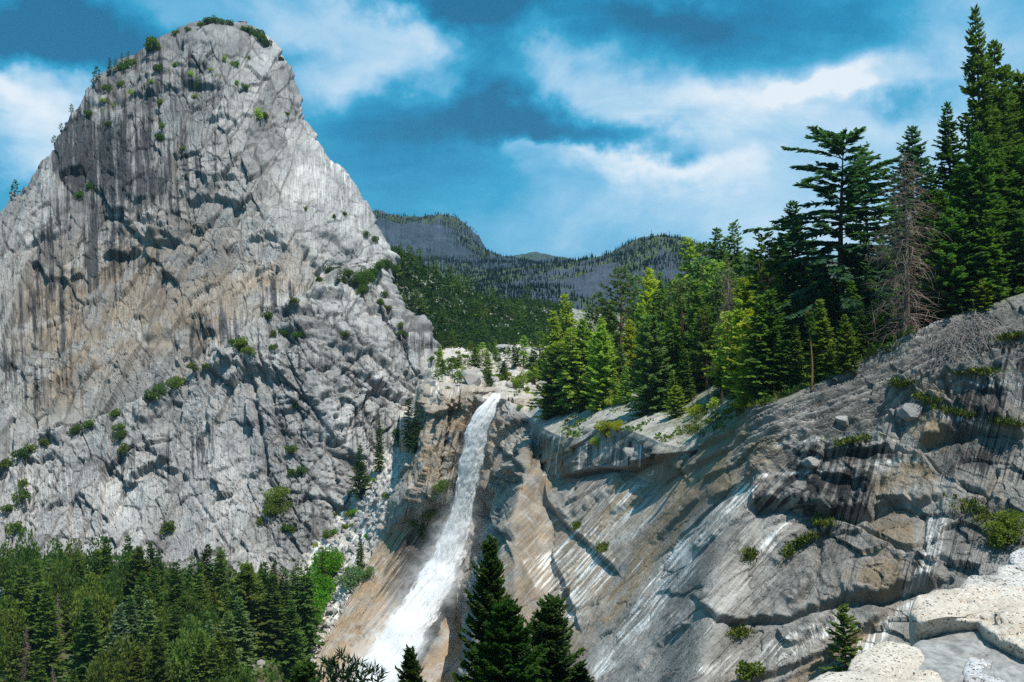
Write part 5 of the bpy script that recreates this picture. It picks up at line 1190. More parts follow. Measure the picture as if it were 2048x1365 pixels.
# leaning red trunk and upright red trunk: bare poles with a thin crown
def pole_tree(px0, py0, px1, py1, Y, label, crown_from=0.62):
    Y = Y * far_scale(px0); z0 = np.array(pick(px0, py0, ['granite_slope'])[:]); z1 = at(px1, py1, z0[1] + 3)
    rng = np.random.default_rng(int(px0)); root = link('pine_tree', None, label=label, category='tree')
    root.location = Vector(z0)
    v = z1 - z0; H = np.linalg.norm(v); q = np.linspace(-0.06, 1, 9)
    pts = np.outer(q, v) + np.stack([0.25 * np.sin(q * 5), 0 * q, 0 * q], -1)
    g = Geo(); g.add(tube(pts, 0.015 * H * (1.02 - 0.75 * np.clip(q, 0, 1)), 8))
    link('trunk', new_mesh('trunk', *g.arrays(), RED_BARK, True), root)
    lf = Geo(); br = Geo()
    for k in range(60):
        t = crown_from + (1 - crown_from) * rng.random(); a = rng.random() * 6.283
        out = np.array([math.cos(a), math.sin(a), 0.1 - 0.5 * rng.random()]); L = (0.07 * H + 0.4) * (0.5 + 0.8 * rng.random()) * (1.25 - t)
        b = np.outer(np.linspace(0, 1, 4) * L, out) + t * v
        br.add(tube(b, [0.06, 0.05, 0.03, 0.01], 3))
        n = 18; s = rng.random(n) * 0.6 + 0.4
        base = t * v + np.outer(s * L, out); d = unit(out + rng.normal(0, 0.6, (n, 3))); ll = 0.5 + 0.4 * rng.random(n)
        lf.add(sprays(base, d, ll, ll * 0.22, rng))
    link('limbs', new_mesh('limbs', *br.arrays(), RED_BARK), root)['kind'] = 'stuff'
    c = link('crown', new_mesh('crown', *lf.arrays(), LEAF), root); c.color = (*GREEN['fir'], 1)
pole_tree(1562, 770, 1518, 520, 226, 'leaning pine with a long bare reddish trunk')
pole_tree(1622, 772, 1618, 622, 208, 'straight pine with a bare red trunk and a small top', 0.7)
print('wood', round(time.time() - T0, 1), len(bpy.data.objects))

# ---- trees on the rock shelf above the fall and the brushy hillside
frng = random.Random(11)
SH = [(1030, 700, 650, 'small_pine'), (1048, 690, 660, 'small_pine'), (1008, 735, 600, 'small_pine'), (1046, 752, 580, 'small_pine'), (978, 755, 570, 'small_pine'), (975, 712, 640, 'small_pine'), (950, 708, 650, 'small_pine'), (935, 720, 640, 'small_pine'), (918, 712, 660, 'small_pine'), (905, 722, 640, 'small_pine'),
      (895, 735, 620, 'small_pine'), (885, 728, 630, 'small_pine'), (872, 740, 620, 'small_fir'), (924, 745, 600, 'small_pine'), (960, 722, 650, 'small_pine'), (996, 715, 670, 'small_pine'), (1015, 712, 680, 'small_pine'), (990, 700, 720, 'small_fir'), (965, 695, 730, 'small_fir'), (940, 690, 740, 'small_fir'), (1065, 715, 640, 'small_fir'),
      (1078, 690, 640, 'small_fir'), (1010, 745, 590, 'small_fir'), (1000, 742, 610, 'small_pine'), (915, 775, 562, 'small_pine'), (1033, 785, 553, 'small_pine'), (877, 760, 580, 'small_pine'), (880, 700, 700, 'small_fir'), (1070, 740, 600, 'small_pine'), (1085, 720, 620, 'small_fir')]
for i, (px, pyt, Y, kind) in enumerate(SH):
    pos, H = tree_to(px, pyt, Y, SHELF, 6, 22)
    H *= 1.4
    mk = frng.choice(['cedar', 'fir', 'pine']) if H > 9 else kind
    where = 'beside the lip of the fall' if Y < 585 else 'amid the pale rock shelf' if Y < 655 else 'at the back of the rock shelf'
    plant(mk, pos, H, frng.choice(['mid', 'lit', 'mid', 'fir']), 'pine_tree' if 'pine' in kind else 'fir_tree', f'little {"pine" if "pine" in kind else "fir"} {where} {"nearer the dome" if px < 950 else "behind the lip" if px < 1025 else "nearer the wood"}', 'tree', 'little trees above the fall', 1.7 if mk != kind else 1.4)
for (px, py, w, c, lab) in [(1032, 774, 1.5, 'lit', 'rounded green shrub at the right of the fall lip'), (1065, 766, 1.5, 'mid', 'low dark shrub on the white rock right of the lip'), (1053, 782, 0.8, 'mid', 'small dark shrub between the two round ones by the lip'), (1015, 750, 0.9, 'yellow', 'yellow flowering bush on the pale rock shelf'), (1038, 818, 0.6, 'lit', 'tiny bright shrub on the white slope right of the fall'),
                           (1072, 790, 0.5, 'lit', 'tiny shrub high on the white slope under the cedar'), (1062, 818, 0.5, 'lit', 'tiny shrub low on the white slope'), (900, 782, 0.9, 'mid', 'dark shrub on the buttress top left of the fall'), (945, 784, 0.8, 'lit', 'shrub at the shelf edge just left of the fall')]:
    plant('shrub', pick(px, py, ['rock_shelf', 'granite_slope']) - Vector((0, 0, 0.4)), 4.2 * w, c, 'shrub', lab, 'shrub', 'shrubs on the rock above the fall')
for i in range(38):
    px, py = frng.uniform(860, 1085), frng.uniform(700, 760)
    plant('shrub', pick(px, py, ['rock_shelf']) - Vector((0, 0, 0.4)), frng.uniform(1.8, 4.2), frng.choice(['mid', 'fir', 'lit', 'olive']), 'shrub', f'low bush on the pale shelf above the fall, {"towards the dome" if px < 930 else "in its middle" if px < 1010 else "towards the wood"}', 'shrub', 'shrubs on the rock above the fall', 1.2)
def scatter(n, region, depth, kinds, colors, size, grounds, rng, name, labels, cat, group, wide=1.0, test=None):
    got = 0; tries = 0
    while got < n and tries < n * 12:
        tries += 1
        px, Y = rng.uniform(*region), math.exp(rng.uniform(math.log(depth[0]), math.log(depth[1])))
        x = at(px, 700, Y)[0]
        z = ground_z(x, Y, grounds)
        if z is None: continue
        P = Vector((x, Y, z)); qx, qy = proj(np.array(P[:]))
        if test and not test(qx, qy, P): continue
        H = rng.uniform(*size)
        plant(rng.choice(kinds), P - Vector((0, 0, 0.5)), H, rng.choice(colors), name, labels(qx, qy, P, H), cat, group, wide * rng.uniform(0.85, 1.2))
        got += 1
    return got
hl = lambda qx, qy, P, H: f'{"tall" if H > 15 else "small"} {"higher" if qy < 610 else "lower"} hillside fir {"under the dome flank" if qx < 830 else "midway along" if qx < 950 else "by the notch"}'
scatter(62, (735, 1090), (770, 985), ['small_fir', 'small_fir', 'small_pine'], ['dark', 'fir', 'dark', 'mid'], (9, 21), ['green_hillside'], frng, 'fir_tree', hl, 'tree', 'firs on the brushy hillside', 1.1)
# brush that covers the hillside: nobody could count it
def brush(name, n, surf, size, mat, label, seed, test, cols=None):
    rng = np.random.default_rng(seed); P, X, Y = SURF[surf]
    idx = rng.permutation(P.shape[0] * P.shape[1])
    Pf = P.reshape(-1, 3)[idx]; Xf, Yf = X.ravel()[idx], Y.ravel()[idx]
    m = test(Xf, Yf, Pf); Pf = Pf[m]
    Pf = Pf[rng.integers(0, len(Pf), n)] + rng.normal(0, size * 0.9, (n, 3)) * [1, 1, 0.15]
    k = 14
    c = np.repeat(Pf, k, 0); s = np.repeat(size * (0.5 + rng.random(n) ** 2), k)
    v = unit(rng.normal(0, 1, (len(c), 3))); v[:, 2] = np.abs(v[:, 2])
    b = c + v * (s * 0.75)[:, None] * [1.2, 1.2, 0.8]
    g = Geo(); d = unit(v + rng.normal(0, 0.5, v.shape)); g.add(sprays(b, d, s * 0.75, s * 0.34, rng, 0.2))
    o = link(name, new_mesh(name, *g.arrays(), mat), kind='stuff', label=label)
    o.color = (*GREEN[cols or 'mid'], 1)
    return o
BR_SEED = lambda P, s: fbm(P, 1 / s, 3, 88)
brush('hillside_brush', 5200, 'green_hillside', 3.2, BROAD, 'low green brush covering the hillside beyond the fall', 3, lambda X, Y, P: (X > 700) & (X < 1130) & (Y > 500) & (P[:, 1] < 1050) & (BR_SEED(P, 45.) > -0.25 + 0 * X), 'hill')
brush('bench_undergrowth', 2600, 'granite_slope', 1.3, BROAD, 'green undergrowth between the trees of the bench', 4, lambda X, Y, P: (X > 1120) & (X < 2100) & (Y < crest(X) - 2) & (P[:, 1] < 470) & (BR_SEED(P, 14.) > -0.1) & ((X > 1490) | (BR_SEED(P, 14.) > 0.1)), 'fir')
# far conifers: one wood, seen as a mass
def far_wood(name, spots, label, seed, col, hs):
    rng = np.random.default_rng(seed); g = Geo()
    for surf, n, test in spots:
        P, X, Y = SURF[surf]; Pf = P.reshape(-1, 3); m = test(X.ravel(), Y.ravel(), Pf); Pf = Pf[m]
        Pf = Pf[rng.integers(0, len(Pf), n)] + rng.normal(0, 4, (n, 3)) * [1, 1, 0]
        h = hs[0] + (hs[1] - hs[0]) * rng.random(n)
        for k in range(5):
            a = rng.random(n) * 6.283; lat = np.stack([np.cos(a), np.sin(a), 0 * a], -1)
            z0 = h * (0.02 + 0.17 * k); z1 = np.minimum(z0 + h * 0.42, h); r = h * 0.17 * (1 - 0.17 * k)
            up = np.array([0, 0, 1.0])
            g.add(np.stack([Pf + up * z0[:, None] - lat * r[:, None], Pf + up * z0[:, None] + lat * r[:, None], Pf + up * z1[:, None] + lat * (0.08 * r)[:, None], Pf + up * z1[:, None] - lat * (0.08 * r)[:, None]], 1))
    o = link(name, new_mesh(name, *g.arrays(), LEAF), kind='stuff', label=label); o.color = (*(GREEN[col] if isinstance(col, str) else col), 1)
top1 = lambda X, Y, P: (X > 720) & (X < 1120) & (P[:, 1] < 2750) & (((Y > 515) & (P[:, 1] < 2350)) | (fbm(P, 1 / 160., 4, 78) + 0.5 * sstep(Y, 520, 560) > 0.02) | ((X < 950) & (P[:, 1] > 2535) & (P[:, 1] < 2650)))
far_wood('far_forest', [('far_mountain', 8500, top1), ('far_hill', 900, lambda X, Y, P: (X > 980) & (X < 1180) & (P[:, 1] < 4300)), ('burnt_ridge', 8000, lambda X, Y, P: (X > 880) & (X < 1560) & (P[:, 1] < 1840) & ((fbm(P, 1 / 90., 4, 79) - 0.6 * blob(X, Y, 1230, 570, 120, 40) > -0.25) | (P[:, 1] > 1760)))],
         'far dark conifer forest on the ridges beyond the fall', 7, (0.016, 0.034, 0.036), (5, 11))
print('hills', round(time.time() - T0, 1))

# ---- valley forest at the lower left
VAL = ['valley_floor', 'talus_slope']
big = [  # px, py top, distance, kind, colour, width, label
    (60, 1062, 520, 'oak', 'dark', 1.0, 'big rounded dark oak against the foot of the pale cliff'), (20, 1075, 540, 'oak', 'mid', 1.1, 'lighter green oak at the frame edge under the cliff'), (100, 1085, 515, 'oak', 'dark', 1.1, None), (140, 1085, 530, 'oak', 'olive', 1.1, None), (190, 1090, 525, 'oak', 'dark', 1.1, None), (235, 1120, 500, 'oak', 'dark', 1.2, None),
    (70, 1120, 490, 'oak', 'dark', 1.2, 'domed dark oak in front of the big rounded one'), (120, 1160, 480, 'oak', 'dark', 1.1, None), (40, 1190, 470, 'oak', 'olive', 1.0, None), (215, 1062, 520, 'fir', 'dark', 1.0, None), (257, 1065, 525, 'fir', 'dark', 0.9, 'slender dark fir standing highest along the forest edge'), (300, 1085, 520, 'fir', 'dark', 1.0, None), (318, 1098, 525, 'fir', 'dark', 0.9, None),
    (270, 1100, 505, 'fir', 'dark', 1.0, None), (348, 1126, 520, 'fir', 'dark', 1.0, None), (380, 1115, 515, 'fir', 'dark', 1.1, None), (413, 1090, 520, 'fir', 'black', 1.2, 'black green fir in front of the grey cliff triangle'), (445, 1115, 525, 'oak', 'dark', 0.8, None), (425, 1145, 490, 'oak', 'olive', 1.2, 'olive oak glowing amid the dark firs'), (310, 1140, 490, 'fir', 'dark', 1.1, None), (360, 1170, 480, 'fir', 'fir', 1.1, None),
    (500, 1130, 500, 'fir', 'dark', 1.0, None), (530, 1125, 495, 'fir', 'dark', 1.1, None), (565, 1130, 490, 'fir', 'dark', 1.1, None), (592, 1065, 505, 'fir', 'fir', 1.2, 'tall fir before the vivid green maples'), (610, 1120, 500, 'fir', 'dark', 1.1, 'dark fir with a red trunk beside the talus'), (545, 1150, 475, 'fir', 'dark', 1.2, None), (580, 1160, 478, 'fir', 'dark', 1.1, None), (515, 1160, 480, 'fir', 'fir', 1.1, None),
    (470, 1170, 465, 'fir', 'grey', 1.1, None), (278, 1172, 440, 'fir', 'grey', 1.1, None), (240, 1210, 415, 'fir', 'grey2', 1.1, 'pale grey green fir lighter than its neighbours in the valley'), (262, 1190, 425, 'fir', 'grey', 1.1, None), (300, 1200, 420, 'fir', 'grey', 1.1, None), (205, 1180, 440, 'fir', 'fir', 1.0, None), (320, 1240, 400, 'fir', 'fir', 1.1, None),
    (480, 1195, 440, 'fir', 'grey', 1.2, 'tall grey green fir nearest to the gap in the forest'), (455, 1225, 425, 'fir', 'grey', 1.1, None), (425, 1240, 415, 'fir', 'grey', 1.1, None), (380, 1230, 420, 'fir', 'grey', 1.1, None), (350, 1210, 430, 'fir', 'fir', 1.1, None), (410, 1190, 455, 'oak', 'fir', 0.8, None), (140, 1130, 500, 'fir', 'fir', 0.9, None), (170, 1170, 470, 'fir', 'dark', 1.0, None)]
for i in range(26):
    px = frng.uniform(150, 600); big.append((px, np.interp(px, [150, 420, 600], [1095, 1135, 1140]) + frng.uniform(0, 45), frng.uniform(505, 560), frng.choice(['fir', 'oak', 'fir']), frng.choice(['dark', 'fir', 'olive', 'dark']), frng.uniform(1.0, 1.3), None))
for i in range(34):
    px = frng.uniform(120, 590); big.append((px, np.interp(px, [150, 420, 600], [1098, 1122, 1128]) + frng.uniform(0, 26), frng.uniform(560, 612), frng.choice(['fir', 'fir', 'cedar', 'pine']), frng.choice(['dark', 'fir', 'olive', 'mid']), frng.uniform(1.1, 1.5), None))
for i in range(80):
    Y = frng.uniform(375, 500); px = frng.uniform(-60, 500)
    big.append((px, 740 + (95 + frng.uniform(-15, 22) + 0.15 * max(0, 500 - Y)) / Y * 1950 + 0 * i, Y, frng.choice(['fir', 'fir', 'fir', 'cedar', 'oak']), frng.choice(['dark', 'fir', 'grey', 'mid', 'olive', 'fir', 'mid']), frng.uniform(0.95, 1.25), None))
for px, pyt, Y, kind, colr, wd, lab in big:
    pos, H = tree_to(px, pyt, Y, VAL, 9, 44)
    wd *= 1.12
    if kind == 'oak': wd *= 12.0 / H * 1.15
    part = 'below the cliff' if Y > 495 else 'mid-forest' if Y > 440 else 'in near rows'
    side = 'by the frame edge' if px < 150 else 'beside the talus' if px > 440 else ('towards the oaks' if px < 300 else 'towards the maples')
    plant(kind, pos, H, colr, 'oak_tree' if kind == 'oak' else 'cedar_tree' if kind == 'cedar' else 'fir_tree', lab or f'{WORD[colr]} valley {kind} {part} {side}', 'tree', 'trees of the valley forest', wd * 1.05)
for px, pyt, Y, lab in [(115, 1185, 455, 'dead pinkish fir with bare top among the valley oaks'), (52, 1250, 420, 'bare topped grey fir at the lower left of the forest'), (105, 1330, 380, 'grey dead fir low in the valley forest')]:
    pos, H = tree_to(px, pyt, Y, VAL, 12, 36); plant('brown_fir', pos, H, 'grey', 'dead_fir', lab, 'dead tree', None, 0.9)
for px, pyt, Y, w, lab in [(654, 1028, 560, 2.0, 'vivid green maple highest on the talus edge'), (640, 1058, 545, 2.2, 'large vivid green maple along the talus'), (616, 1084, 530, 2.0, 'vivid green maple behind the tall fir'), (482, 1140, 508, 1.0, 'vivid green maple glimpsed between the dark firs'), (545, 1120, 512, 1.2, 'vivid green maple above the dark fir row'), (628, 1165, 515, 0.9, 'small vivid maple right of the red trunk fir'), (486, 1190, 470, 0.8, 'vivid sapling beside the forest gap'), (395, 1345, 385, 1.0, 'vivid green maple at the bottom of the valley forest')]:
    pos, H = tree_to(px, pyt, Y, ['talus_slope', 'valley_floor'], 7, 17, 0.3)
    plant('oak', pos, H, (0.115, 0.31, 0.020), 'maple_tree', lab, 'tree', None, w * 9.5 / H)
brush('forest_undergrowth', 2400, 'valley_floor', 2.6, BROAD, 'dark green undergrowth of the valley forest', 14, lambda X, Y, P: (X > -80) & (X < 640) & (Y > 1080) & (P[:, 1] < 640), 'dark')
brush('gully_undergrowth', 500, 'talus_slope', 2.0, BROAD, 'low green undergrowth between the forest and the talus', 15, lambda X, Y, P: (X > 470) & (X < 612 - 0.25 * (Y - 1130)) & (Y > 1120), 'dark')
# ---- single trees and shrubs on the talus and by the gully
for px, pyt, pyb, kind, c, w, lab in [(756, 838, 945, 'fir', 'dark', 0.8, 'dark fir standing alone in the gully beside the buttress'), (720, 890, 992, 'fir', 'dark', 1.25, 'broad dark fir on the upper talus'), (815, 785, 900, 'fir', 'black', 0.9, 'dark fir high in the gully behind the buttress'), (830, 800, 905, 'fir', 'black', 0.9, 'second dark fir high in the gully against the buttress'), (645, 1085, 1180, 'fir', 'fir', 0.6, 'thin fir on the white talus'),
                                     (720, 1068, 1140, 'fir', 'fir', 0.9, 'fir at the middle of the talus near the brown apron'), (757, 970, 1038, 'snag', 'grey', 0.5, 'thin bare fir by the top of the brown apron'), (845, 1015, 1075, 'fir', 'mid', 1.2, 'fir clinging to the rock beside the falling water')]:
    base = pick(px, pyb, ['talus_slope', 'fall_buttress']); H = (pyb - pyt) / FPX * base.y
    plant(kind, base - Vector((0, 0, 0.6)), H, c, 'fir_tree' if kind == 'fir' else 'dead_snag', lab, 'tree' if kind == 'fir' else 'dead tree', None, w * (26 / max(H, 10)) ** 0.3)
for px, py, h, c, lab in [(700, 955, 11, 'bright', 'bright green bush on the upper talus left of the broad fir'), (800, 890, 12, 'black', 'dark bush in the gully at the buttress foot'), (700, 1170, 11, 'grey', 'grey green bush at the edge of the brown apron, largest there'), (735, 1155, 7, 'grey', 'smaller grey green bush right of the largest at the apron edge'), (668, 1145, 5, 'bright', 'round vivid bush in the middle of the talus'), (700, 1030, 5, 'mid', 'dark green bush on the talus below the broad fir'),
                          (655, 1075, 6, 'fir', 'dark bush at the right of the vivid maples'), (860, 1040, 9, 'mid', 'green bush on the ledge at the left of the falling water'), (885, 985, 7, 'mid', 'bush on the buttress beside the water'), (640, 1025, 8, 'dark', 'dark bush at the top of the vivid maple row'), (770, 995, 4, 'mid', 'small bush beside the thin bare fir'), (735, 965, 6, 'dark', 'dark bush right of the broad fir on the upper talus'), (830, 1055, 6, 'mid', 'low bush left of the ledge bush by the water'), (898, 1130, 5, 'mid', 'moss green bush at the foot of the left water edge')]:
    plant('big_shrub', pick(px, py, ['talus_slope', 'fall_buttress']) - Vector((0, 0, 0.8)), h, c, 'bush', lab, 'bush', None, 1.0)
for i in range(26):
    px = frng.uniform(620, 800); py = frng.uniform(955, 1250)
    if polydist(np.array([px]), np.array([py]), APRON)[0][0] < 4: continue
    plant('shrub', pick(px, py, ['talus_slope']) - Vector((0, 0, 0.3)), frng.uniform(1.6, 3.6), frng.choice(['mid', 'fir', 'bright', 'lit']), 'shrub', f'little shrub among the talus boulders, {"high in the fan" if py < 1060 else "midway" if py < 1150 else "low by the apron"}', 'shrub', 'little shrubs among the talus boulders')
# ---- dark firs standing below the viewpoint, and the little pines beside them
for px, pyt, Y, kind, c, w, lab, var in [(985, 1078, 118, 'near_fir', 'black', 0.95, 'tall near black fir in front of the pale slab, highest of three', 0), (1018, 1205, 100, 'near_fir', (0.045, 0.098, 0.018), 0.9, 'green black fir in the middle of the near three', 1), (1098, 1195, 112, 'near_fir', (0.050, 0.085, 0.028), 1.0, 'bushier fir at the right of the near three', 1),
                                         (815, 1298, 120, 'near_fir', 'black', 0.8, 'small dark fir tip against the foot of the water', 0), (612, 1322, 118, 'near_fir', 'dark', 0.9, 'fir tip beside the talus at the bottom edge', 1), (1165, 1330, 112, 'near_fir', (0.020, 0.036, 0.014), 0.9, 'fir tip low at the right of the near three', 0)]:
    pos, H = tree_to(px, pyt, Y, ['near_slope'], 8, 46)
    plant(kind, pos, H, c, 'fir_tree', lab, 'tree', None, w * 34 / max(H, 20) * 1.0, variant=var)
for px, pyt, lab in [(688, 1294, 'pine top with long needles before the white water, tallest of four'), (652, 1312, 'pine top with a bare leader left of the tallest pine top'), (716, 1342, 'little pine top just right of the tallest pine top'), (743, 1350, 'tiny pine tip farthest right in the water')]:
    pos, H = tree_to(px, pyt, 62, ['near_slope'], 6, 14)
    plant('young_pine', pos, H, (0.03, 0.06, 0.032), 'pine_tree', lab, 'tree', None, 0.8)
base = pick(1690, 1345, ['granite_slope'])
plant('young_fir', base - Vector((0, 0, 0.2)), (1345 - 1212) / FPX * base.y, 'mid', 'fir_tree', 'single young fir on the rock behind the stone wall', 'tree', None, 1.0, variant=0)
print('forest', round(time.time() - T0, 1), len(bpy.data.objects))

# ---- plants on the dome
for i, (px, py, h, c) in enumerate([(432, 46, 5, 'fir'), (415, 47, 5, 'fir'), (445, 47, 4, 'mid'), (462, 50, 4, 'fir'), (400, 52, 3.5, 'fir'), (375, 60, 3, 'fir'), (350, 70, 4, 'mid'), (304, 102, 9, 'dark'), (500, 66, 5, 'dark'), (515, 74, 6, 'dark'), (526, 84, 6, 'dark'), (535, 92, 5, 'dark'), (490, 60, 4, 'dark'), (260, 128, 5, 'mid'), (245, 138, 5, 'fir'), (562, 118, 3.5, 'dark')]):
    plant('shrub', pick(px, py, ['granite_dome']) - Vector((0, 0, 0.8)), h * 1.5, c, 'shrub', f'{"taller" if h > 4.5 else "low"} scrub on the dome skyline, {"down its shoulder" if px < 390 else "at the very summit" if px < 480 else "where it drops steeply"}', 'shrub', 'scrub on the dome summit', 1.0)
for px, py, h in [(192, 162, 15), (217, 148, 17), (230, 143, 14), (241, 138, 16), (256, 125, 13), (28, 392, 14), (138, 226, 9), (100, 290, 9), (122, 262, 8)]:
    plant('small_pine' if px < 200 else 'small_fir', pick(px, py, ['granite_dome']) - Vector((0, 0, 0.8)), h, 'dark', 'pine_tree', 'tiny tree on the sloping left skyline of the dome', 'tree', 'tiny trees on the left skyline of the dome', 1.0)
DS = [(215, 180, 9, 'dark'), (240, 170, 7, 'mid'), (208, 208, 6, 'lit'), (225, 210, 5, 'lit'), (262, 190, 6, 'lit'), (315, 140, 9, 'dark'), (350, 132, 6, 'lit'), (395, 178, 10, 'dark'), (388, 195, 5, 'lit'), (320, 208, 7, 'mid'), (323, 255, 7, 'mid'), (320, 280, 8, 'dark'), (365, 300, 5, 'mid'), (217, 250, 7, 'dark'), (175, 230, 7, 'mid'), (518, 238, 12, 'lit'), (532, 238, 8, 'mid'), (470, 130, 8, 'mid'), (450, 120, 6, 'lit'),
      (490, 175, 7, 'mid'), (475, 168, 5, 'lit'), (185, 375, 9, 'dark'), (158, 395, 8, 'dark'), (500, 118, 4, 'lit'), (380, 150, 6, 'lit'), (300, 165, 5, 'lit'), (575, 228, 5, 'mid'), (420, 140, 4, 'lit'), (670, 435, 5, 'dark'), (690, 430, 5, 'dark'), (612, 420, 4, 'mid'), (735, 470, 6, 'dark'), (750, 480, 6, 'dark')]
for px, py, h, c in DS:
    plant('shrub', pick(px, py, ['granite_dome']) - Vector((0, 0, 0.8)), h * 0.85, c, 'shrub', f'{"larger" if h > 7 else "small"} {"bright" if c == "lit" else "dark"} shrub {"on the upper ledges" if py < 235 else "in a crack midway down" if py < 400 else "on the flank"} of the dome', 'shrub', 'shrubs in the cracks of the upper dome', 0.85)
LS = [(12, 934, 11), (40, 915, 11), (62, 905, 10), (90, 892, 9), (152, 868, 13), (180, 855, 10), (240, 878, 13), (232, 830, 9), (300, 800, 12), (320, 785, 13), (345, 775, 14), (355, 768, 10), (385, 738, 9), (412, 738, 7), (485, 690, 11), (498, 708, 10), (480, 700, 8), (535, 640, 10), (545, 670, 8), (565, 668, 8), (548, 695, 7), (590, 605, 9), (592, 675, 8), (602, 672, 7), (688, 673, 8), (250, 900, 10), (46, 970, 9), (40, 1000, 11),
      (14, 1020, 8), (552, 1015, 24), (545, 1030, 18), (580, 905, 9), (583, 950, 8), (601, 950, 9), (335, 1060, 12), (240, 860, 10), (655, 545, 10), (640, 560, 8), (770, 590, 8), (762, 612, 9), (775, 618, 8), (800, 655, 8), (808, 672, 9), (590, 815, 5), (470, 690, 9), (810, 600, 7), (520, 1045, 8), (575, 1060, 10), (30, 1060, 12)]
for px, py, h in LS:
    w = 'along the slanting ledge' if polydist(np.array([px * 1.0]), np.array([py * 1.0]), LEDGE)[0][0] < 30 else 'on the lower cliff'
    plant('big_shrub' if h > 12 else 'shrub', pick(px, py, ['granite_dome']) - Vector((0, 0, 1.0)), h * 0.62, frng.choice(['dark', 'mid', 'fir', 'olive']), 'shrub', f'{"large" if h > 11 else "middling" if h > 8 else "small"} shrub {w} {"under the dome" if px < 220 else "above the forest" if px < 440 else "by the twin cracks" if px < 610 else "near the dome shoulder"}', 'shrub', 'shrubs on the lower dome cliff', 1.0)
for px, py, h in [(678, 560, 24), (690, 566, 20), (672, 568, 16), (716, 575, 22), (730, 570, 24), (745, 560, 20), (725, 590, 16), (700, 555, 14), (760, 545, 18), (775, 540, 18), (790, 548, 18)]:
    base = pick(px, py, ['granite_dome', 'green_hillside'])
    plant('small_fir' if px < 700 else 'oak', base - Vector((0, 0, 1)), h * 0.6, 'dark', 'fir_tree' if px < 700 else 'oak_tree', 'dark fir on the shoulder between dome and hillside' if px < 700 else 'dark oak on the shoulder where the dome meets the hillside', 'tree', 'trees on the dome shoulder', 1.0 if px < 700 else 0.9)
# ---- rim shrubs
for px, py, h, c, lab in [(1212, 872, 6.5, 'yellow', 'bright yellow green bush on the rim boulder'), (1190, 890, 3.5, 'yellow', 'lower yellow green bush spilling over the rim'), (1235, 862, 4.5, 'yellow', 'yellow green bush at the right of the rim boulder'), (1195, 820, 6, 'lit', 'pale green bush behind the rim under the firs'), (1225, 812, 5, 'lit', 'light bush between the trunks of the lit wood'), (1390, 830, 4, 'yellow', 'low yellow bush on the grassy rim slope'), (1430, 815, 3, 'lit', 'low green bush on the grassy rim slope'), (1500, 800, 2.6, 'fir', 'dark shrub on the rim below the shaded wood'), (1570, 775, 2.6, 'fir', 'green shrub below the leaning red trunk'), (1640, 745, 3, 'mid', 'shrub below the straight red trunk'),
                          (1690, 728, 2.6, 'mid', 'leafy shrub beneath the fallen log'), (1745, 700, 2.4, 'fir', 'shrub on the layered rim right of the log'), (1825, 655, 2.6, 'fir', 'dark shrub on the layered rim, right of the pale rocks'), (1780, 660, 2.4, 'dark', 'dark shrub by the pale rocks on the layered rim'), (2015, 1075, 3.2, 'mid', 'green bush behind the top of the stone wall'), (2000, 1090, 2.0, 'mid', 'small bush left below the bush behind the wall'), (1500, 1355, 2.2, 'mid', 'round bush on the slab at the bottom edge')]:
    plant('big_shrub' if h > 3.1 else 'shrub', pick(px, py, ['granite_slope']) - Vector((0, 0, 0.25)), h * (1.0 if px < 1480 else 1.6), c, 'bush', lab, 'bush', None, 1.1)
# ================================================================== ROCKS, LOG, BRUSHWOOD, PEOPLE, WALL
def ico(sub):
    import bmesh
    bm = bmesh.new(); bmesh.ops.create_icosphere(bm, subdivisions=sub, radius=1.0)
    V = np.array([v.co[:] for v in bm.verts]); F = np.array([[v.index for v in f.verts] for f in bm.faces]); bm.free()
    return V, F
IV, IF = ico(3); IV2, IF2 = ico(2)
BOULDER_MAT = rock_material('boulder_granite', 0.45, (0.62, 0.60, 0.57), (0.48, 0.45, 0.42), (0.16, 0.15, 0.14), (0.36, 0.28, 0.2), (0.1, 0.1), bump=1.0)
def boulder_mesh(seed, V, F):
    rng = np.random.default_rng(seed); P = V.copy()
    for _ in range(11):                                   # broken faces
        n = unit(rng.normal(0, 1, 3)); d = 0.52 + 0.3 * rng.random()
        s = P @ n; P = P - np.outer(np.maximum(s - d, 0), n)
    P += (0.05 * fbm(V, 1.7, 3, seed))[:, None] * V
    return new_mesh('boulder', P * [1.0, 0.85, 0.75], F, BOULDER_MAT)
BM = [boulder_mesh(s, IV2, IF2) for s in range(801, 809)]
brng = random.Random(31)
def boulder(pos, size, label, group, flat=1.0):
    o = link('boulder', BM[brng.randrange(len(BM))], label=label, category='boulder', group=group)
    o.location = pos; o.rotation_euler = (brng.uniform(-.5, .5), brng.uniform(-.5, .5), brng.uniform(0, 6.28)); o.scale = (size, size, size * flat)
    return o
named = [(715, 1053, 4.6, 'large pinkish boulder in the middle of the talus'), (735, 1022, 3.6, 'grey boulder above the large pinkish one on the talus'), (700, 1098, 4.0, 'pale block standing proud low on the talus'), (680, 1112, 3.6, 'flat pale block left of the standing one'), (632, 1240, 4.4, 'rounded boulder at the foot of the talus by the firs'), (630, 1215, 3.6, 'boulder leaning on the rounded one at the talus foot'), (650, 1190, 3.4, 'pale slab boulder at the left of the apron'),
         (755, 1000, 4.2, 'broad flat boulder at the top of the talus'), (655, 1168, 3.0, 'tilted boulder below the round vivid bush'), (712, 1038, 2.6, 'small pinkish boulder touching the large one')]
for px, py, s, lab in named:
    p = pick(px, py, ['talus_slope']); boulder(p + Vector((0, 0, s * 0.12)), s * 0.85, lab, 'boulders of the talus')
n = 0
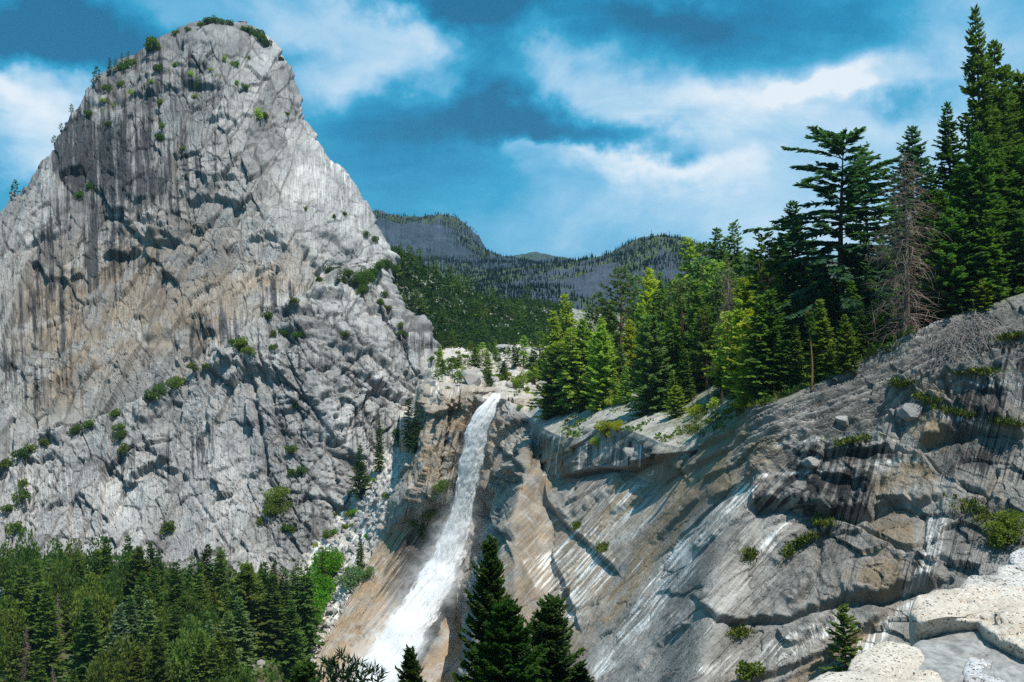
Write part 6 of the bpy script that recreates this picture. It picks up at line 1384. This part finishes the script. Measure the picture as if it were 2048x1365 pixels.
while n < 190:
    px, py = brng.uniform(600, 800), brng.uniform(930, 1340)
    sd = polydist(np.array([px]), np.array([py]), APRON)[0][0]
    if sd < 3 or px < 620 - 0.5 * (py - 1150) * (py > 1150) * 0.4 or (py < 1100 and px < 800 - (py - 900) * 0.1 - 160): continue
    s = 0.9 + 2.0 * brng.random() ** 2.2
    w = 'near the apron edge' if sd < 30 else 'in the upper fan' if py < 1060 else 'low in the fan'
    boulder(pick(px, py, ['talus_slope']) + Vector((0, 0, 0.15 * s)), s, f'{"mid-sized" if s > 1.7 else "small"} pale boulder of the talus {w}{" by the firs" if px < 660 else " under the buttress" if px > 735 else ""}', 'boulders of the talus'); n += 1
for px, py, s, fl, lab in [(945, 762, 9, 0.7, 'big rounded grey outcrop boulder on the shelf above the fall'), (985, 760, 6, 0.6, 'tan boulder right of the grey one on the shelf'), (955, 796, 4.5, 0.9, 'round tan boulder hanging at the left lip of the fall'), (972, 708, 6, 0.7, 'grey rock below the hillside brush'), (1005, 696, 8, 0.7, 'dark jointed rock at the hillside foot, right one'), (1020, 768, 4, 0.7, 'small dark boulder at the right of the lip'), (1180, 860, 5.0, 0.6, 'pale rim boulder under the yellow bush'), (1210, 850, 5.5, 0.55, 'broad pale rim boulder behind the yellow bush'),
                          (1262, 905, 3.4, 0.9, 'rounded boulder in the dark rim cleft'), (1398, 745, 4.5, 0.8, 'grey boulder among the trunks at the edge of the lit wood'), (1708, 706, 1.5, 0.8, 'pale boulder by the fallen log'), (1800, 652, 1.6, 0.7, 'pale block on the layered rim'), (1770, 672, 1.2, 0.6, 'small pale block left on the layered rim'), (1622, 928, 1.6, 0.9, 'pinkish block on the dark terrace'), (1682, 842, 1.3, 1.0, 'cream coloured block in the layered terrace'), (1820, 832, 2.2, 1.1, 'white faced block at the terrace corner')]:
    p = pick(px, py, ['rock_shelf', 'granite_slope', 'green_hillside']); s *= 1.0 if px < 1480 else 1.5; boulder(p + Vector((0, 0, 0.05 * s)), s, lab, None, fl)
for px, py, s, lab in [(18, 1150, 5.5, 'grey cracked boulder at the frame edge under the oaks'), (12, 1180, 6, 'largest grey boulder at the frame edge, below the cracked one'), (14, 1240, 4.5, 'pale boulder lowest at the frame edge'), (497, 1222, 4.5, 'pale rock in the forest gap'), (525, 1330, 4.0, 'grey rock at the bottom of the forest gap'), (500, 1345, 4.2, 'grey rock left in the bottom of the forest gap')]:
    p = pick(px, py, ['valley_floor', 'talus_slope']); boulder(p, s, lab, None)

# fallen log above the layered rim
def log(p0, p1, r, label):
    a, b = Vector(at(*p0)), Vector(at(*p1))
    root = link('fallen_log', None, label=label, category='log'); root.location = a
    v = np.array((b - a)[:]); q = np.linspace(0, 1, 8); g = Geo()
    g.add(tube(np.outer(q, v) + np.stack([0 * q, 0 * q, 0.1 * np.sin(q * 5)], -1), r * (1 - 0.35 * q), 9))
    link('trunk', new_mesh('log', *g.arrays(), GREY_WOOD, True), root)
    rng = np.random.default_rng(3)
    for k in range(6):
        t = 0.25 + 0.12 * k; d = unit(rng.normal(0, 1, 3) + [0, -0.4, 0.8]); L = 0.9 + 1.4 * rng.random(); g = Geo()
        g.add(tube(np.stack([t * v, t * v + d * L * 0.5 + [0.1, 0, 0.1], t * v + d * L]), [0.09, 0.06, 0.015], 5))
        link('broken_branch', new_mesh('broken_branch', *g.arrays(), GREY_WOOD, True), root)
pA, pB = pick(1664, 768, ['granite_slope']), pick(1722, 702, ['granite_slope'])
def px3(p): return (*[float(c) for c in proj(np.array(p[:]))], p.y)
log(px3(pA + Vector((0, -0.8, 0.7))), px3(pB + Vector((0, -0.8, 0.8))), 0.62, 'weathered fallen log lying along the rim below the shaded wood')
# bare grey brushwood hanging over the layered rock
def brushwood():
    rng = np.random.default_rng(17); g = Geo()
    root = link('bare_brush', None, label='tangle of bare grey twigs hanging over the layered rock', category='shrub')
    pts = [pick(x, y, ['granite_slope']) for x, y in [(1895, 690), (1915, 685), (1930, 672), (1945, 665), (1905, 705), (1960, 655)]]
    c0 = pts[2]; root.location = c0
    for k in range(900):
        p = np.array((pts[rng.integers(0, 6)] - c0)[:]) + rng.normal(0, 1.6, 3)
        d = unit(np.array([-0.5, -0.7, 0.15]) + rng.normal(0, 0.6, 3)); L = 3.0 + 3.6 * rng.random()
        q = np.linspace(0, 1, 5)
        path = p + np.outer(q * L, d) + np.outer(-0.5 * L * q ** 2, [0, 0, 1.0]) + rng.normal(0, 0.06, (5, 3))
        g.add(tube(path, np.linspace(0.07, 0.02, 5), 3))
    link('twigs', new_mesh('twigs', *g.arrays(), GREY_WOOD), root)['kind'] = 'stuff'
brushwood()
# tufts of grass on ledges
def tufts(name, spots, label, blade, n_per, mat, seed):
    rng = np.random.default_rng(seed); g = Geo()
    for x, y, rx, ry, a in spots:
        c, s = math.cos(R(a)), math.sin(R(a))
        for _ in range(n_per):
            u, w = rng.normal(0, 0.45, 2); p = np.array(pick(x + u * rx * c - w * ry * s, y + u * rx * s + w * ry * c, ['granite_slope'])[:])
            k = 26; b = p + rng.normal(0, 0.6, (k, 3)) * [1, 1, 0.25]; d = unit(rng.normal(0, 0.5, (k, 3)) + [-0.15, -0.3, 1.0]); ll = blade * (0.5 + rng.random(k))
            g.add(sprays(b, d, ll, ll * 0.12, rng, 0.0))
    link(name, new_mesh(name, *g.arrays(), mat), kind='stuff', label=label)
tufts('ledge_grass', [(1955, 745, 60, 5, -4), (1850, 798, 34, 5, 20), (1910, 826, 34, 5, 12), (2015, 848, 40, 6, 8), (2025, 674, 36, 5, -8), (1640, 1044, 22, 8, 0), (1610, 1082, 28, 5, -30), (1580, 1102, 22, 5, -50), (1500, 1108, 12, 7, -60), (1958, 1026, 50, 14, 25), (1485, 1265, 22, 8, -10), (1700, 883, 40, 3, -10), (1205, 1096, 6, 14, 40), (1152, 1052, 5, 12, 40), (1800, 768, 20, 5, 0)],
      'green grass growing along the ledges of the slab', 0.85, 26, GRASS, 61)
tufts('rim_grass', [(1440, 842, 60, 16, -30), (1405, 825, 30, 18, 0), (1480, 818, 40, 10, -15), (1560, 792, 50, 6, -20), (1660, 748, 50, 7, -30), (1740, 706, 40, 6, -30), (1380, 858, 24, 12, 0)], 'yellow green grass on the rim slope below the wood', 0.8, 40, GRASS, 62)

# hikers on the rock shelf, a few pixels tall
CLOTH = {}
def cloth(c):
    if c not in CLOTH: CLOTH[c] = simple('cloth', c, tuple(0.8 * x for x in c), 6.0, bump=0.1)
    return CLOTH[c]
SKIN = simple('skin', (0.42, 0.26, 0.19), (0.46, 0.29, 0.21), 8.0, bump=0.0)
def person(pos, shirt, trousers, rot, label, stride=0.12):
    """Small figure: one body grown from a skeleton, hair and clothing as children."""
    root = link('person', None, label=label, category='person', group=None); root.location = pos; root.rotation_euler = (0, 0, rot)
    def limb(name, chains, mat, k=7):
        g = Geo()
        for pts, rad in chains: g.add(tube(np.array(pts, float), rad, k))
        return link(name, new_mesh(name, *g.arrays(), mat, True), root)
    s = stride
    limb('trousers', [([(0.09, 0, 0.95), (0.10, s * 0.5, 0.5), (0.10, s, 0.06)], [0.10, 0.07, 0.06]), ([(-0.09, 0, 0.95), (-0.10, -s * 0.5, 0.5), (-0.10, -s, 0.06)], [0.10, 0.07, 0.06]), ([(0, 0, 0.82), (0, 0, 0.92), (0, 0, 1.02)], [0.10, 0.17, 0.15])], cloth(trousers))
    limb('shirt', [([(0, 0, 0.98), (0, 0, 1.2), (0, 0, 1.38), (0, 0, 1.46)], [0.15, 0.17, 0.18, 0.08]), ([(0.18, 0, 1.40), (0.25, 0.02, 1.2), (0.26, 0.08, 1.05)], [0.065, 0.055, 0.045]), ([(-0.18, 0, 1.40), (-0.25, 0.02, 1.2), (-0.26, 0.08, 1.05)], [0.065, 0.055, 0.045])], cloth(shirt))
    limb('body', [([(0, 0, 1.44), (0, 0.01, 1.52), (0, 0.015, 1.56), (0, 0.02, 1.64), (0, 0.02, 1.70), (0, 0.015, 1.755)], [0.055, 0.05, 0.075, 0.095, 0.085, 0.02]), ([(0.26, 0.08, 1.06), (0.26, 0.12, 0.95), (0.26, 0.14, 0.86)], [0.038, 0.034, 0.03]), ([(-0.26, 0.08, 1.06), (-0.26, 0.12, 0.95), (-0.26, 0.14, 0.86)], [0.038, 0.034, 0.03]),
                  ([(0.10, s, 0.08), (0.10, s + 0.06, 0.04), (0.10, s + 0.16, 0.03)], [0.05, 0.05, 0.03]), ([(-0.10, -s, 0.08), (-0.10, -s + 0.06, 0.04), (-0.10, -s + 0.16, 0.03)], [0.05, 0.05, 0.03])], SKIN)
    limb('hair', [([(0, -0.03, 1.60), (0, -0.025, 1.68), (0, 0.0, 1.75), (0, 0.01, 1.785)], [0.07, 0.098, 0.075, 0.01])], cloth((0.05, 0.03, 0.02)))
for px, py, sh, tr_, rot, lab in [(1072, 735, (0.45, 0.05, 0.06), (0.05, 0.07, 0.2), 0.4, 'person in a red top and dark trousers standing on the pale shelf near the firs'), (1075, 738, (0.04, 0.10, 0.42), (0.08, 0.08, 0.12), 1.2, 'person in a blue top beside the one in red on the pale shelf'), (907, 784, (0.6, 0.06, 0.12), (0.1, 0.08, 0.1), 3.0, 'person in a pinkish red top on the buttress top left of the fall'), (958, 787, (0.5, 0.08, 0.05), (0.06, 0.05, 0.05), 2.4, 'person in red near the left lip of the fall'),
                                  (930, 786, (0.06, 0.12, 0.45), (0.2, 0.18, 0.15), 2.0, 'person in blue on the shelf edge between the two in red')]:
    person(pick(px, py, ['rock_shelf']) - Vector((0, 0, 0.1)), sh, tr_, rot, lab)

# ---- stone parapet at the viewpoint: big granite stones bedded in grey mortar
STONE = {}
def stone_mat(kind):
    if kind in STONE: return STONE[kind]
    l, m_, s = {'warm': ((0.475, 0.425, 0.365), (0.39, 0.335, 0.272), 0.50), 'white': ((0.44, 0.42, 0.39), (0.35, 0.33, 0.305), 0.8), 'speckled': ((0.46, 0.45, 0.45), (0.34, 0.33, 0.33), 1.1)}[kind]
    m, t, out = material('wall_stone_' + kind)
    co = t.n('ShaderNodeTexCoord').outputs['Object']
    big = t.noise(co, 9, 5, 0.6).outputs['Fac']; fine = t.noise(co, 95, 3, 0.6).outputs['Fac']; mid = t.noise(co, 34, 4, 0.6).outputs['Fac']
    c = t.mix(t.step(big, 0.3, 0.7), m_, l)
    c = t.mix(t.math('MULTIPLY', t.step(fine, 0.45, 0.3), 0.5), c, (0.82, 0.80, 0.76))
    vo = t.n('ShaderNodeTexVoronoi', {'Vector': t.vmath('ADD', co, t.vmath('SCALE', t.noise(co, 60, 2).outputs['Color'])), 'Scale': 150.0})
    for nd in m.node_tree.nodes:
        if nd.type == 'VECT_MATH' and nd.operation == 'SCALE': nd.inputs['Scale'].default_value = 0.01
    cellr = t.n('ShaderNodeSeparateColor', {0: vo.outputs['Color']}).outputs[0]
    dots = t.math('MULTIPLY', t.step(t.math('ADD', cellr, t.math('MULTIPLY', t.math('SUBTRACT', mid, 0.5), 0.9)), 1.02 - s * 0.35, 1.06 - s * 0.35), t.step(vo.outputs['Distance'], 0.55, 0.35))
    c = t.mix(t.math('MULTIPLY', dots, 0.9), c, (0.035, 0.032, 0.03))
    c = t.mix(t.math('MULTIPLY', t.step(t.noise(co, 210, 2, 0.5).outputs['Fac'], 0.60, 0.66), 0.75), c, (0.07, 0.062, 0.055))
    bp = t.n('ShaderNodeBump', {'Height': t.math('ADD', mid, t.math('MULTIPLY', fine, 0.9)), 'Strength': 0.6, 'Distance': 0.008})
    bs = t.n('ShaderNodeBsdfPrincipled', {'Base Color': c, 'Roughness': 0.8, 'Specular IOR Level': 0.25, 'Normal': bp.outputs[0]})
    t.set(out, 'Surface', bs.outputs[0]); STONE[kind] = m
    return m
MORTAR = simple('mortar', (0.15, 0.148, 0.142), (0.31, 0.305, 0.295), 45, rough=0.95, bump=0.5, dist=0.006, detail=8)
wall = link('stone_wall', None, label='low wall of pale granite stones in grey mortar at the viewpoint', category='wall')
wall.location = (1.0, 2.0, -0.7)
WN = unit(np.array([-0.25, -0.62, 0.74]))
def wy_of(py): return 2.45 - (np.asarray(py, float) - 1150) / 215.0 * 0.55
def stone(name, outline, thick, mat, push, seed, expo=0.26, nphi=110, nlat=26, rough=0.012):
    o = np.array(outline, float); o = np.concatenate([o, o[:1]])
    d = np.concatenate([[0], np.cumsum(np.hypot(*np.diff(o, axis=0).T))])
    t = np.linspace(0, d[-1], nphi, endpoint=False)
    x, y = np.interp(t, d, o[:, 0]), np.interp(t, d, o[:, 1])
    for _ in range(1):
        x = (np.roll(x, 1) + 2 * x + np.roll(x, -1)) / 4; y = (np.roll(y, 1) + 2 * y + np.roll(y, -1)) / 4
    O = at(x, y, wy_of(y)) - WN * push
    C = O.mean(0)
    O = O + np.stack([fbm(np.stack([x, y], -1), 1 / 40.0, 4, seed + 40), 0 * x, fbm(np.stack([x, y], -1), 1 / 40.0, 4, seed + 41)], -1) * 0.012
    rr = np.array([0.0, 0.06, 0.12, 0.2, 0.28, 0.36, 0.44, 0.52, 0.6, 0.68, 0.76, 0.83, 0.90, 0.95, 0.98, 0.992, 0.998, 1.0, 1.003, 1.01, 1.01, 1.0, 0.98, 0.9, 0.5, 0.0])
    hh = np.array([0, 0, 0, 0, 0, 0, 0, 0, 0, 0, -0.001, -0.002, -0.004, -0.007, -0.011, -0.017, -0.025, -0.034, -0.05, -0.07, -0.10, -0.14, -0.18, -0.20, -0.21, -0.215]) * (thick / 0.09)
    nlat = len(rr)
    P = C + rr[:, None, None] * (O - C)[None] + hh[:, None, None] * WN
    top = sstep(hh, -0.05, -0.008)[:, None]
    q2 = np.stack([P[..., 0], P[..., 2] * 1.3 + P[..., 1]], -1)
    fa, fe = facets(q2, 0.12, seed + 60, 0.10, 0.24, warp=0.5)
    fa = fa - 0.010 * groove(fe, 0.03) * (fbm(q2, 6.0, 2, seed + 8) > 0.1)
    n = unit(P - (C - WN * 0.1))
    P = P + WN * (fa * top + 0.022 * top * fbm(P, 5.0, 3, seed + 2))[..., None] + n * (rough * fbm(P, 9.0, 4, seed) + 0.22 * rough * fbm(P, 34.0, 3, seed + 1))[..., None]
    i = np.arange(nlat * nphi).reshape(nlat, nphi); a, b = i[:-1], np.roll(i, -1, 1)[:-1]; c, e = np.roll(i, -1, 1)[1:], i[1:]
    me = new_mesh(name, P.reshape(-1, 3), np.stack([a.ravel(), b.ravel(), c.ravel(), e.ravel()], -1), mat, True)
    ob = link(name, me); under(ob, wall)
    return ob
stone('stone', [(1600, 1368), (1640, 1352), (1700, 1345), (1760, 1336), (1830, 1338), (1880, 1352), (1920, 1385), (1930, 1440), (1600, 1440)], 0.10, stone_mat('warm'), -0.015, 1)
stone('stone', [(1694, 1340), (1700, 1320), (1722, 1296), (1750, 1283), (1800, 1283), (1838, 1294), (1856, 1312), (1842, 1335), (1790, 1348), (1730, 1348)], 0.07, stone_mat('warm'), 0.0, 2)
stone('stone', [(1818, 1254), (1822, 1232), (1836, 1212), (1880, 1196), (1940, 1188), (2000, 1190), (2100, 1200), (2110, 1330), (2050, 1322), (2000, 1300), (1965, 1278), (1955, 1262), (1890, 1258), (1840, 1268)], 0.10, stone_mat('warm'), -0.05, 3)
stone('stone', [(1924, 1168), (1926, 1150), (1945, 1140), (2000, 1130), (2110, 1120), (2110, 1186), (2040, 1184), (1990, 1176), (1960, 1172)], 0.08, stone_mat('white'), 0.02, 4)
stone('stone', [(1990, 1130), (1994, 1112), (2010, 1102), (2050, 1100), (2110, 1100), (2110, 1140), (2020, 1138)], 0.07, stone_mat('white'), 0.04, 5)
stone('stone', [(2024, 1096), (2022, 1078), (2034, 1068), (2060, 1062), (2120, 1060), (2120, 1110), (2050, 1108)], 0.07, stone_mat('speckled'), 0.06, 6)
stone('stone', [(1926, 1335), (1940, 1306), (1962, 1280), (1990, 1290), (2012, 1310), (2022, 1340), (2012, 1380), (1960, 1390), (1930, 1365)], 0.06, stone_mat('speckled'), 0.0, 7)
stone('stone', [(2036, 1330), (2080, 1300), (2140, 1300), (2140, 1420), (2050, 1420)], 0.08, stone_mat('speckled'), 0.06, 8)
stone('mortar', [(1780, 1400), (1770, 1330), (1815, 1290), (1850, 1262), (1950, 1220), (1945, 1180), (1985, 1166), (2040, 1168), (2130, 1160), (2160, 1250), (2150, 1420), (1960, 1440)], 0.10, MORTAR, 0.012, 9, nphi=140, rough=0.017)
core = stone('mortar', [(1800, 1440), (1830, 1330), (1900, 1250), (1990, 1200), (2050, 1180), (2160, 1180), (2300, 1400), (2300, 1900), (1800, 1900)], 0.5, MORTAR, 0.30, 10)
print('script', round(time.time() - T0, 1), 'objects', len(bpy.data.objects), 'tris', sum(sum(len(p.vertices) - 2 for p in m.polygons[:1]) * len(m.polygons) for m in bpy.data.meshes if len(m.polygons)))

# ---- labels: like things that can still be told apart by their order get it said
bpy.context.view_layer.update()
ORD = ['leftmost', 'second from the left', 'third from the left', 'fourth from the left', 'fifth from the left', 'sixth from the left', 'seventh from the left', 'eighth from the left', 'ninth from the left']
NUM = ['', '', 'two', 'three', 'four', 'five', 'six', 'seven', 'eight', 'nine']
same = {}
for o in bpy.data.objects:
    if o.get('category') and o.parent is None:
        same.setdefault(o['label'], []).append(o)
for lab, os_ in same.items():
    if 2 <= len(os_) <= 9:
        os_.sort(key=lambda o: float(proj(np.array(o.matrix_world.translation[:]))[0]))
        for k, o in enumerate(os_):
            w_ = f'rightmost of {NUM[len(os_)]}' if k == len(os_) - 1 else f'{ORD[k]} of {NUM[len(os_)]}'
            if len(lab.split()) + len(w_.split()) > 16: w_ = w_.split(' of ')[0]
            if len(lab.split()) + len(w_.split()) > 16: w_ = w_.replace('from the left', 'from left')
            o['label'] = f'{lab}, {w_}'

def haze_box(x0, x1, y0, y1, z0, z1, density):
    V = np.array([(x, y, z) for x in (x0, x1) for y in (y0, y1) for z in (z0, z1)], float)
    F = np.array([(0, 1, 3, 2), (4, 6, 7, 5), (0, 4, 5, 1), (2, 3, 7, 6), (0, 2, 6, 4), (1, 5, 7, 3)])
    m, t, out = material('haze')
    t.set(out, 'Volume', t.n('ShaderNodeVolumePrincipled', {'Color': (0.45, 0.78, 1.0, 1), 'Density': density, 'Anisotropy': 0.2}).outputs[0])
    link('haze', new_mesh('haze', V, F, m), kind='stuff', label='thin blue mountain haze over the valley')
haze_box(-5600, 5600, -1600, 5600, -280, 560, 0.00003)
